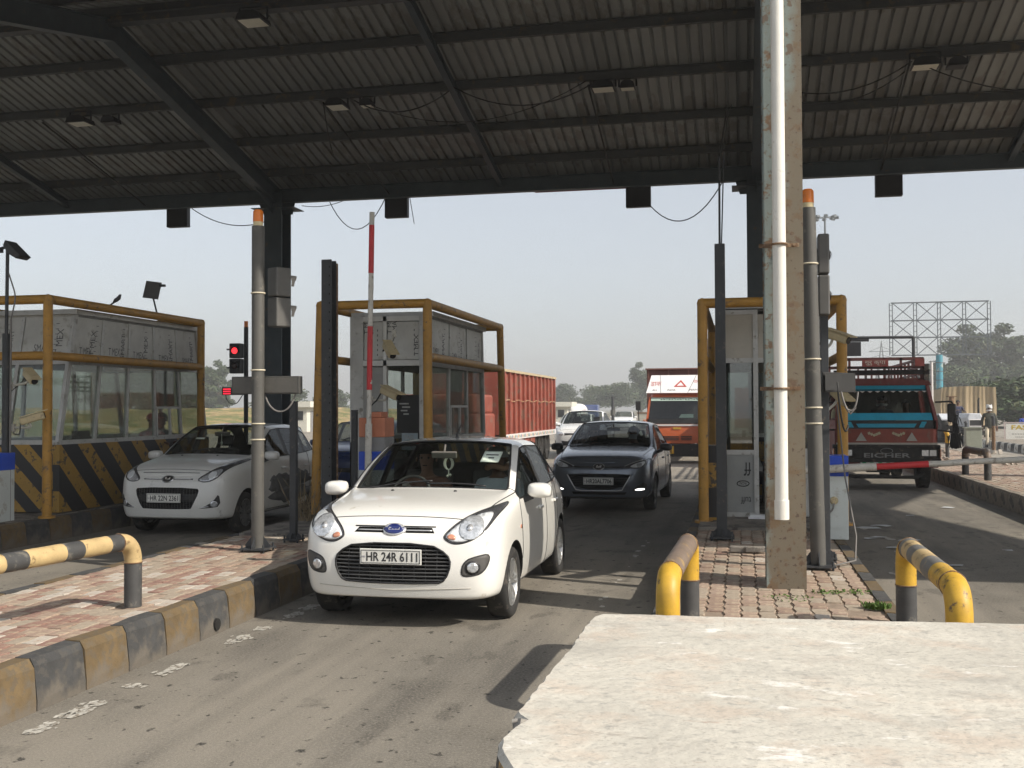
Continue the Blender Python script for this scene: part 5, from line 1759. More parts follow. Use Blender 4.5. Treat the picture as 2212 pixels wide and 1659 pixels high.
h, d = sk.hit(.0, 1.98, 'T')
m = MB(); m.tube([h, h + Vector((0, -.0, .03)), h + Vector((.01, .12, .13))], [.018, .012, .004], 8); m.obj('aerial', M_TRIM, t, smooth=True)
# papers and stickers on the windscreen
def on_glass(t, sk, ol, name, m_, off=-.004):
    return sk.patch(ol, name, m_, t, off, grid=.05, thick=.006)[0]
M_STICK = mat('sticker_paper', (.62, .70, .60), .7, var=.05)
o = on_glass(t, sk, [(.37, 1.245), (.53, 1.24), (.535, 1.325), (.375, 1.33)], 'windscreen_sticker', M_STICK, .003)
on_glass(o, sk, [(.4, 1.295), (.51, 1.293), (.51, 1.302), (.4, 1.304)], 'print', M_INKG, .005); on_glass(o, sk, [(.43, 1.27), (.48, 1.269), (.48, 1.278), (.43, 1.279)], 'print', M_INKG, .005)
m = MB(); m.box((.12, 1.22, .975), (.3, .14, .008), (.25, 0, .1)); m.box((.42, 1.24, .985), (.32, .12, .01), (.35, 0, -.1)); m.obj('dashboard_papers', M_STICK, t)
m = MB()
for k in range(3):
    m.tube([(.02 + (.03 + .008 * k) * math.cos(a), 1.6, 1.215 + .055 * math.sin(a)) for a in [2 * PI * i / 16 for i in range(16)]], .006, 5, closed=True)
m.tube([(.02, 1.6, 1.16), (.02, 1.6, 1.11)], .005, 5); m.lathe([(0, .016), (.015, 0), (0, -.016)], (.01, 1.6, 1.1), 'Z', 8); m.lathe([(0, .016), (.015, 0), (0, -.016)], (.035, 1.6, 1.11), 'Z', 8)
m.obj('hanging_beads', mat('bead_white', (.7, .72, .62), .5), t)
WH = t

# ---- pearl hatchback on the left, dented primer-grey doors
P_PEARL = mat('pearl_white_paint', (.70, .695, .66), .32, var=.04, scale=2, coat=.5, spots=(.46, .45, .42), spot_scale=3, spot_amt=.15)
gr = chaikin([(-.44, .675), (.44, .675), (.475, .62), (.37, .40), (.33, .385), (-.33, .385), (-.37, .40), (-.475, .62)], 1)
fogc = [[(sd * .50, .40), (sd * .72, .43), (sd * .70, .60), (sd * .63, .46)][::sd] for sd in (1, -1)]
t, sk, zm, sx, sy = build_car('pearl_hatchback', 'pearl white hatchback with grey primer patches stopped beside the left booth', 'car', (-7.6, 13.1, 0), P_PEARL, (1.66, 3.765, 1.52), [(gr, .05)], wheels=(.285, .17, 9, M_RIMG), glassm=G_WIND)
hbars(t, sk, gr, [.41 + .024 * k for k in range(11)], .014, .006, M_TRIM)
for z0, z1 in ((.40, .47), (.60, .665)):
    vbars(t, sk, gr, [-.42 + .042 * k for k in range(21)], .014, .005, mat('mesh_grey', (.1, .1, .1), .5))
sk.patch([(-.4, .485), (.4, .485), (.44, .595), (-.44, .595)], 'grille_centre', M_TRIM, t, -.01)
plate(t, sk, -.02, .535, 'HR 22N 2361', .5, .12, yoff=-.02)
sk.line([(-.36, .785), (0, .782), (.36, .785)], 'chrome_strip', M_TRIM, t, .011); sk.line([(-.34, .785), (-.1, .782)], 'chrome_strip', M_CHROME, t, .006, off=.01); sk.line([(.1, .782), (.34, .785)], 'chrome_strip', M_CHROME, t, .006, off=.01)
hmark(t, sk, 0, .785, .088, .05, M_CHROME, M_TRIM)
sk.line([(-.42, .865), (0, .875), (.42, .865)], 'panel_gap', M_TRIM, t, .005)
HL = chaikin([(.40, .775), (.52, .74), (.62, .755), (.70, .81), (.745, .93), (.765, 1.03), (.70, 1.0), (.56, .895)], 2)
for sd in (1, -1):
    o = sk.patch([(sd * x, z) for x, z in HL], 'headlight', M_LAMPDK, t, .004, grid=.03)[0]
    hin = chaikin([(.43, .775), (.53, .752), (.61, .768), (.68, .815), (.705, .89), (.66, .92), (.56, .86)], 2)
    sk.patch([(sd * x, z) for x, z in hin], 'lamp_lens', M_LAMP, o, .008, grid=.02)
    sk.patch(ell(sd * .61, .835, .05, .05), 'main_reflector', M_LAMPCL, o, .012, grid=.02)
    fg = chaikin([(sd * .47, .395), (sd * .60, .40), (sd * .73, .42), (sd * .715, .60), (sd * .66, .50), (sd * .58, .44)], 1)
    o = sk.patch(fg, 'fog_lamp_recess', M_TRIM, t, .003, grid=.03)[0]
    sk.patch(ell(sd * .66, .455, .042, .042), 'fog_lamp', M_LAMP, o, .009, grid=.02)
    sk.line([(sd * .48, .405), (sd * .6, .42)], 'chrome_strip', M_CHROME, o, .006, off=.004)
rnd = random.Random(31)
M_PRIM = mat('grey_primer', (.13, .13, .13), .75, var=.25, scale=6)
blob = lambda cy_, cz_, a, b, n: [(cy_ + a * rnd.uniform(.75, 1.15) * math.cos(2 * PI * i / n), cz_ + b * rnd.uniform(.7, 1.2) * math.sin(2 * PI * i / n)) for i in range(n)]
for cy_, cz_, a, b in ((2.55, .66, .5, .13), (1.85, .62, .45, .15), (3.3, .75, .17, .12), (2.3, .44, .85, .12)):
    sk.patch(blob(cy_, cz_, a, b, 26), 'primer_patch', M_PRIM, t, .002, 'S', 1, .08)
on_glass(t, sk, [(-.35, 1.29), (-.2, 1.29), (-.2, 1.31), (-.35, 1.31)], 'windscreen_sticker', M_STICK, .003)
m = MB(); m.tube([(0, 1.58, 1.36), (0, 1.58, 1.25)], .005, 5); m.lathe([(0, .03), (.02, .0), (0, -.05)], (0, 1.58, 1.23), 'Z', 8); m.obj('hanging_charm', mat('bead_white', (.7, .72, .62)), t)
PH = t

# ---- grey hatchback in the middle lane
P_GREY = mat('grey_car_paint', (.17, .19, .225), .2, metal=.4, var=.05, scale=3, coat=.7)
gr = chaikin([(-.52, .645), (.52, .645), (.53, .60), (.37, .385), (-.37, .385), (-.53, .60)], 1)
lowg = [(-.42, .30), (.42, .30), (.46, .345), (-.46, .345)]
t, sk, zm, sx, sy = build_car('grey_hatchback', 'dark grey hatchback with lit fog lamps following in the middle lane', 'car', (-2.3, 17.45, 0), P_GREY, (1.734, 3.985, 1.5), [(gr, .05), (lowg, .05)], wheels=(.3, .19, 8, M_RIMG), glassm=glass('grey_car_glass', (.4, .43, .44), .07), rotz=-.03)
hbars(t, sk, gr, [.40 + .028 * k for k in range(9)], .012, .006, M_TRIM)
sk.line([(-.53, .63), (-.385, .38), (-.3, .368), (.3, .368), (.385, .38), (.53, .63)], 'chrome_surround', M_CHROME, t, .011, off=.004)
plate(t, sk, 0, .525, 'HR20AL7706', .5, .12, yoff=-.02)
sk.line([(-.42, .755), (0, .75), (.42, .755)], 'front_strip', M_TRIM, t, .013)
hmark(t, sk, 0, .755, .1, .054, M_CHROME, M_TRIM)
HL = chaikin([(.40, .755), (.47, .735), (.62, .725), (.74, .77), (.785, .89), (.70, .865), (.55, .815)], 2)
for sd in (1, -1):
    o = sk.patch([(sd * x, z) for x, z in HL], 'headlight', M_LAMPDK, t, .004, grid=.03)[0]
    hin = chaikin([(.50, .755), (.62, .742), (.72, .775), (.75, .85), (.66, .83), (.56, .795)], 2)
    sk.patch([(sd * x, z) for x, z in hin], 'lamp_lens', M_LAMPCL, o, .008, grid=.02)
    sk.patch(ell(sd * .66, .785, .045, .04), 'main_reflector', M_LAMP, o, .012, grid=.02)
    sk.line([(sd * .42, .765), (sd * .55, .82), (sd * .7, .868)], 'light_strip', M_CHROME, o, .008, off=.006)
    fg = chaikin([(sd * .53, .36), (sd * .76, .37), (sd * .785, .50), (sd * .70, .50), (sd * .60, .43)], 1)
    o = sk.patch(fg, 'fog_lamp_recess', M_TRIM, t, .003, grid=.03)[0]
    sk.patch(chaikin([(sd * .58, .375), (sd * .735, .38), (sd * .74, .41), (sd * .62, .405)], 1), 'lit_fog_lamp', M_DRL, o, .01, grid=.03)
on_glass(t, sk, [(.47, 1.28), (.53, 1.23), (.55, 1.25), (.5, 1.33)], 'windscreen_sticker', M_STICK, .003)
GH = t
# ---- cars further back
P_W2 = mat('plain_white_paint', (.76, .76, .74), .3, var=.03, coat=.4)
P_BLUE = mat('blue_car_paint', (.03, .06, .2), .3, var=.05, coat=.6)
suvz = lambda z: z * 1.0 if z < .3 else .3 + (z - .3) * 1.19
t, sk, zm, sx, sy = build_car('white_suv', 'white compact suv waiting behind the dump truck', 'car', (-5.75, 38.0, 0), P_W2, (1.79, 3.995, 1.64), [], wheels=(.34, .2, 5, M_RIM), zmap=suvz, level=2)
sk.patch([(-.5, .75), (.5, .75), (.5, .84), (-.5, .84)], 'grille', M_TRIM, t, .004); sk.patch([(-.55, .38), (.55, .38), (.6, .56), (-.6, .56)], 'lower_grille', M_TRIM, t, .004)
sk.line([(-.5, .81), (.5, .81)], 'chrome_strip', M_CHROME, t, .012, off=.006)
for sd in (1, -1):
    sk.patch(chaikin([(sd * .52, .74), (sd * .76, .77), (sd * .77, .9), (sd * .54, .86)], 1), 'headlight', M_LAMP, t, .006)
plate(t, sk, 0, .62, '', .4, .1)
for lab, pos, pm in (('white car roof showing behind the compact suv', (-7.4, 47, 0), P_W2), ('white car far behind the grey hatchback, left of the orange truck', (-4.3, 62, 0), P_W2),
                     ('distant pale car right of the tanker truck', (-9.0, 82, 0), P_W2), ('dark blue car behind the pearl hatchback', (-7.7, 19.4, 0), P_BLUE)):
    t, sk, zm, sx, sy = build_car('parked_car' if 'blue' not in lab else 'blue_car', lab, 'car', pos, pm, (1.7, 3.9, 1.5), [], level=2, interior='blue' in lab)
    sk.patch([(-.4, .5), (.4, .5), (.4, .6), (-.4, .6)], 'grille', M_TRIM, t, .004)
    for sd in (1, -1):
        sk.patch([(sd * .48, .74), (sd * .7, .76), (sd * .74, .86), (sd * .52, .82)][::sd], 'headlight', M_LAMP, t, .006)
# ------------------------------------------------------------------ trucks
M_TRED = mat('truck_red', (.25, .062, .04), .65, var=.25, scale=2, spots=(.2, .11, .08), spot_scale=4, spot_amt=.42)
M_MAROON = mat('old_maroon', (.15, .027, .023), .55, var=.25, scale=5, spots=(.12, .06, .05), spot_scale=7, spot_amt=.3)
M_ORNG = mat('truck_orange', (.52, .115, .035), .45, var=.12, scale=3, coat=.3)
M_TURQ = mat('turquoise_paint', (.015, .36, .55), .5, var=.12)
M_CHAS = mat('chassis_black', (.025, .024, .023), .8, var=.25, scale=8, spots=(.1, .08, .06), spot_scale=8, spot_amt=.3)
M_TWHITE = mat('truck_white', (.66, .64, .62), .55, var=.06)
M_TARP = mat('canvas_tarp', (.36, .28, .175), .85, var=.2, scale=3, stretch=(3, 1, .4), bump=.4, bscale=12)
G_TRUCK = glass('truck_glass', (.5, .55, .54), .06)
def truck_wheel(t, x, y, R=.45, w=.25, side=1, dual=False):
    wh = sub('wheel', t, (x, y, R))
    for dx in ((0, -side * .28) if dual else (0,)):
        o = w / 2
        m = MB(); m.lathe([(R * .55, -o * .8), (R * .8, -o), (R * .96, -o * .9), (R, -o * .5), (R, o * .5), (R * .96, o * .9), (R * .8, o), (R * .55, o * .8)], (dx, 0, 0), 'X', 28)
        for k in range(28):
            a = 2 * PI * k / 28
            for sd in (-1, 1):
                m.box((dx + sd * o * .5, R * math.cos(a), R * math.sin(a)), (o * .7, .035, .02), (a + PI / 2, 0, 0))
        m.obj('tyre', M_TYRE, wh, smooth=True)
    m = MB(); m.lathe([(R * .56, side * w * .4), (R * .5, side * w * .25), (R * .3, side * w * .1), (R * .28, side * w * .35), (0, side * w * .4)], (0, 0, 0), 'X', 20); m.obj('rim', M_CHAS, wh, smooth=True)
# ---- maroon cargo truck in the right lane
t = thing('cargo_truck', 'old maroon cargo truck with turquoise trim and an open rack waiting in the right lane', 'truck', (2.95, 23.3, 0))
hw = 1.05
def cab_panel(zs, ys, ws, name, m_, bev=.015):
    """front skin between heights: rows of (z, y, halfwidth) lofted, closed at depth"""
    vs, fs = [], []
    for z, y, w in zip(zs, ys, ws):
        vs += [(-w, y + .1, z), (-w * .93, y + .015, z), (-w * .5, y - .015, z), (0, y - .02, z), (w * .5, y - .015, z), (w * .93, y + .015, z), (w, y + .1, z), (w, y + .5, z), (-w, y + .5, z)]
    for i in range(len(zs) - 1):
        for k in range(9):
            a, b = i * 9 + k, i * 9 + (k + 1) % 9
            fs.append((a, b, b + 9, a + 9))
    n = len(zs) - 1
    fs += [tuple(range(9))[::-1], tuple(range(n * 9, n * 9 + 9))]
    return MB().add(vs, fs).obj(name, m_, t, bevel=0, smooth=True)
M_CABRED = mat('faded_cab_red', (.27, .055, .035), .55, var=.25, scale=4, spots=(.2, .09, .06), spot_scale=5, spot_amt=.35)
cab_panel((.98, 1.27), (.0, .0), (1.0, 1.0), 'front_panel', M_CABRED)
cab_panel((1.275, 1.44), (.0, .03), (1.0, .99), 'cowl_panel', M_TRIM)
m = MB()
for sd in (-1, 1):
    m2 = MB(); m2.prism([(-.03, 1.27), (1.55, 1.27), (1.55, 1.45), (.03, 1.45)], (sd * 1.0 - (.015 if sd < 0 else .015), 0, 0), (0, 1, 0), (0, 0, 1), .03); m2.obj('cab_side', M_MAROON, t)
    m2 = MB(); m2.b2((sd * 1.0 - .02, .1, .55), (sd * 1.0 + .02, 1.55, 1.27)); m2.obj('door', M_MAROON, t)
    m2 = MB(); m2.bar((sd * .98, .05, 1.44), (sd * .86, .36, 2.2), .07, .06); m2.obj('pillar', M_MAROON, t)
    m2 = MB(); m2.bar((sd * .98, 1.5, 1.44), (sd * .9, 1.5, 2.2), .1, .06); m2.obj('pillar', M_MAROON, t)
    m2 = MB(); m2.add([(sd * .985, .12, 1.46), (sd * .985, 1.45, 1.46), (sd * .89, 1.45, 2.18), (sd * .88, .42, 2.18)], [(0, 1, 2, 3)]); m2.obj('side_window', G_TRUCK, t)
m = MB(); m.add([(-.94, .045, 1.45), (.94, .045, 1.45), (.83, .345, 2.18), (-.83, .345, 2.18)], [(0, 1, 2, 3)]); m.obj('windscreen', G_TRUCK, t)
m = MB(); m.add([(-.85, .3, 2.06), (.85, .3, 2.06), (.83, .34, 2.19), (-.83, .34, 2.19)], [(0, 1, 2, 3)]); m.obj('windscreen_band', M_TURQ, t)
m = MB()
for k in range(11):
    x = -.8 + k * .155
    m.add([(x, .285, 2.06), (x + .11, .285, 2.06), (x + .055, .272, 2.03)], [(0, 1, 2)])
m.obj('white_fringe', M_TWHITE, t)
m = MB(); m.add([(-.93, .035, 1.45), (.93, .035, 1.45), (.905, .095, 1.60), (-.905, .095, 1.60)], [(0, 1, 2, 3)]); m.obj('windscreen_band', M_TURQ, t)
m = MB(); m.prism([(-.95, 2.18), (.95, 2.18), (.9, 2.27), (.7, 2.31), (-.7, 2.31), (-.9, 2.27)], (0, .3, 0), (1, 0, 0), (0, 0, 1), -1.3); m.obj('cab_roof', M_MAROON, t)
m = MB(); m.b2((-1.0, 1.55, .55), (1.0, 1.58, 2.18)); m.obj('cab_back', M_LINER, t)
m = MB(); m.b2((-.95, .2, .95), (.95, 1.5, 1.0)); m.box((-.45, 1.2, 1.2), (.6, .5, .4)); m.box((.45, 1.2, 1.2), (.6, .5, .4)); m.obj('cab_seats', M_SEAT, t)
for x0, x1 in ((-.55, .55),):
    m = MB(); m.prism([(x0, 1.30), (x1, 1.30), (x1 + .05, 1.38), (x0 - .05, 1.38)], (0, -.022, 0), (1, 0, 0), (0, 0, 1), .01); m.obj('turquoise_stripe', M_TURQ, t)
for sd in (-1, 1):
    m = MB(); m.prism([(sd * .64, 1.30), (sd * .74, 1.30), (sd * .8, 1.42), (sd * .7, 1.42)], (0, -.012, 0), (1, 0, 0), (0, 0, 1), .01); m.obj('turquoise_stripe', M_TURQ, t)
    m = MB(); m.prism([(sd * .5 - .11, 1.02), (sd * .5 + .11, 1.02), (sd * .5, 1.2)], (0, -.024, 0), (1, 0, 0), (0, 0, 1), .012); m.obj('white_triangle', mat('faded_white', (.42, .4, .36), .6), t)
    m = MB()
    for k in range(5):
        m.box((sd * (.14 + .05 * k), -.026, 1.14 + .02 * abs(k - 2)), (.05, .008, .05), (0, sd * .5, 0))
    m.obj('painted_bird', mat('faded_cream', (.5, .45, .3), .6), t)
m = MB(); m.b2((-1.0, -.035, .945), (1.0, -.005, .985)); m.obj('white_strip', mat('faded_white', (.42, .4, .36)), t)
m = MB(); m.b2((-1.06, -.03, .62), (1.06, .3, .94)); m.b2((-1.07, -.045, .58), (1.07, -.0, .66)); m.b2((-1.06, -.04, .885), (1.06, -.01, .94)); m.obj('front_bumper', M_CHAS, t, bevel=.02)
for sd in (-1, 1):
    m = MB(); m.b2((sd * .83 - .16, -.05, .70), (sd * .83 + .16, -.03, .85)); hl = m.obj('headlight', M_TRIM, t, bevel=.008)
    for dx in (-.075, .075):
        m = MB(); m.b2((sd * .83 + dx - .065, -.058, .715), (sd * .83 + dx + .065, -.05, .835)); m.obj('lamp', M_LAMP if dx * sd < 0 else M_LAMPCL, hl)
    m = MB(); m.b2((sd * 1.04 - .03, -.03, .68), (sd * 1.04 + .03, .06, .86)); m.obj('indicator', M_AMBER, t)
m = MB(); m.tube([(.12 * math.cos(a), -.04, .815 + .055 * math.sin(a)) for a in [2 * PI * k / 20 for k in range(20)]], .008, 5, closed=True); m.obj('emblem', mat('dull_chrome', (.22, .22, .22), .4, metal=.6), t)
text('EICHER', .92, .095, (-.45, -.047, .675), (1, 0, 0), (0, 0, 1), mat('dull_chrome', (.22, .22, .22)), t, bold=.02)
m = MB(); m.b2((-1.02, -.0, .47), (1.02, .16, .57)); m.obj('lower_bumper', M_MAROON, t, bevel=.015)
M_GRW = stripes('green_white_tape', (.5, .5, .47), (.02, .25, .1), (1, 0, 1), .16)
m = MB(); m.b2((-.52, -.05, .535), (.52, -.01, .578)); m.obj('striped_tape', M_GRW, t)
m = MB(); m.tube([(-.95, .1, .32), (-.6, .02, .27), (.6, .02, .27), (.75, .1, .36)], .035, 8); m.b2((-.35, .3, .35), (.35, 7.2, .5)); m.b2((-.9, .75, .4), (.9, .9, .5)); m.obj('chassis', M_CHAS, t)
for sd in (-1, 1):
    truck_wheel(t, sd * .83, .85, .43, .24, sd); truck_wheel(t, sd * .86, 5.0, .43, .24, sd, True)
# mirrors on a bracket, black tassels
m = MB(); m.tube(bend([(1.0, .2, 1.82), (1.32, .1, 1.84), (1.34, .1, 1.2), (1.0, .15, 1.25)], .06), .018, 8); m.obj('mirror_bracket', M_CHAS, t)
m = MB(); m.box((1.3, .08, 1.6), (.17, .07, .38)); m.obj('mirror', M_TRIM, t, bevel=.03)
m = MB()
rnd = random.Random(8)
for k in range(70):
    x, z = 1.37 + rnd.gauss(0, .035), rnd.uniform(1.15, 1.62)
    m.tube([(x, .06, z), (x + rnd.gauss(0, .03), .05 + rnd.gauss(0, .02), z - .16)], [.012, .006], 4)
for k in range(80):
    x = 1.36 + rnd.gauss(0, .05)
    m.tube([(x, .06, 1.2 - rnd.random() * .1), (x + rnd.gauss(0, .035), .05, .85 + rnd.random() * .1)], [.014, .01], 4)
m.obj('tassel', M_TRIM, t)
m = MB(); m.tube(bend([(-1.0, .2, 1.82), (-1.3, .1, 1.84), (-1.3, .1, 1.25), (-1.0, .15, 1.25)], .06), .018, 8); m.box((-1.28, .08, 1.55), (.17, .07, .36)); m.obj('mirror', M_TRIM, t)
# open cargo rack
M_RACK = mat('dark_rack_brown', (.085, .025, .022), .6, var=.25, scale=5)
def rb(a, b, w=.05, h=.05, nm='rack_bar', m_=M_RACK):
    m = MB(); m.bar(a, b, w, h); m.obj(nm, m_, t)
yb, ye = 1.75, 7.2
for z, h in ((2.8, .07), (2.62, .05), (2.46, .05), (2.34, .06)):
    for y in (yb, ye):
        rb((-1.02, y, z), (1.02, y, z), .05, h)
    for sd in (-1, 1):
        rb((sd * 1.02, yb, z), (sd * 1.02, ye, z), .04, h * .8)
for x in (-1.0, -.55, -.2, .2, .55, 1.0):
    rb((x, yb, .9), (x, yb, 2.82), .07 if abs(x) > .9 else .05)
    rb((x, ye, .9), (x, ye, 2.82))
for k in range(9):
    for sd in (-1, 1):
        rb((sd * 1.02, yb + .6 * k + .3, .9), (sd * 1.02, yb + .6 * k + .3, 2.8), .05)
m = MB(); m.b2((-.28, 1.70, 2.63), (.28, 1.73, 2.79)); m.obj('name_board', M_MAROON, t)
text('गुरु कृपा', .44, .1, (-.22, 1.697, 2.66), (1, 0, 0), (0, 0, 1), mat('faded_white', (.42, .4, .36)), t)
m = MB(); m.b2((.84, 1.68, 2.63), (1.04, 1.73, 2.8)); m.obj('name_board', M_MAROON, t)
m = MB(); m.b2((-1.02, yb, .85), (1.02, ye, .95)); m.obj('cargo_bed', M_CHAS, t)
m = MB(); m.b2((-1.03, yb, .95), (-.99, ye, 1.6)); m.obj('side_board', M_RACK, t)
m = MB(); m.b2((.99, yb, .95), (1.03, ye, 1.6)); m.obj('side_board', M_MAROON, t)
for k in range(7):
    x = -.85 + k * .27
    rb((x, .75, 2.32), (x + .1, 1.6, 2.42), .03, .03, 'roof_rack_rod', M_CHAS)
rb((-.98, .7, 2.47), (.98, .7, 2.47), .04, .1, 'roof_rack_rod', M_CHAS); rb((-.98, .72, 2.58), (.6, .72, 2.56), .03, .03, 'roof_rack_rod', M_CHAS)
rb((1.08, 1.72, 1.2), (1.08, 1.72, 2.68), .1, .06, 'rack_bar', M_CHAS)
# ---- orange box truck
t = thing('orange_truck', 'orange truck with a white sloping wind deflector showing a red triangle', 'truck', (-1.95, 33.6, 0))
def skin_front(rows, name, m_, depth=1.3):
    vs, fs = [], []
    for z, y, w in rows:
        vs += [(-w, y + .12, z), (-w * .9, y + .01, z), (0, y - .02, z), (w * .9, y + .01, z), (w, y + .12, z), (w, y + depth, z), (-w, y + depth, z)]
    for i in range(len(rows) - 1):
        for k in range(7):
            a, b = i * 7 + k, i * 7 + (k + 1) % 7
            fs.append((a, b, b + 7, a + 7))
    n = len(rows) - 1
    fs += [tuple(range(7))[::-1], tuple(range(n * 7, n * 7 + 7))]
    return MB().add(vs, fs).obj(name, m_, t, smooth=True)
skin_front([(.62, .0, .96), (1.0, -.01, .97), (1.22, .02, .97)], 'cab_front', M_ORNG)
skin_front([(1.225, .02, .95), (1.38, .05, .94)], 'black_cowl', M_TRIM)
skin_front([(2.06, .33, .87), (2.16, .38, .83)], 'cab_roof', M_ORNG, 1.0)
for sd in (-1, 1):
    m = MB(); m.bar((sd * .93, .1, 1.38), (sd * .86, .4, 2.06), .06, .06); m.obj('pillar', M_ORNG, t)
    m = MB(); m.b2((sd * .95 - .02, .15, .6), (sd * .95 + .02, 1.3, 1.38)); m.obj('door', M_ORNG, t)
    m = MB(); m.add([(sd * .94, .2, 1.39), (sd * .94, 1.2, 1.39), (sd * .88, 1.2, 2.05), (sd * .87, .45, 2.05)], [(0, 1, 2, 3)]); m.obj('side_window', G_TRUCK, t)
m = MB(); m.add([(-.9, .07, 1.385), (.9, .07, 1.385), (.83, .36, 2.06), (-.83, .36, 2.06)], [(0, 1, 2, 3)]); m.obj('windscreen', G_TRUCK, t)
m = MB(); m.add([(-.83, .3, 1.95), (.83, .3, 1.95), (.82, .345, 2.06), (-.82, .345, 2.06)], [(0, 1, 2, 3)]); wb = m.obj('sun_strip', mat('mint_strip', (.4, .52, .45), .6), t)
m = MB()
for k in range(14):
    m.box((-.5 + k * .085, .315, 1.99 + .008 * (k % 3)), (.05 + .02 * (k % 2), .004, .035 - .008 * (k % 3)), (0, .5 * (k % 2), 0))
m.obj('strip_print', M_INK, t)
m = MB(); m.add([(.05, .1, 1.42), (.5, .1, 1.42), (.5, .15, 1.53), (.12, .15, 1.53)], [(0, 1, 2, 3)]); m.obj('windscreen_sign', mat('pale_sign', (.55, .7, .6), .6), t)
m = MB(); m.b2((-.95, 1.3, .6), (.95, 1.34, 2.05)); m.b2((-.9, .5, .9), (.9, 1.3, 1.25)); m.obj('cab_back', M_LINER, t)
m = MB(); m.b2((-.97, -.03, 1.16), (.97, .02, 1.215)); m.obj('white_strip', M_TWHITE, t)
for k in range(3):
    for x0, x1 in ((-.45, .05), (.12, .45), (-.7, -.5)):
        m = MB(); m.b2((x0, -.032, .72 + k * .05), (x1, -.01, .745 + k * .05)); m.obj('grille_slot', M_TRIM, t)
m = MB(); m.b2((-.98, -.06, .22), (.98, .2, .60)); m.obj('front_bumper', M_CHAS, t, bevel=.03)
m = MB(); m.b2((-.12, -.04, 1.06), (.12, -.015, 1.12)); m.obj('badge', mat('badge_gold', (.6, .35, .05), .4), t)
for sd in (-1, 1):
    m = MB(); m.prism(chaikin([(sd * .6, .66), (sd * .95, .66), (sd * .95, .92), (sd * .82, .88)], 1), (0, -.05, 0), (1, 0, 0), (0, 0, 1), .05); hl = m.obj('headlight', M_LAMPCL, t)
    m = MB(); m.lathe([(0, 0), (.06, 0), (.07, .02)], (sd * .76, -.068, .75), 'Y', 14); m.obj('lamp', M_LAMP, hl)
    m = MB(); m.lathe([(0, 0), (.05, 0), (.06, .03)], (sd * .7, -.075, .42), 'Y', 14); m.obj('fog_lamp', M_LAMP, t)
    m = MB(); m.box((sd * 1.02, .1, 1.32), (.1, .12, .1)); m.obj('indicator', M_AMBER, t, bevel=.02)
    m = MB(); m.tube(bend([(sd * .95, .3, 1.2), (sd * 1.2, .15, 1.25), (sd * 1.22, .15, 1.72)], .05), .015, 6); m.box((sd * 1.22, .12, 1.8), (.15, .07, .28)); m.obj('mirror', M_TRIM, t)
plate(t, Skin(MB().b2((-1, 0, 0), (1, .1, 2)).mesh('p')), -.28, .42, '', .36, .24, M_PLATEY, yoff=-.075, two=('PB11', 'C2745'))
# wind deflector
m = MB(); m.add([(-.98, .25, 2.2), (.9, .25, 2.2), (.95, .95, 2.78), (-.86, .95, 2.78), (-.98, .5, 2.2), (.9, .5, 2.2), (.95, 1.0, 2.78), (-.86, 1.0, 2.78)], [(0, 1, 2, 3), (4, 7, 6, 5), (0, 4, 5, 1), (1, 5, 6, 2), (2, 6, 7, 3), (3, 7, 4, 0)])
df = m.obj('wind_deflector', mat('deflector_white', (.72, .70, .69), .5, var=.05), t)
ex, ey = Vector((1, 0, 0)), Vector((0, .7, .58)).normalized()
O = Vector((-.98, .25, 2.2)) - ex.cross(ey) * .0
M_TRI = mat('triangle_red', (.42, .06, .045), .6, var=.1)
def on_def(pts, m_, nm, d=.012):
    mm = MB(); mm.prism(pts, O, ex, ey, d); mm.obj(nm, m_, df)
on_def([(.86, .3), (1.26, .3), (1.07, .64)], M_TRI, 'red_triangle', .012); on_def([(.95, .345), (1.17, .345), (1.065, .53)], mat('deflector_white', (.7, .7, .7)), 'triangle_field', .016)
for a, b in (((.46, .0), (.40, .9)), ((1.3, .0), (1.55, .9))):
    mm = MB(); p, q = O + ex * a[0] + ey * a[1], O + ex * b[0] + ey * b[1]; mm.bar(p, q, .012, .008); mm.obj('seam', M_INKG, df)
text('डाक', .34, .2, O + ex * .12 + ey * .36, ex, ey, M_TRI, df, depth=.004)
text('पार्सल', .36, .22, O + ex * 1.46 + ey * .42, ex, ey, M_TRI, df, depth=.004)
for w_, x0, ww in (('ALL', .18, .16), ('INDIA', .66, .25), ('PERMIT', 1.34, .36)):
    text(w_, ww, .09, O + ex * x0 + ey * .1, ex, ey, M_INK, df, depth=.004, shear=.2)
m = MB(); m.b2((-1.05, 1.4, .9), (1.05, 6.6, 2.98)); m.obj('cargo_box', mat('brown_box', (.13, .05, .04), .6, var=.2), t)
m = MB(); m.b2((-1.09, 1.3, 2.98), (1.09, 6.7, 3.02))
for k in range(4):
    m.b2((-1.0 + .65 * k - .02, 1.36, 2.7), (-1.0 + .65 * k + .02, 1.4, 2.98))
m.obj('box_top_frame', mat('box_rib', (.2, .09, .07), .6), t)
m = MB(); m.b2((-.4, .3, .5), (.4, 6.5, .7)); m.obj('chassis', M_CHAS, t)
for sd in (-1, 1):
    truck_wheel(t, sd * .8, .9, .38, .22, sd); truck_wheel(t, sd * .8, 4.9, .38, .22, sd, True)
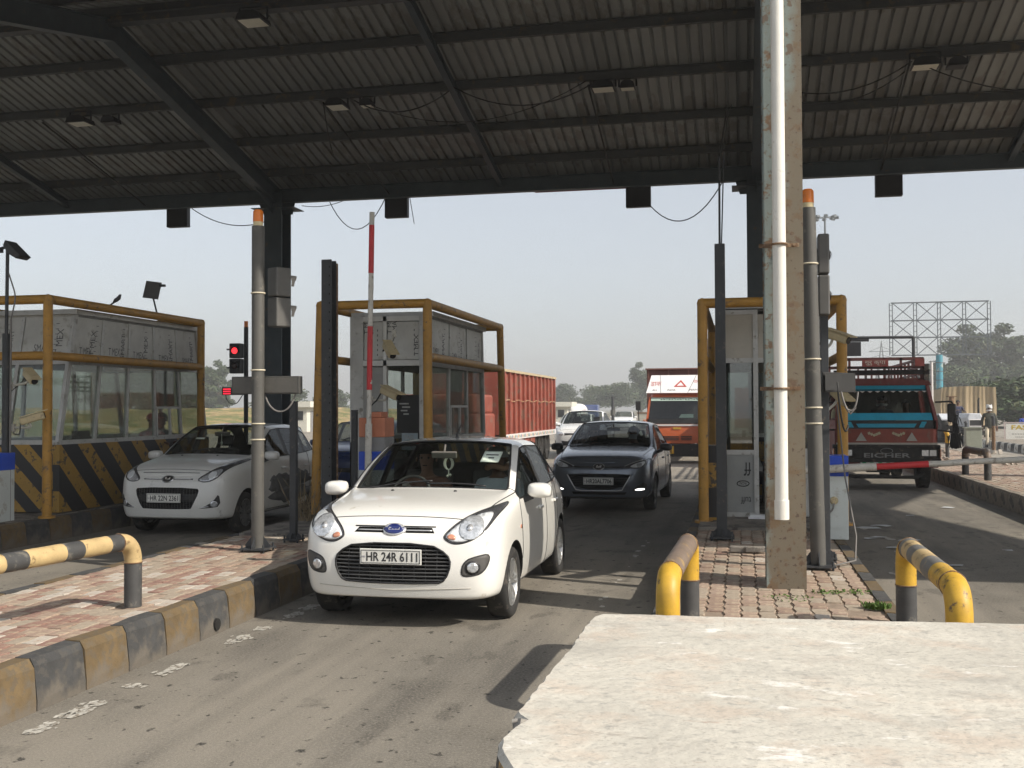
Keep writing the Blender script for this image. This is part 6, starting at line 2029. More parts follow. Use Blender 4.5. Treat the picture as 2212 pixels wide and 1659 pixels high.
# ---- red dump truck behind the middle booth
t = thing('dump_truck', 'red ribbed dump truck with high steel sides beyond the middle booth', 'truck', (-7.55, 28.5, 0))
h0, h1, Lb = 1.0, 2.75, 8.4
m = MB(); m.b2((-1.15, 0, h0), (1.15, .08, h1 + .06)); m.b2((-1.15, Lb - .08, h0), (1.15, Lb, h1 - .1)); m.b2((-1.15, .08, h0), (1.15, Lb - .08, h0 + .08)); m.obj('tub_end', M_TRED, t)
for sd in (-1, 1):
    m = MB(); m.b2((sd * 1.12 - .02, .08, h0), (sd * 1.12 + .02, Lb - .08, h1)); m.obj('tub_side', M_TRED, t)
    for k in range(13):
        m = MB(); m.b2((sd * 1.12 + sd * .02 - (.0 if sd > 0 else .07), .12 + k * .67, h0 + .02), (sd * 1.12 + sd * .02 + (.07 if sd > 0 else .0), .24 + k * .67, h1)); m.obj('side_rib', M_TRED, t)
    m = MB(); m.b2((sd * 1.17 - .05, 0, h1), (sd * 1.17 + .05, Lb, h1 + .07)); m.obj('top_rail', mat('dusty_rail', (.42, .34, .22), .8), t)
    m = MB(); m.b2((sd * 1.13, -.02, h0 - .16), (sd * 1.2, Lb, h0)); o = m.obj('painted_skirt', M_TWHITE, t)
    m = MB()
    for k in range(38):
        m.box((sd * 1.167 + sd * .035, .25 + k * .21, h0 - .08), (.006, .07, .09), (.6 if k % 2 else -.6, 0, 0), mi=k % 3)
    m.obj('skirt_pattern', [mat('pat_green', (.03, .16, .06), .6), mat('pat_blue', (.04, .08, .2), .6), mat('pat_orange', (.5, .2, .04), .6)], o)
for k, (y, z) in enumerate(((.8, 2.3), (2.2, 2.3), (.9, 1.5), (2.4, 1.5), (4.2, 2.3), (5.4, 1.5))):
    m = MB()
    for q in range(4):
        m.box((1.142, y + q * .06, z + .05 * math.sin(q * 2)), (.006, .04, .16 + .05 * (q % 2)), (q * .5, 0, 0))
    m.obj('painted_mark', mat('mark_dark', (.14, .04, .03), .7) if k % 2 else mat('mark_pale', (.5, .4, .25), .7), t)
m = MB()
for k in range(40):
    m.box((1.2, .2 + k * .205, 1.95 + .02 * math.sin(k * .9)), (.012, .2, .02), (.2 * math.cos(k * .9), 0, 0))
m.obj('rope', mat('rope_tan', (.4, .25, .14), .8), t)
m = MB(); m.b2((-.5, -2.2, .55), (.5, Lb, .8)); m.b2((-1.0, .4, .5), (1.1, 2.2, .85)); m.obj('chassis', M_CHAS, t)
m = MB(); m.b2((-1.1, -2.4, .55), (1.0, -.2, 1.6)); m.b2((-1.05, -2.35, 1.6), (.95, -.25, 2.1)); m.obj('cab', M_TRED, t, bevel=.06)
m = MB(); m.add([(-.95, -2.41, 1.2), (.85, -2.41, 1.2), (.8, -2.36, 1.95), (-.9, -2.36, 1.95)], [(0, 1, 2, 3)]); m.obj('windscreen', mat('dark_lens', (.05, .03, .03)), t)
for y in (-1.2, 5.0, 6.2, 7.4):
    for sd in (-1, 1):
        truck_wheel(t, sd * .95, y, .5, .27, sd, y > 0)
for k in range(3):
    m = MB(); m.box((1.0, 2.6 + .9 * k, .8), (.3, .7, .3)); m.obj('side_box', M_TRED, t)
# ---- brick-laden trailer seen through the right booth
t = thing('brick_trailer', 'trailer stacked with red bricks seen through the right booth window', 'trailer', (.9, 31.0, 0))
m = MB(); m.b2((-1.1, 0, .8), (1.1, 3.5, 1.15)); m.obj('trailer_bed', M_TWHITE, t)
m = MB()
for r_ in range(11):
    for c in range(9):
        m.box((-.97 + c * .243 + (.0 if r_ % 2 else .02), .06 + .01 * (c % 3), 1.2 + r_ * .105), (.225, .11, .09))
o = m.obj('brick_face', mat('brick_red', (.36, .14, .085), .85, var=.25, scale=4), t); o['kind'] = 'stuff'
m = MB(); m.b2((-1.05, .14, 1.15), (1.05, 3.4, 2.25)); m.obj('brick_load', mat('brick_red', (.36, .14, .085)), t)
for sd in (-1, 1):
    truck_wheel(t, sd * .9, 1.8, .42, .24, sd)
# ---- white tanker far back
t = thing('tanker_truck', 'white rounded tanker truck far back between the cars', 'truck', (-20.6, 132, 0))
m = MB(); m.lathe([(0, -.35), (.5, -.25), (.85, 0), (1.0, .4), (1.0, 6.4), (.85, 6.9), (0, 7.1)], (0, 0, 1.35), 'Y', 24); m.obj('tank', mat('tank_white', (.75, .74, .72), .4, var=.05), t, smooth=True)
m = MB(); m.b2((-1.0, -.2, .5), (1.0, 7, .8)); m.obj('chassis', M_CHAS, t)
m = MB()
for k in range(6):
    m.box((.99, 1.6 + k * .5, 1.4 + .12 * (k % 2)), (.05, .3, .16))
m.obj('tank_print', mat('tank_print', (.4, .12, .08), .6), t)
m = MB(); m.b2((.4, 7.2, .6), (2.2, 9.2, 2.2)); m.obj('cab', P_BLUE, t, bevel=.1)
for y in (1, 5, 8):
    for sd in (-1, 1):
        truck_wheel(t, sd * .9, y, .48, .25, sd)
# ---- tractor with a covered trailer on the right
t = thing('tarp_trailer', 'tall trailer covered with a pleated tan canvas behind the tractor', 'trailer', (11.75, 60.0, 0))
vs, fs = [], []
n = 60
for k in range(n + 1):
    f = k / n
    x = -1.32 + 2.64 * f
    d = .022 * math.sin(f * 70 + 2 * math.sin(f * 9)) + .04 * math.sin(f * 23 + 1) + .03 * math.sin(f * 11)
    for j in range(7):
        g_ = j / 6
        vs.append((x * (1 + .04 * math.sin(PI * g_)), -.1 + d * (1 - .5 * g_) + .12 * math.sin(PI * g_), .75 + 2.0 * g_ - .06 * math.sin(PI * f) * (j == 6) * -1))
for k in range(n):
    for j in range(6):
        a = k * 7 + j
        fs.append((a, a + 7, a + 8, a + 1))
m = MB().add(vs, fs); m.b2((-1.3, .1, .75), (1.3, 5.0, 2.68)); m.obj('canvas_cover', M_TARP, t, smooth=True)
m = MB(); m.b2((-1.2, .3, .55), (1.2, 5, .75)); m.obj('trailer_bed', M_CHAS, t)
for sd in (-1, 1):
    truck_wheel(t, sd * 1.0, 3.4, .48, .28, sd)
t = thing('tractor', 'grey white tractor with a dark exhaust stack pulling the covered trailer', 'tractor', (10.65, 53.0, 0), .12)
m = MB(); m.prism([(-.32, .75), (.32, .75), (.34, 1.2), (.26, 1.42), (-.26, 1.42), (-.34, 1.2)], (0, 0, 0), (1, 0, 0), (0, 0, 1), -1.6); m.obj('bonnet', mat('tractor_grey', (.5, .52, .55), .45), t, bevel=.04)
m = MB(); m.b2((-.27, -.03, .82), (.27, .0, 1.12)); m.obj('grille', M_TRIM, t)
m = MB(); m.tube([(-.27, -.04, .82), (.27, -.04, .82), (.27, -.04, 1.12), (-.27, -.04, 1.12)], .025, 6, closed=True); m.obj('grille_frame', M_TWHITE, t)
m = MB(); m.b2((-.35, .05, .45), (.35, 2.6, .8)); m.b2((-.85, .25, .5), (.85, .4, .62)); m.b2((-.55, -.2, .4), (.55, .1, .6)); m.obj('axle_frame', M_CHAS, t)
for sd in (-1, 1):
    truck_wheel(t, sd * .72, .35, .36, .2, sd); truck_wheel(t, sd * .78, 2.5, .65, .36, sd)
    m = MB(); m.prism([(1.75, 1.15), (2.2, 1.4), (2.8, 1.4), (3.2, 1.1), (3.2, 1.05), (2.8, 1.32), (2.2, 1.32), (1.75, 1.08)], (sd * .78 - .2, 0, 0), (0, 1, 0), (0, 0, 1), .4); m.obj('mudguard', mat('tractor_grey', (.5, .5, .5)), t)
m = MB(); m.cyl((.4, .7, 1.3), (.4, .7, 2.05), .045, 10); m.tube([(.4, .7, 2.05), (.43, .7, 2.15)], .035, 8); m.obj('exhaust', M_CHAS, t)
m = MB(); m.cyl((-.95, .3, 1.0), (-.95, .3, 2.2), .13, 12); m.box((-.95, .3, 2.22), (.4, .3, .04)); m.obj('air_stack', M_RUST, t)
m = MB(); m.box((0, 2.4, 1.15), (.5, .45, .1)); m.box((0, 2.62, 1.4), (.5, .08, .4)); m.obj('seat', M_SEAT, t)
m = MB(); m.tube([(.2 * math.cos(a), 1.85, 1.45 + .2 * math.sin(a) * .6) for a in [2 * PI * k / 16 for k in range(16)]], .015, 6, closed=True); m.obj('steering_wheel', M_TRIM, t)
# ------------------------------------------------------------------ people
M_SKIN = mat('skin_brown', (.24, .13, .085), .6, var=.1)
M_SKIND = mat('skin_dark_brown', (.15, .082, .055), .6, var=.1)
M_HAIR = mat('black_hair', (.015, .013, .012), .7, var=.2)
def cloth(n, c): return mat('cloth_' + n, c, .85, var=.18, scale=9, bump=.2, bscale=25)
def person(label, loc, rotz, J, E, mats, head, extras=None, group='people'):
    """J: joint -> (x, y, z, radius); E: (a, b, material index); one continuous skinned body. Looks along -y."""
    bm = bmesh.new()
    sl = bm.verts.layers.skin.verify()
    vs = {}
    for k, (x, y, z, r) in J.items():
        v = bm.verts.new((x, y, z))
        v[sl].radius = (r, r) if not isinstance(r, tuple) else r
        v[sl].use_root = (k == 'hip')
        vs[k] = v
    for a, b, _ in E:
        bm.edges.new((vs[a], vs[b]))
    me = bpy.data.meshes.new('person')
    bm.to_mesh(me)
    bm.free()
    out = evaluated(me, [('SKIN', dict(branch_smoothing=.3)), ('SUBSURF', dict(levels=2, render_levels=2))])
    segs = [(Vector(J[a][:3]), Vector(J[b][:3]), m) for a, b, m in E]
    # nose, brow and chin pushed out of the head
    h = Vector(J['head'][:3])
    for v in out.vertices:
        d = v.co - h
        if d.y < -.02 and abs(d.x) < .09 and abs(d.z) < .14:
            if abs(d.x) < .022 and -.045 < d.z < .01:
                v.co.y -= .022
            elif abs(d.x) < .06 and 0 < d.z < .03:
                v.co.y += .008
            elif abs(d.x) < .03 and -.1 < d.z < -.075:
                v.co.y -= .01
    mi = []
    for p in out.polygons:
        best, bi = 9, 0
        for a, b, m in segs:
            q = geometry.intersect_point_line(p.center, a, b)
            f = max(0, min(1, q[1]))
            dd = (p.center - a.lerp(b, f)).length
            if dd < best:
                best, bi = dd, m
        mi.append(bi)
    out.materials.clear()
    o = link('person', out, mats, None, 'full', loc=loc, rotz=rotz)
    out.polygons.foreach_set('material_index', mi)
    tag(o, label, 'person', group)
    m = MB()
    for sx in (-1, 1):
        m.lathe([(0, -.008), (.011, 0), (0, .008)], h + Vector((sx * .034, -.088, .012)), 'Y', 8)
    m.box(h + Vector((0, -.093, -.062)), (.045, .006, .008))
    m.obj('face_features', M_HAIR, o)
    for sx in (-1, 1):
        m = MB(); m.lathe([(0, -.012), (.022, -.006), (.026, .004), (0, .01)], h + Vector((sx * .098, .005, -.005)), 'X', 10); m.obj('ear', mats[0], o, smooth='full')
    kind, hm = head
    m = MB()
    if kind == 'hair':
        n, k = 18, 7
        prof = [(.104 * math.sin(PI * .56 * i / k), .015 + .118 * math.cos(PI * .56 * i / k)) for i in range(k + 1)]
        m.lathe(prof, h + Vector((0, .012, .0)), 'Z', n)
        m.v = [(x, y if y > h.y - .06 else h.y - .075 + (y - h.y) * .1, z if y > h.y - .03 else max(z, h.z + .05)) for x, y, z in m.v]
    elif kind == 'turban':
        for q in range(5):
            a = .3 * (q - 2)
            pts = [h + Vector((.092 * math.cos(th), .01 + .1 * math.sin(th), .07 + .024 * q + .03 * math.sin(th * 2 + a))) for th in [2 * PI * i / 20 for i in range(20)]]
            m.tube(pts, .034 - .004 * q, 8, closed=True)
        m.lathe([(0, .085), (.05, .075), (.085, .03)], h + Vector((0, .01, .1)), 'Z', 16)
    elif kind == 'cap':
        m.lathe([(0, .125), (.06, .115), (.1, .07), (.108, .03), (.11, .02)], h + Vector((0, .01, .0)), 'Z', 18)
        m.box(h + Vector((0, -.13, .04)), (.13, .1, .012), (-.15, 0, 0))
    m.obj({'hair': 'hair', 'turban': 'turban', 'cap': 'cap'}[kind], hm, o, smooth='full')
    if extras:
        extras(o, h)
    return o
def fingers(J, E, hand, d, side, mi, up=(0, 0, 1)):
    hx, hy, hz = J[hand][:3]
    d = Vector(d).normalized()
    s = basis(d)[0]
    for k, (sp, ln) in enumerate(((-.033, .065), (-.012, .08), (.01, .085), (.03, .075))):
        a, b = f'{hand}f{k}', f'{hand}g{k}'
        p = Vector((hx, hy, hz)) + d * .05 + s * sp
        q = p + d * ln * .55 + Vector((0, 0, -.012)); r = q + d * ln * .4 + Vector((0, 0, -.03))
        J[a] = (*q, .0095); J[b] = (*r, .008); E += [(hand, a, mi), (a, b, mi)]
    p = Vector((hx, hy, hz)) + s * side * -.045 + d * .03; J[hand + 't'] = (*p, .011); E.append((hand, hand + 't', mi))
def seated(shirt, arms='wheel'):
    J = {'hip': (0, 0, .1, .15), 'waist': (0, .03, .26, .14), 'chest': (0, .07, .44, (.165, .125)), 'neckb': (0, .06, .56, .075), 'neck': (0, .045, .63, .052), 'head': (0, .02, .735, (.082, .098)), 'crown': (0, .03, .815, .075)}
    E = [('hip', 'waist', 1), ('waist', 'chest', 1), ('chest', 'neckb', 1), ('neckb', 'neck', 0), ('neck', 'head', 0), ('head', 'crown', 0)]
    for s, n in ((-1, 'r'), (1, 'l')):
        J['sh' + n] = (s * .19, .07, .51, .07)
        J['th' + n] = (s * .11, -.08, .08, .09)
        J['kn' + n] = (s * .13, -.45, .12, .065)
        J['an' + n] = (s * .13, -.55, -.2, .05)
        if arms == 'wheel':
            J['el' + n] = (s * .25, -.1, .3, .05); J['wr' + n] = (s * .16, -.32, .36, .034); J['ha' + n] = (s * .13, -.38, .38, .035)
        else:
            J['el' + n] = (s * .25, -.0, .24, .05); J['wr' + n] = (s * .12, -.2, .17, .034); J['ha' + n] = (s * .07, -.25, .16, .035)
        E += [('chest', 'sh' + n, 1), ('sh' + n, 'el' + n, 1), ('el' + n, 'wr' + n, 0), ('wr' + n, 'ha' + n, 0), ('hip', 'th' + n, 2), ('th' + n, 'kn' + n, 2), ('kn' + n, 'an' + n, 2)]
        fingers(J, E, 'ha' + n, (-s * .3, -1, 0), s, 0)
    return J, E
def scarf(m_):
    def f(o, h):
        m = MB(); m.tube([h + Vector((.1 * math.cos(a), .012 + .1 * math.sin(a), -.075 + .012 * math.sin(3 * a))) for a in [2 * PI * i / 18 for i in range(18)]], .026, 8, closed=True)
        m.obj('face_scarf', m_, o, smooth='full')
    return f
def mask(o, h):
    m = MB(); vs, fs = [], []
    for i in range(7):
        a = -1.0 + 2.0 * i / 6
        for j in range(4):
            vs.append(h + Vector((.093 * math.sin(a), .01 - .106 * math.cos(a) - (.014 if 1 <= j <= 2 and abs(i - 3) < 2 else 0), -.02 - .03 * j)))
    for i in range(6):
        for j in range(3):
            fs.append((i * 4 + j, i * 4 + 4 + j, i * 4 + 5 + j, i * 4 + 1 + j))
    m.add(vs, fs); m.obj('face_mask', mat('mask_white', (.65, .68, .7), .8), o, smooth='full')
C_DK = cloth('dark', (.05, .05, .055)); C_LT = cloth('pale_blue', (.5, .55, .58)); C_TR = cloth('trouser_dark', (.04, .04, .045))
C_WH = cloth('white', (.6, .6, .58)); C_BR = cloth('maroon_brown', (.16, .075, .05)); C_YL = cloth('mustard', (.4, .34, .2)); C_BL = cloth('royal_blue', (.03, .06, .3)); C_RD = cloth('red', (.35, .03, .05))
C_OL = cloth('olive_jacket', (.05, .052, .04)); C_CR = cloth('cream_trouser', (.52, .45, .33))
J, E = seated(C_DK)
person('dark haired driver of the cream white hatchback behind the steering wheel', (-2.67 - .34, 7.93 + 2.08, .5), .12, J, E, [M_SKIN, C_BR, C_TR], ('hair', M_HAIR), group='people in the vehicles')
J, E = seated(C_LT, 'lap')
person('front passenger of the cream white hatchback in a pale shirt and white cap', (-2.67 + .36, 7.93 + 2.08, .5), -.15, J, E, [M_SKIND, C_LT, C_TR], ('cap', cloth('cap_grey', (.4, .42, .42))), scarf(cloth('tan', (.3, .17, .1))), group='people in the vehicles')
J, E = seated(C_DK)
person('driver of the dark grey hatchback', (-2.66, 19.6, .53), .1, J, E, [M_SKIN, C_DK, C_TR], ('hair', M_HAIR), group='people in the vehicles')
J, E = seated(C_DK, 'lap')
person('masked front passenger of the dark grey hatchback', (-1.94, 19.6, .53), -.1, J, E, [M_SKIN, C_DK, C_TR], ('hair', M_HAIR), mask, group='people in the vehicles')
J, E = seated(C_YL)
person('man in a mustard shirt at the left side of the old truck cab', (2.2, 24.3, 1.15), .1, J, E, [M_SKIND, C_YL, C_TR], ('hair', M_HAIR), group='people in the vehicles')
J, E = seated(C_DK, 'lap')
person('man with a white face scarf in the middle of the old truck cab', (3.0, 24.4, 1.12), -.2, J, E, [M_SKIND, C_DK, C_TR], ('cap', C_DK), scarf(C_WH), group='people in the vehicles')
J, E = seated(C_WH, 'lap')
person('man in a white shirt at the right side of the old truck cab', (3.5, 24.4, 1.02), -.2, J, E, [M_SKIND, C_WH, C_TR], ('hair', M_HAIR), group='people in the vehicles')
J, E = seated(C_BL)
person('tractor driver in dark blue sitting high behind the bonnet', (10.36, 55.35, 1.2), .12, J, E, [M_SKIND, cloth('navy', (.025, .03, .07)), C_TR], ('hair', M_HAIR))
J, E = seated(C_BL, 'lap')
person('person in a bright blue jacket sitting beyond the board at the right edge', (12.9, 53.4, .62), .3, J, E, [M_SKIND, C_BL, C_TR], ('hair', M_HAIR))
# walking man
J = {'hip': (0, 0, .92, .14), 'waist': (0, .0, 1.1, .14), 'chest': (0, .01, 1.32, (.18, .13)), 'neckb': (0, .0, 1.45, .08), 'neck': (0, -.01, 1.51, .055), 'head': (0, -.03, 1.6, (.08, .095)), 'crown': (0, -.02, 1.68, .07)}
E = [('hip', 'waist', 1), ('waist', 'chest', 1), ('chest', 'neckb', 1), ('neckb', 'neck', 0), ('neck', 'head', 0), ('head', 'crown', 0)]
for s, n, f in ((-1, 'r', 1), (1, 'l', -1)):
    J['sh' + n] = (s * .2, .01, 1.39, .08); J['el' + n] = (s * .27, .02 + .06 * f, 1.13, .065); J['wr' + n] = (s * .27, -.06 + .1 * f, .9, .045); J['ha' + n] = (s * .265, -.08 + .1 * f, .83, .038)
    J['th' + n] = (s * .1, -.02 * f, .84, .1); J['kn' + n] = (s * .11, -.14 * f - .02, .5, .075); J['an' + n] = (s * .115, -.22 * f + (.12 if f < 0 else 0), .09, .05); J['to' + n] = (s * .13, -.22 * f + (.12 if f < 0 else 0) - .15, .04, .04)
    E += [('chest', 'sh' + n, 1), ('sh' + n, 'el' + n, 1), ('el' + n, 'wr' + n, 1), ('wr' + n, 'ha' + n, 0), ('hip', 'th' + n, 2), ('th' + n, 'kn' + n, 2), ('kn' + n, 'an' + n, 2), ('an' + n, 'to' + n, 3)]
    fingers(J, E, 'ha' + n, (0, -.1, -1), s, 0)
def jacket(o, h):
    m = MB(); m.lathe([(.165, .8), (.185, .86), (.18, 1.0), (.19, 1.2)], (0, 0, 0), 'Z', 20); m.v = [(x, y * .8, z) for x, y, z in m.v]; m.obj('jacket_skirt', C_OL, o, smooth='full')
    m = MB(); m.tube([h + Vector((.085 * math.cos(a), .01 + .09 * math.sin(a), -.05)) for a in [2 * PI * i / 16 for i in range(16)]], .03, 8, closed=True); m.obj('neck_scarf', C_WH, o, smooth='full')
person('man in white turban, dark jacket and cream trousers walking beside the tractor', (10.25, 48.2, .02), -.1, J, E, [M_SKIND, C_OL, C_CR, C_DK], ('turban', C_WH), jacket)
# booth attendants
for lab, u, v, sh, hd in (('attendant in red leaning at the service hatch of the left booth', -9.5, 16.0, C_RD, 'cap'), ('dark clothed attendant further back in the left booth', -9.75, 16.7, C_DK, 'hair')):
    J, E = seated(sh)
    person(lab, (u, v, .82), 1.2, J, E, [M_SKIND, sh, C_TR], (hd, C_RD if hd == 'cap' else M_HAIR), group='people in the booths')
# ------------------------------------------------------------------ background: trees, billboard frame, masts, kiosks, boards
M_LEAF = [mat('leaf_dark', (.035, .06, .022), .7, var=.35, scale=.7), mat('leaf_mid', (.055, .085, .03), .7, var=.35, scale=.7), mat('leaf_olive', (.085, .095, .035), .75, var=.35, scale=.7)]
M_BARK = mat('bark', (.11, .085, .06), .9, var=.3, scale=3)
def tree_meshes(seed, H, spread, trunk_h, shape, n_leaf, leaf=.4):
    r = random.Random(seed)
    tr = MB()
    rt = H * .022
    bendx, bendy = r.uniform(-.06, .06) * H, r.uniform(-.06, .06) * H
    top = Vector((bendx, bendy, H * .8))
    tr.tube([(0, 0, -.6), (bendx * .1, bendy * .1, H * .12), (bendx * .5, bendy * .5, H * .45), top], [rt * 1.4, rt, rt * .7, rt * .25], 8)
    clumps = []
    nb = 9 if shape != 'tall' else 12
    for k in range(nb):
        f = trunk_h + (1 - trunk_h) * (k + .5) / nb * .95
        a = k * 2.4 + r.uniform(-.5, .5)
        base = Vector((bendx * f, bendy * f, H * f * .82))
        if shape == 'tall':
            L = spread * (.35 + .75 * math.sin(PI * min(1, .12 + (f - trunk_h) / (1 - trunk_h) * .85))) * r.uniform(.6, 1.15)
            rise = .5
        elif shape == 'umbrella':
            L = spread * r.uniform(.45, 1.05); rise = .3
        else:
            L = spread * (1.05 - .5 * (f - trunk_h) / (1 - trunk_h)) * r.uniform(.6, 1.1)
            rise = .55
        tip = base + Vector((math.cos(a) * L, math.sin(a) * L, L * rise))
        tip.z = min(tip.z, H * .97)
        mid = base.lerp(tip, .55) + Vector((0, 0, .06 * L))
        tr.tube([base, mid, tip], [rt * .45, rt * .28, rt * .1], 5)
        clumps += [(tip, spread * r.uniform(.32, .5)), (mid + Vector((r.uniform(-.3, .3), r.uniform(-.3, .3), .2)) * spread * .4, spread * r.uniform(.32, .48)), (base.lerp(tip, .3) + Vector((r.uniform(-.3, .3), r.uniform(-.3, .3), r.uniform(-.2, .5))) * spread * .4, spread * r.uniform(.3, .45))]
    clumps.append((top + Vector((0, 0, H * .12)), spread * .36))
    cr = MB()
    per = n_leaf // len(clumps)
    for c, R in clumps:
        flat = .45 if shape == 'umbrella' else .75
        for _ in range(per):
            d = Vector((r.gauss(0, 1), r.gauss(0, 1), r.gauss(0, 1))).normalized() * R * r.random() ** .45
            d.z *= flat
            p = c + d
            s = leaf * r.uniform(.5, 1.2)
            nrm = (d.normalized() * .6 + Vector((r.gauss(0, 1), r.gauss(0, 1), r.gauss(0, 1) + .4))).normalized()
            u, w = basis(nrm)
            a = r.uniform(0, 6.28)
            u, w = u * math.cos(a) + w * math.sin(a), w * math.cos(a) - u * math.sin(a)
            cr.add([p - u * s * .5, p + w * s * .28, p + u * s * .5, p - w * s * .28], [(0, 1, 2, 3)], 0 if r.random() < .5 else 1 if r.random() < .7 else 2)
    a, b = tr.mesh('trunk'), cr.mesh('crown')
    a.materials.append(M_BARK)
    for m_ in M_LEAF:
        b.materials.append(m_)
    return a, b
KINDS = {'broad': [tree_meshes(s, 8.5, 3.6, .2, 'broad', 6500, .5) for s in (1, 2)], 'umbrella': [tree_meshes(s, 7.0, 5.0, .3, 'umbrella', 6500, .46) for s in (3, 4)],
         'tall': [tree_meshes(s, 14, 3.2, .16, 'tall', 9000, .55) for s in (5, 6, 7)], 'bush': [tree_meshes(s, 3.6, 2.2, .05, 'broad', 3500, .3) for s in (8, 9)]}
def tree(kind, k, u, v, H, label, wide=1., rz=0.):
    a, b = KINDS[kind][k % len(KINDS[kind])]
    h0 = {'broad': 8.5, 'umbrella': 7.0, 'tall': 14, 'bush': 3.6}[kind]
    t = thing('shrub' if kind == 'bush' else 'tree', label, 'shrub' if kind == 'bush' else 'tree', (u, v, -.5), rz, 'trees along the horizon')
    s = H / h0
    t.scale = (s * wide, s * wide, s)
    link('trunk', a, M_BARK, t)
    link('crown', b, M_LEAF, t)
rnd = random.Random(77)
for i, (kind, u, v, H, w, lab) in enumerate((
        ('umbrella', -28.0, 238, 7.4, 1.25, 'wide flat-topped tree behind the grey hatchback roof'),
        ('tall', -22.3, 246, 13.2, .9, 'tall narrow tree left of the orange truck'),
        ('broad', -42.5, 262, 8.4, 1.3, 'rounded tree right of the dump truck tail'),
        ('broad', -37.0, 268, 7.6, 1.2, 'lower rounded tree behind the tanker'),
        ('umbrella', -33.0, 285, 7.6, 1.2, 'hazy spreading tree between the tanker and the flat-topped tree'),
        ('broad', -19.5, 255, 9.5, 1.1, 'rounded tree directly behind the orange truck'),
        ('broad', -14.0, 250, 8.5, 1.2, 'rounded tree showing beside the yellow upright of the right booth'),
        ('tall', 38.2, 196, 16.8, 1.25, 'tall dense tree behind the left half of the billboard frame'),
        ('tall', 44.6, 200, 17.2, 1.2, 'tallest tree at the right edge of the billboard frame'),
        ('tall', 41.5, 204, 14.5, 1.3, 'tall tree between the two high ones behind the billboard frame'),
        ('tall', 48.6, 205, 11.8, 1.3, 'lower tall tree sloping away at the right picture edge'),
        ('broad', 35.0, 190, 9.0, 1.3, 'rounded tree beside the blue billboard pole'),
        ('broad', 45.0, 180, 9.0, 1.4, 'rounded dark tree below the tallest tree'),
        ('bush', 22.3, 92, 4.4, 1.9, 'green shrub behind the walking man'),
        ('bush', 25.2, 96, 4.8, 1.9, 'green shrub at the right picture edge'),
        ('bush', 20.2, 100, 3.8, 1.6, 'green shrub beside the canvas trailer'),
        ('broad', 30.0, 170, 8.5, 1.3, 'rounded tree low behind the canvas trailer'),
        ('tall', -92.5, 178, 11.6, 1.0, 'hazy tall tree between the left booth and the left beacon post'),
        ('tall', -97.0, 182, 10.6, 1.1, 'hazy tree right behind the corner of the left booth'),
        ('broad', -80.0, 182, 6.4, 1.3, 'low hazy tree right of the left column'),
        ('broad', -75.5, 190, 6.4, 1.3, 'low hazy tree left of the middle booth frame'),
        ('bush', -86.5, 150, 4.2, 1.8, 'straw coloured scrub below the hazy tall tree'),
        ('bush', -70.0, 150, 3.4, 1.8, 'scrub behind the roof of the pearl hatchback'),
        ('broad', -103, 185, 11.0, 1.2, 'hazy tree seen through the right panes of the left booth'),
        ('broad', -113, 188, 10.5, 1.3, 'hazy tree seen through the middle panes of the left booth'),
        ('broad', -124, 190, 11.0, 1.3, 'hazy tree seen through the left panes of the left booth'),
        ('broad', -62, 255, 7.8, 1.3, 'hazy tree seen through the middle booth'),
        ('broad', -52, 262, 8.0, 1.3, 'hazy tree hidden partly by the dump truck'),
        ('broad', 8, 250, 7.5, 1.3, 'hazy tree behind the rack of the old truck'), ('broad', 18, 240, 7.8, 1.3, 'hazy tree right of the old truck rack'))):
    tree(kind, i, u, v, H, lab, w, rnd.uniform(0, 6))
# billboard frame on a blue pole
M_LAT = mat('lattice_steel', (.10, .115, .125), .7, var=.2)
M_BPOLE = mat('blue_pole', (.05, .26, .34), .55, var=.2, scale=1.2, spots=(.35, .42, .4), spot_scale=1.5, spot_amt=.4)
t = thing('billboard_frame', 'empty lattice billboard frame on a blue pole above the trees at right', 'billboard', (18.95, 110, 0))
Wb, z0, z1 = 9.0, 6.8, 11.95
xs = [-4.45, -2.2, 0, 2.3, 4.55]
zs = [z0, z0 + 1.72, z0 + 3.4, z1]
def lat(a, b, w=.09, nm='lattice_bar'):
    m = MB(); m.bar(a, b, w, w); m.obj(nm, M_LAT, t)
for z in zs:
    lat((xs[0], 0, z), (xs[-1], 0, z), .12, 'beam')
for x in xs:
    for dx in (-.14, .14):
        lat((x + dx, 0, z0), (x + dx, 0, z1), .08, 'upright')
    for k in range(10):
        z = z0 + .25 + k * .52
        lat((x - .14, 0, z), (x + .14, 0, z + (.0 if x else .3)), .05, 'batten')
for i in range(4):
    for j in range(3):
        lat((xs[i] + .14, 0, zs[j]), (xs[i + 1] - .14, 0, zs[j + 1]), .075, 'brace'); lat((xs[i] + .14, 0, zs[j + 1]), (xs[i + 1] - .14, 0, zs[j]), .075, 'brace')
m = MB(); m.cyl((0, .1, -.5), (0, .1, z0), .32, 18); m.obj('pole', M_BPOLE, t, smooth=True)
for k in range(5):
    m = MB(); m.cyl((0, .1, 2.6 + .85 * k), (0, .1, 2.68 + .85 * k), .345, 18); m.obj('pole_band', M_LAT, t)
# high mast with lamp ring
t = thing('high_mast', 'thin high mast with a cluster of lamps above the right beacon post', 'light mast', (11.4, 150, -.5))
m = MB(); m.tube([(0, 0, 0), (0, 0, 28.5)], [.32, .12], 10); m.obj('pole', M_LAT, t, smooth=True)
for k in range(8):
    a = 2 * PI * k / 8
    m = MB(); m.bar((0, 0, 28), (1.3 * math.cos(a), 1.3 * math.sin(a), 28.1), .06, .06); m.box((1.5 * math.cos(a), 1.5 * math.sin(a), 28.0), (.6, .5, .3), (.5, 0, a)); m.obj('lamp_head', M_LAT, t)
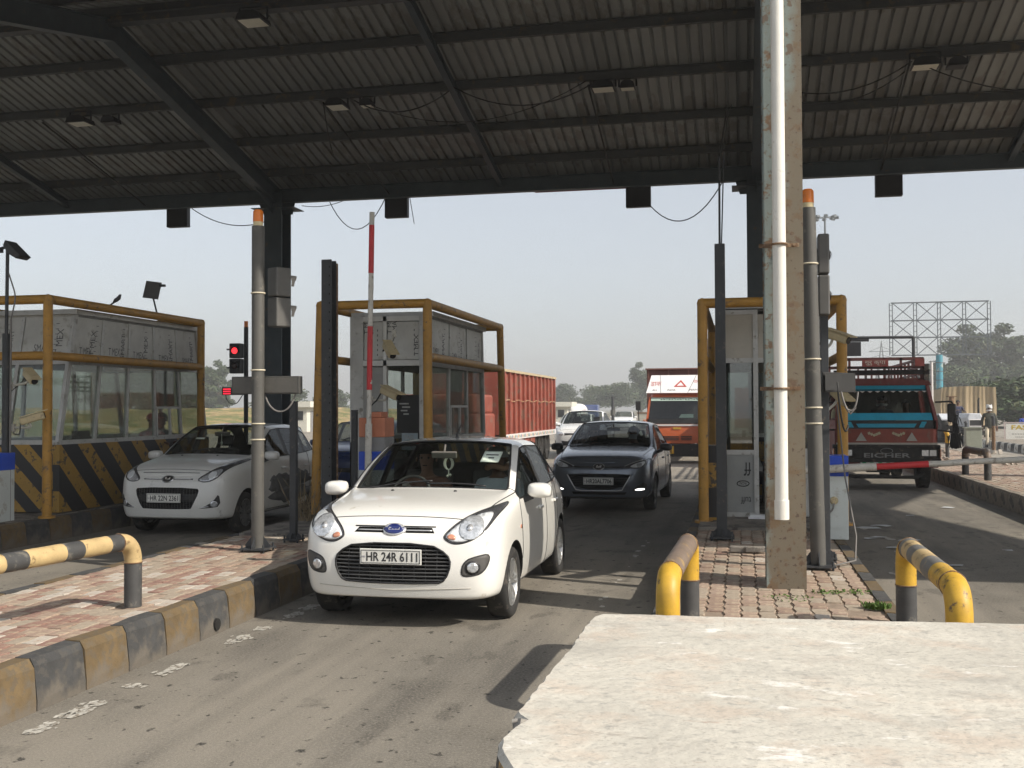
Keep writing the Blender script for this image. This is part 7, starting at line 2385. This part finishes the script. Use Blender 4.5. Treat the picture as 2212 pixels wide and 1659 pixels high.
# lattice power pylon
t = thing('power_pylon', 'faint lattice power pylon behind the rack of the old truck', 'pylon', (37.0, 300, -.5))
for sx in (-1, 1):
    for sy in (-1, 1):
        lat((sx * 3, sy * 3, 0), (sx * .5, sy * .5, 15), .22, 'leg'); lat((sx * .5, sy * .5, 15), (0, 0, 20), .18, 'leg')
for k in range(7):
    z = k * 2.1
    w0, w1 = 3 - 2.5 * z / 15, 3 - 2.5 * (z + 2.1) / 15
    for sx in (-1, 1):
        lat((-w0 * sx, -w0, z), (w1 * sx, -w1, z + 2.1), .12, 'brace')
for z, w in ((15, 4.5), (17.2, 3.2)):
    lat((-w, 0, z), (w, 0, z), .16, 'cross_arm'); lat((-w, 0, z), (0, 0, z + 1.3), .1, 'cross_arm'); lat((w, 0, z), (0, 0, z + 1.3), .1, 'cross_arm')
# kiosks
M_KIO = mat('cream_kiosk', (.62, .60, .52), .7, var=.08)
for lab, u, v in (('small cream kiosk right of the dump truck tail', -17.2, 101), ('small cream kiosk seen beside the bent yellow upright', -33.8, 78)):
    t = thing('kiosk', lab, 'kiosk', (u, v, 0), group='cream kiosks')
    m = MB(); m.b2((-1.1, -1.1, -.4), (1.1, 1.1, 1.9)); m.obj('wall', M_KIO, t)
    m = MB(); m.b2((-1.6, -1.6, 1.9), (1.6, 1.6, 2.35)); m.obj('roof', M_KIO, t)
    for x in (-.5, .5):
        m = MB(); m.b2((x - .3, -1.13, .9), (x + .3, -1.1, 1.6)); m.obj('window', M_TRIM, t)
    m = MB(); m.b2((1.1, -.4, -.4), (1.13, .4, 1.6)); m.obj('door', mat('kiosk_door', (.2, .2, .2), .6), t)
for lab, u, v, h in (('dark post left of the grey hatchback roof antenna', -7.3, 62, 2.4), ('dark post with a collar above the grey hatchback roof', -5.4, 66, 2.5), ('short dark post left of the orange truck', -4.1, 75, 1.9)):
    t = thing('far_post', lab, 'post', (u, v, 0), group='dark posts on the far apron')
    m = MB(); m.cyl((0, 0, 0), (0, 0, h), .09, 10); m.obj('pole', M_DK, t)
    m = MB(); m.cyl((0, 0, h * .55), (0, 0, h * .68), .14, 10); m.obj('collar', M_POST, t)
t = thing('sign_board', 'pale low sign board in front of the tanker', 'sign', (-5.3, 64, 0))
m = MB(); m.b2((-.75, 0, .5), (.75, .06, 1.4)); m.obj('board', mat('pale_board', (.42, .4, .34), .7), t)
m = MB(); m.b2((-.8, -.03, 1.4), (.8, .09, 1.48)); m.b2((-.7, .01, 0), (-.62, .05, .5)); m.b2((.62, .01, 0), (.7, .05, .5)); m.obj('frame', M_RUST, t)
# printed traffic board at the right edge
t = thing('traffic_board', 'white board with green and yellow lettering cut by the right picture edge', 'sign', (11.35, 50.2, 0), -.06)
M_FT = mat('fence_white', (.66, .65, .6), .6, var=.05)
m = MB(); m.b2((0, 0, .26), (3.2, .03, .98)); bd = m.obj('board', M_FT, t)
m = MB()
for z in (.22, 1.02):
    m.bar((-.05, .015, z), (3.25, .015, z), .05, .05)
for x in (-.05, 1.6, 3.25):
    m.bar((x, .015, 0), (x, .015, 1.04), .05, .05); m.bar((x, -.3, .03), (x, .3, .03), .06, .05)
m.obj('frame', mat('frame_red_white', (.5, .42, .4), .6), t)
text('FAS', .62, .2, (.22, -.002, .72), (1, 0, 0), (0, 0, 1), mat('print_ochre', (.5, .36, .04), .6), bd, bold=.03)
text('Tag', .6, .24, (.87, -.002, .68), (1, 0, 0), (0, 0, 1), mat('print_green', (.03, .22, .07), .6), bd, bold=.03)
m = MB()
for k in range(12):
    m.box((.28 + k * .11, -.002, .53), (.08, .004, .05)); m.box((.4 + k * .07, -.002, .4), (.05, .004, .045))
m.obj('faded_print', mat('faded_print', (.42, .41, .38), .7), bd)
# cabinet, bollards, white pole, height gauge, debris on the right islands
t = thing('junction_cabinet', 'grey green metal cabinet standing on the right island', 'cabinet', (6.6, 33.0, .3))
m = MB(); m.b2((-.22, 0, .1), (.22, .3, .8)); m.obj('body', mat('cabinet_green_grey', (.25, .27, .22), .55, var=.1), t, bevel=.01)
m = MB(); m.b2((-.25, -.03, .8), (.25, .33, .83)); m.obj('lid', mat('cabinet_green_grey', (.2, .2, .2)), t)
m = MB(); m.b2((-.18, .05, 0), (-.12, .11, .1)); m.obj('foot', M_DK, t)
m = MB(); m.b2((.12, .05, 0), (.18, .11, .1)); m.obj('foot', M_DK, t)
m = MB(); m.tube(bend([(.1, .0, .15), (.15, -.15, .0), (.3, -.1, -.2), (.35, .1, .1)], .1), .015, 6); m.obj('cable', M_CABLE, t)
for lab, u, v, zb in (('rusty bollard near the tractor', 9.0, 46.5, .0), ('tall dark post in front of the tractor', 8.1, 37.5, .3), ('yellow topped bollard right of the old truck bumper', 5.6, 31.5, .3)):
    t = thing('bollard', lab, 'bollard', (u, v, zb), group='bollards on the right islands')
    y = 'yellow' in lab
    h = .8 if not y else .42
    m = MB(); m.cyl((0, 0, 0), (0, 0, h), .055, 12); m.obj('pole', M_RK if y else M_RUST, t)
    m = MB(); m.tube([(0, 0, h), (0, 0, h + .25), (-.04, 0, h + .33)], .06, 12); m.obj('top', M_RY if y else M_DK, t)
m = MB(); m.cyl((0, 0, 0), (0, 0, 2.6), .035, 10); m.cyl((0, 0, 0), (0, 0, .3), .06, 10)
tag(m.obj('white_pole', M_TWHITE, loc=(4.9, 29.6, .3)), 'thin white pole just right of the old truck cab', 'pole')
t = thing('height_gauge', 'dark pipe height gauge with a small hanging box above the old truck', 'height gauge', (4.55, 30.2, .3))
m = MB(); m.cyl((0, 0, 0), (0, 0, 3.3), .045, 10); m.obj('post', M_DK, t)
m = MB(); m.cyl((0, 0, 3.3), (-5.4, 0, 3.35), .04, 10); m.obj('beam', M_DK, t)
m = MB(); m.cyl((-5.4, 0, .1), (-5.4, 0, 3.35), .045, 10); m.obj('post', M_DK, t)
m = MB(); m.box((-1.55, -.05, 3.0), (.38, .1, .38)); m.box((-1.4, -.05, 3.24), (.5, .06, .08)); m.obj('hanging_box', M_BLACK, t)
m = MB()
for i, (u, v, s_) in enumerate(((5.1, 30.5, .3), (5.9, 35, .35), (7.6, 38, .4), (9.0, 42, .45), (6.4, 28.0, .2))):
    for k in range(7):
        m.box((u + rnd.uniform(-s_, s_), v + rnd.uniform(-s_, s_), (.3 if u < 7 else 0) + s_ * .12), (s_ * rnd.uniform(.1, .5), s_ * rnd.uniform(.1, .5), s_ * .22), (rnd.random(), rnd.random(), rnd.random()))
o = m.obj('rubble_debris', mat('rubble_pale', (.36, .32, .27), .95, var=.3)); o['kind'] = 'stuff'
# ------------------------------------------------------------------ the dusty winter air
HZ = bpy.data.materials.new('pale_haze')
HZ.use_nodes = True
nt = HZ.node_tree
nt.nodes.clear()
out = _n(nt, 'ShaderNodeOutputMaterial')
pv = _n(nt, 'ShaderNodeVolumePrincipled')
pv.inputs['Color'].default_value = (.92, .92, .91, 1)
pv.inputs['Density'].default_value = .0014
pv.inputs['Anisotropy'].default_value = .2
nt.links.new(pv.outputs[0], out.inputs['Volume'])
hz = MB().b2((-1520, -220, -1.6), (1520, 1720, 34)).obj('haze', HZ)
hz['kind'] = 'stuff'
# ------------------------------------------------------------------ render settings (noise and bounces only)
cy = scene.cycles
cy.max_bounces = 7
cy.diffuse_bounces = 3
cy.glossy_bounces = 3
cy.transmission_bounces = 4
cy.transparent_max_bounces = 14
cy.volume_bounces = 0
cy.use_adaptive_sampling = True
cy.adaptive_threshold = .03
cy.use_denoising = True
cy.caustics_reflective = False
cy.caustics_refractive = False
bpy.data.scenes.remove(TMP)
bpy.context.view_layer.update()
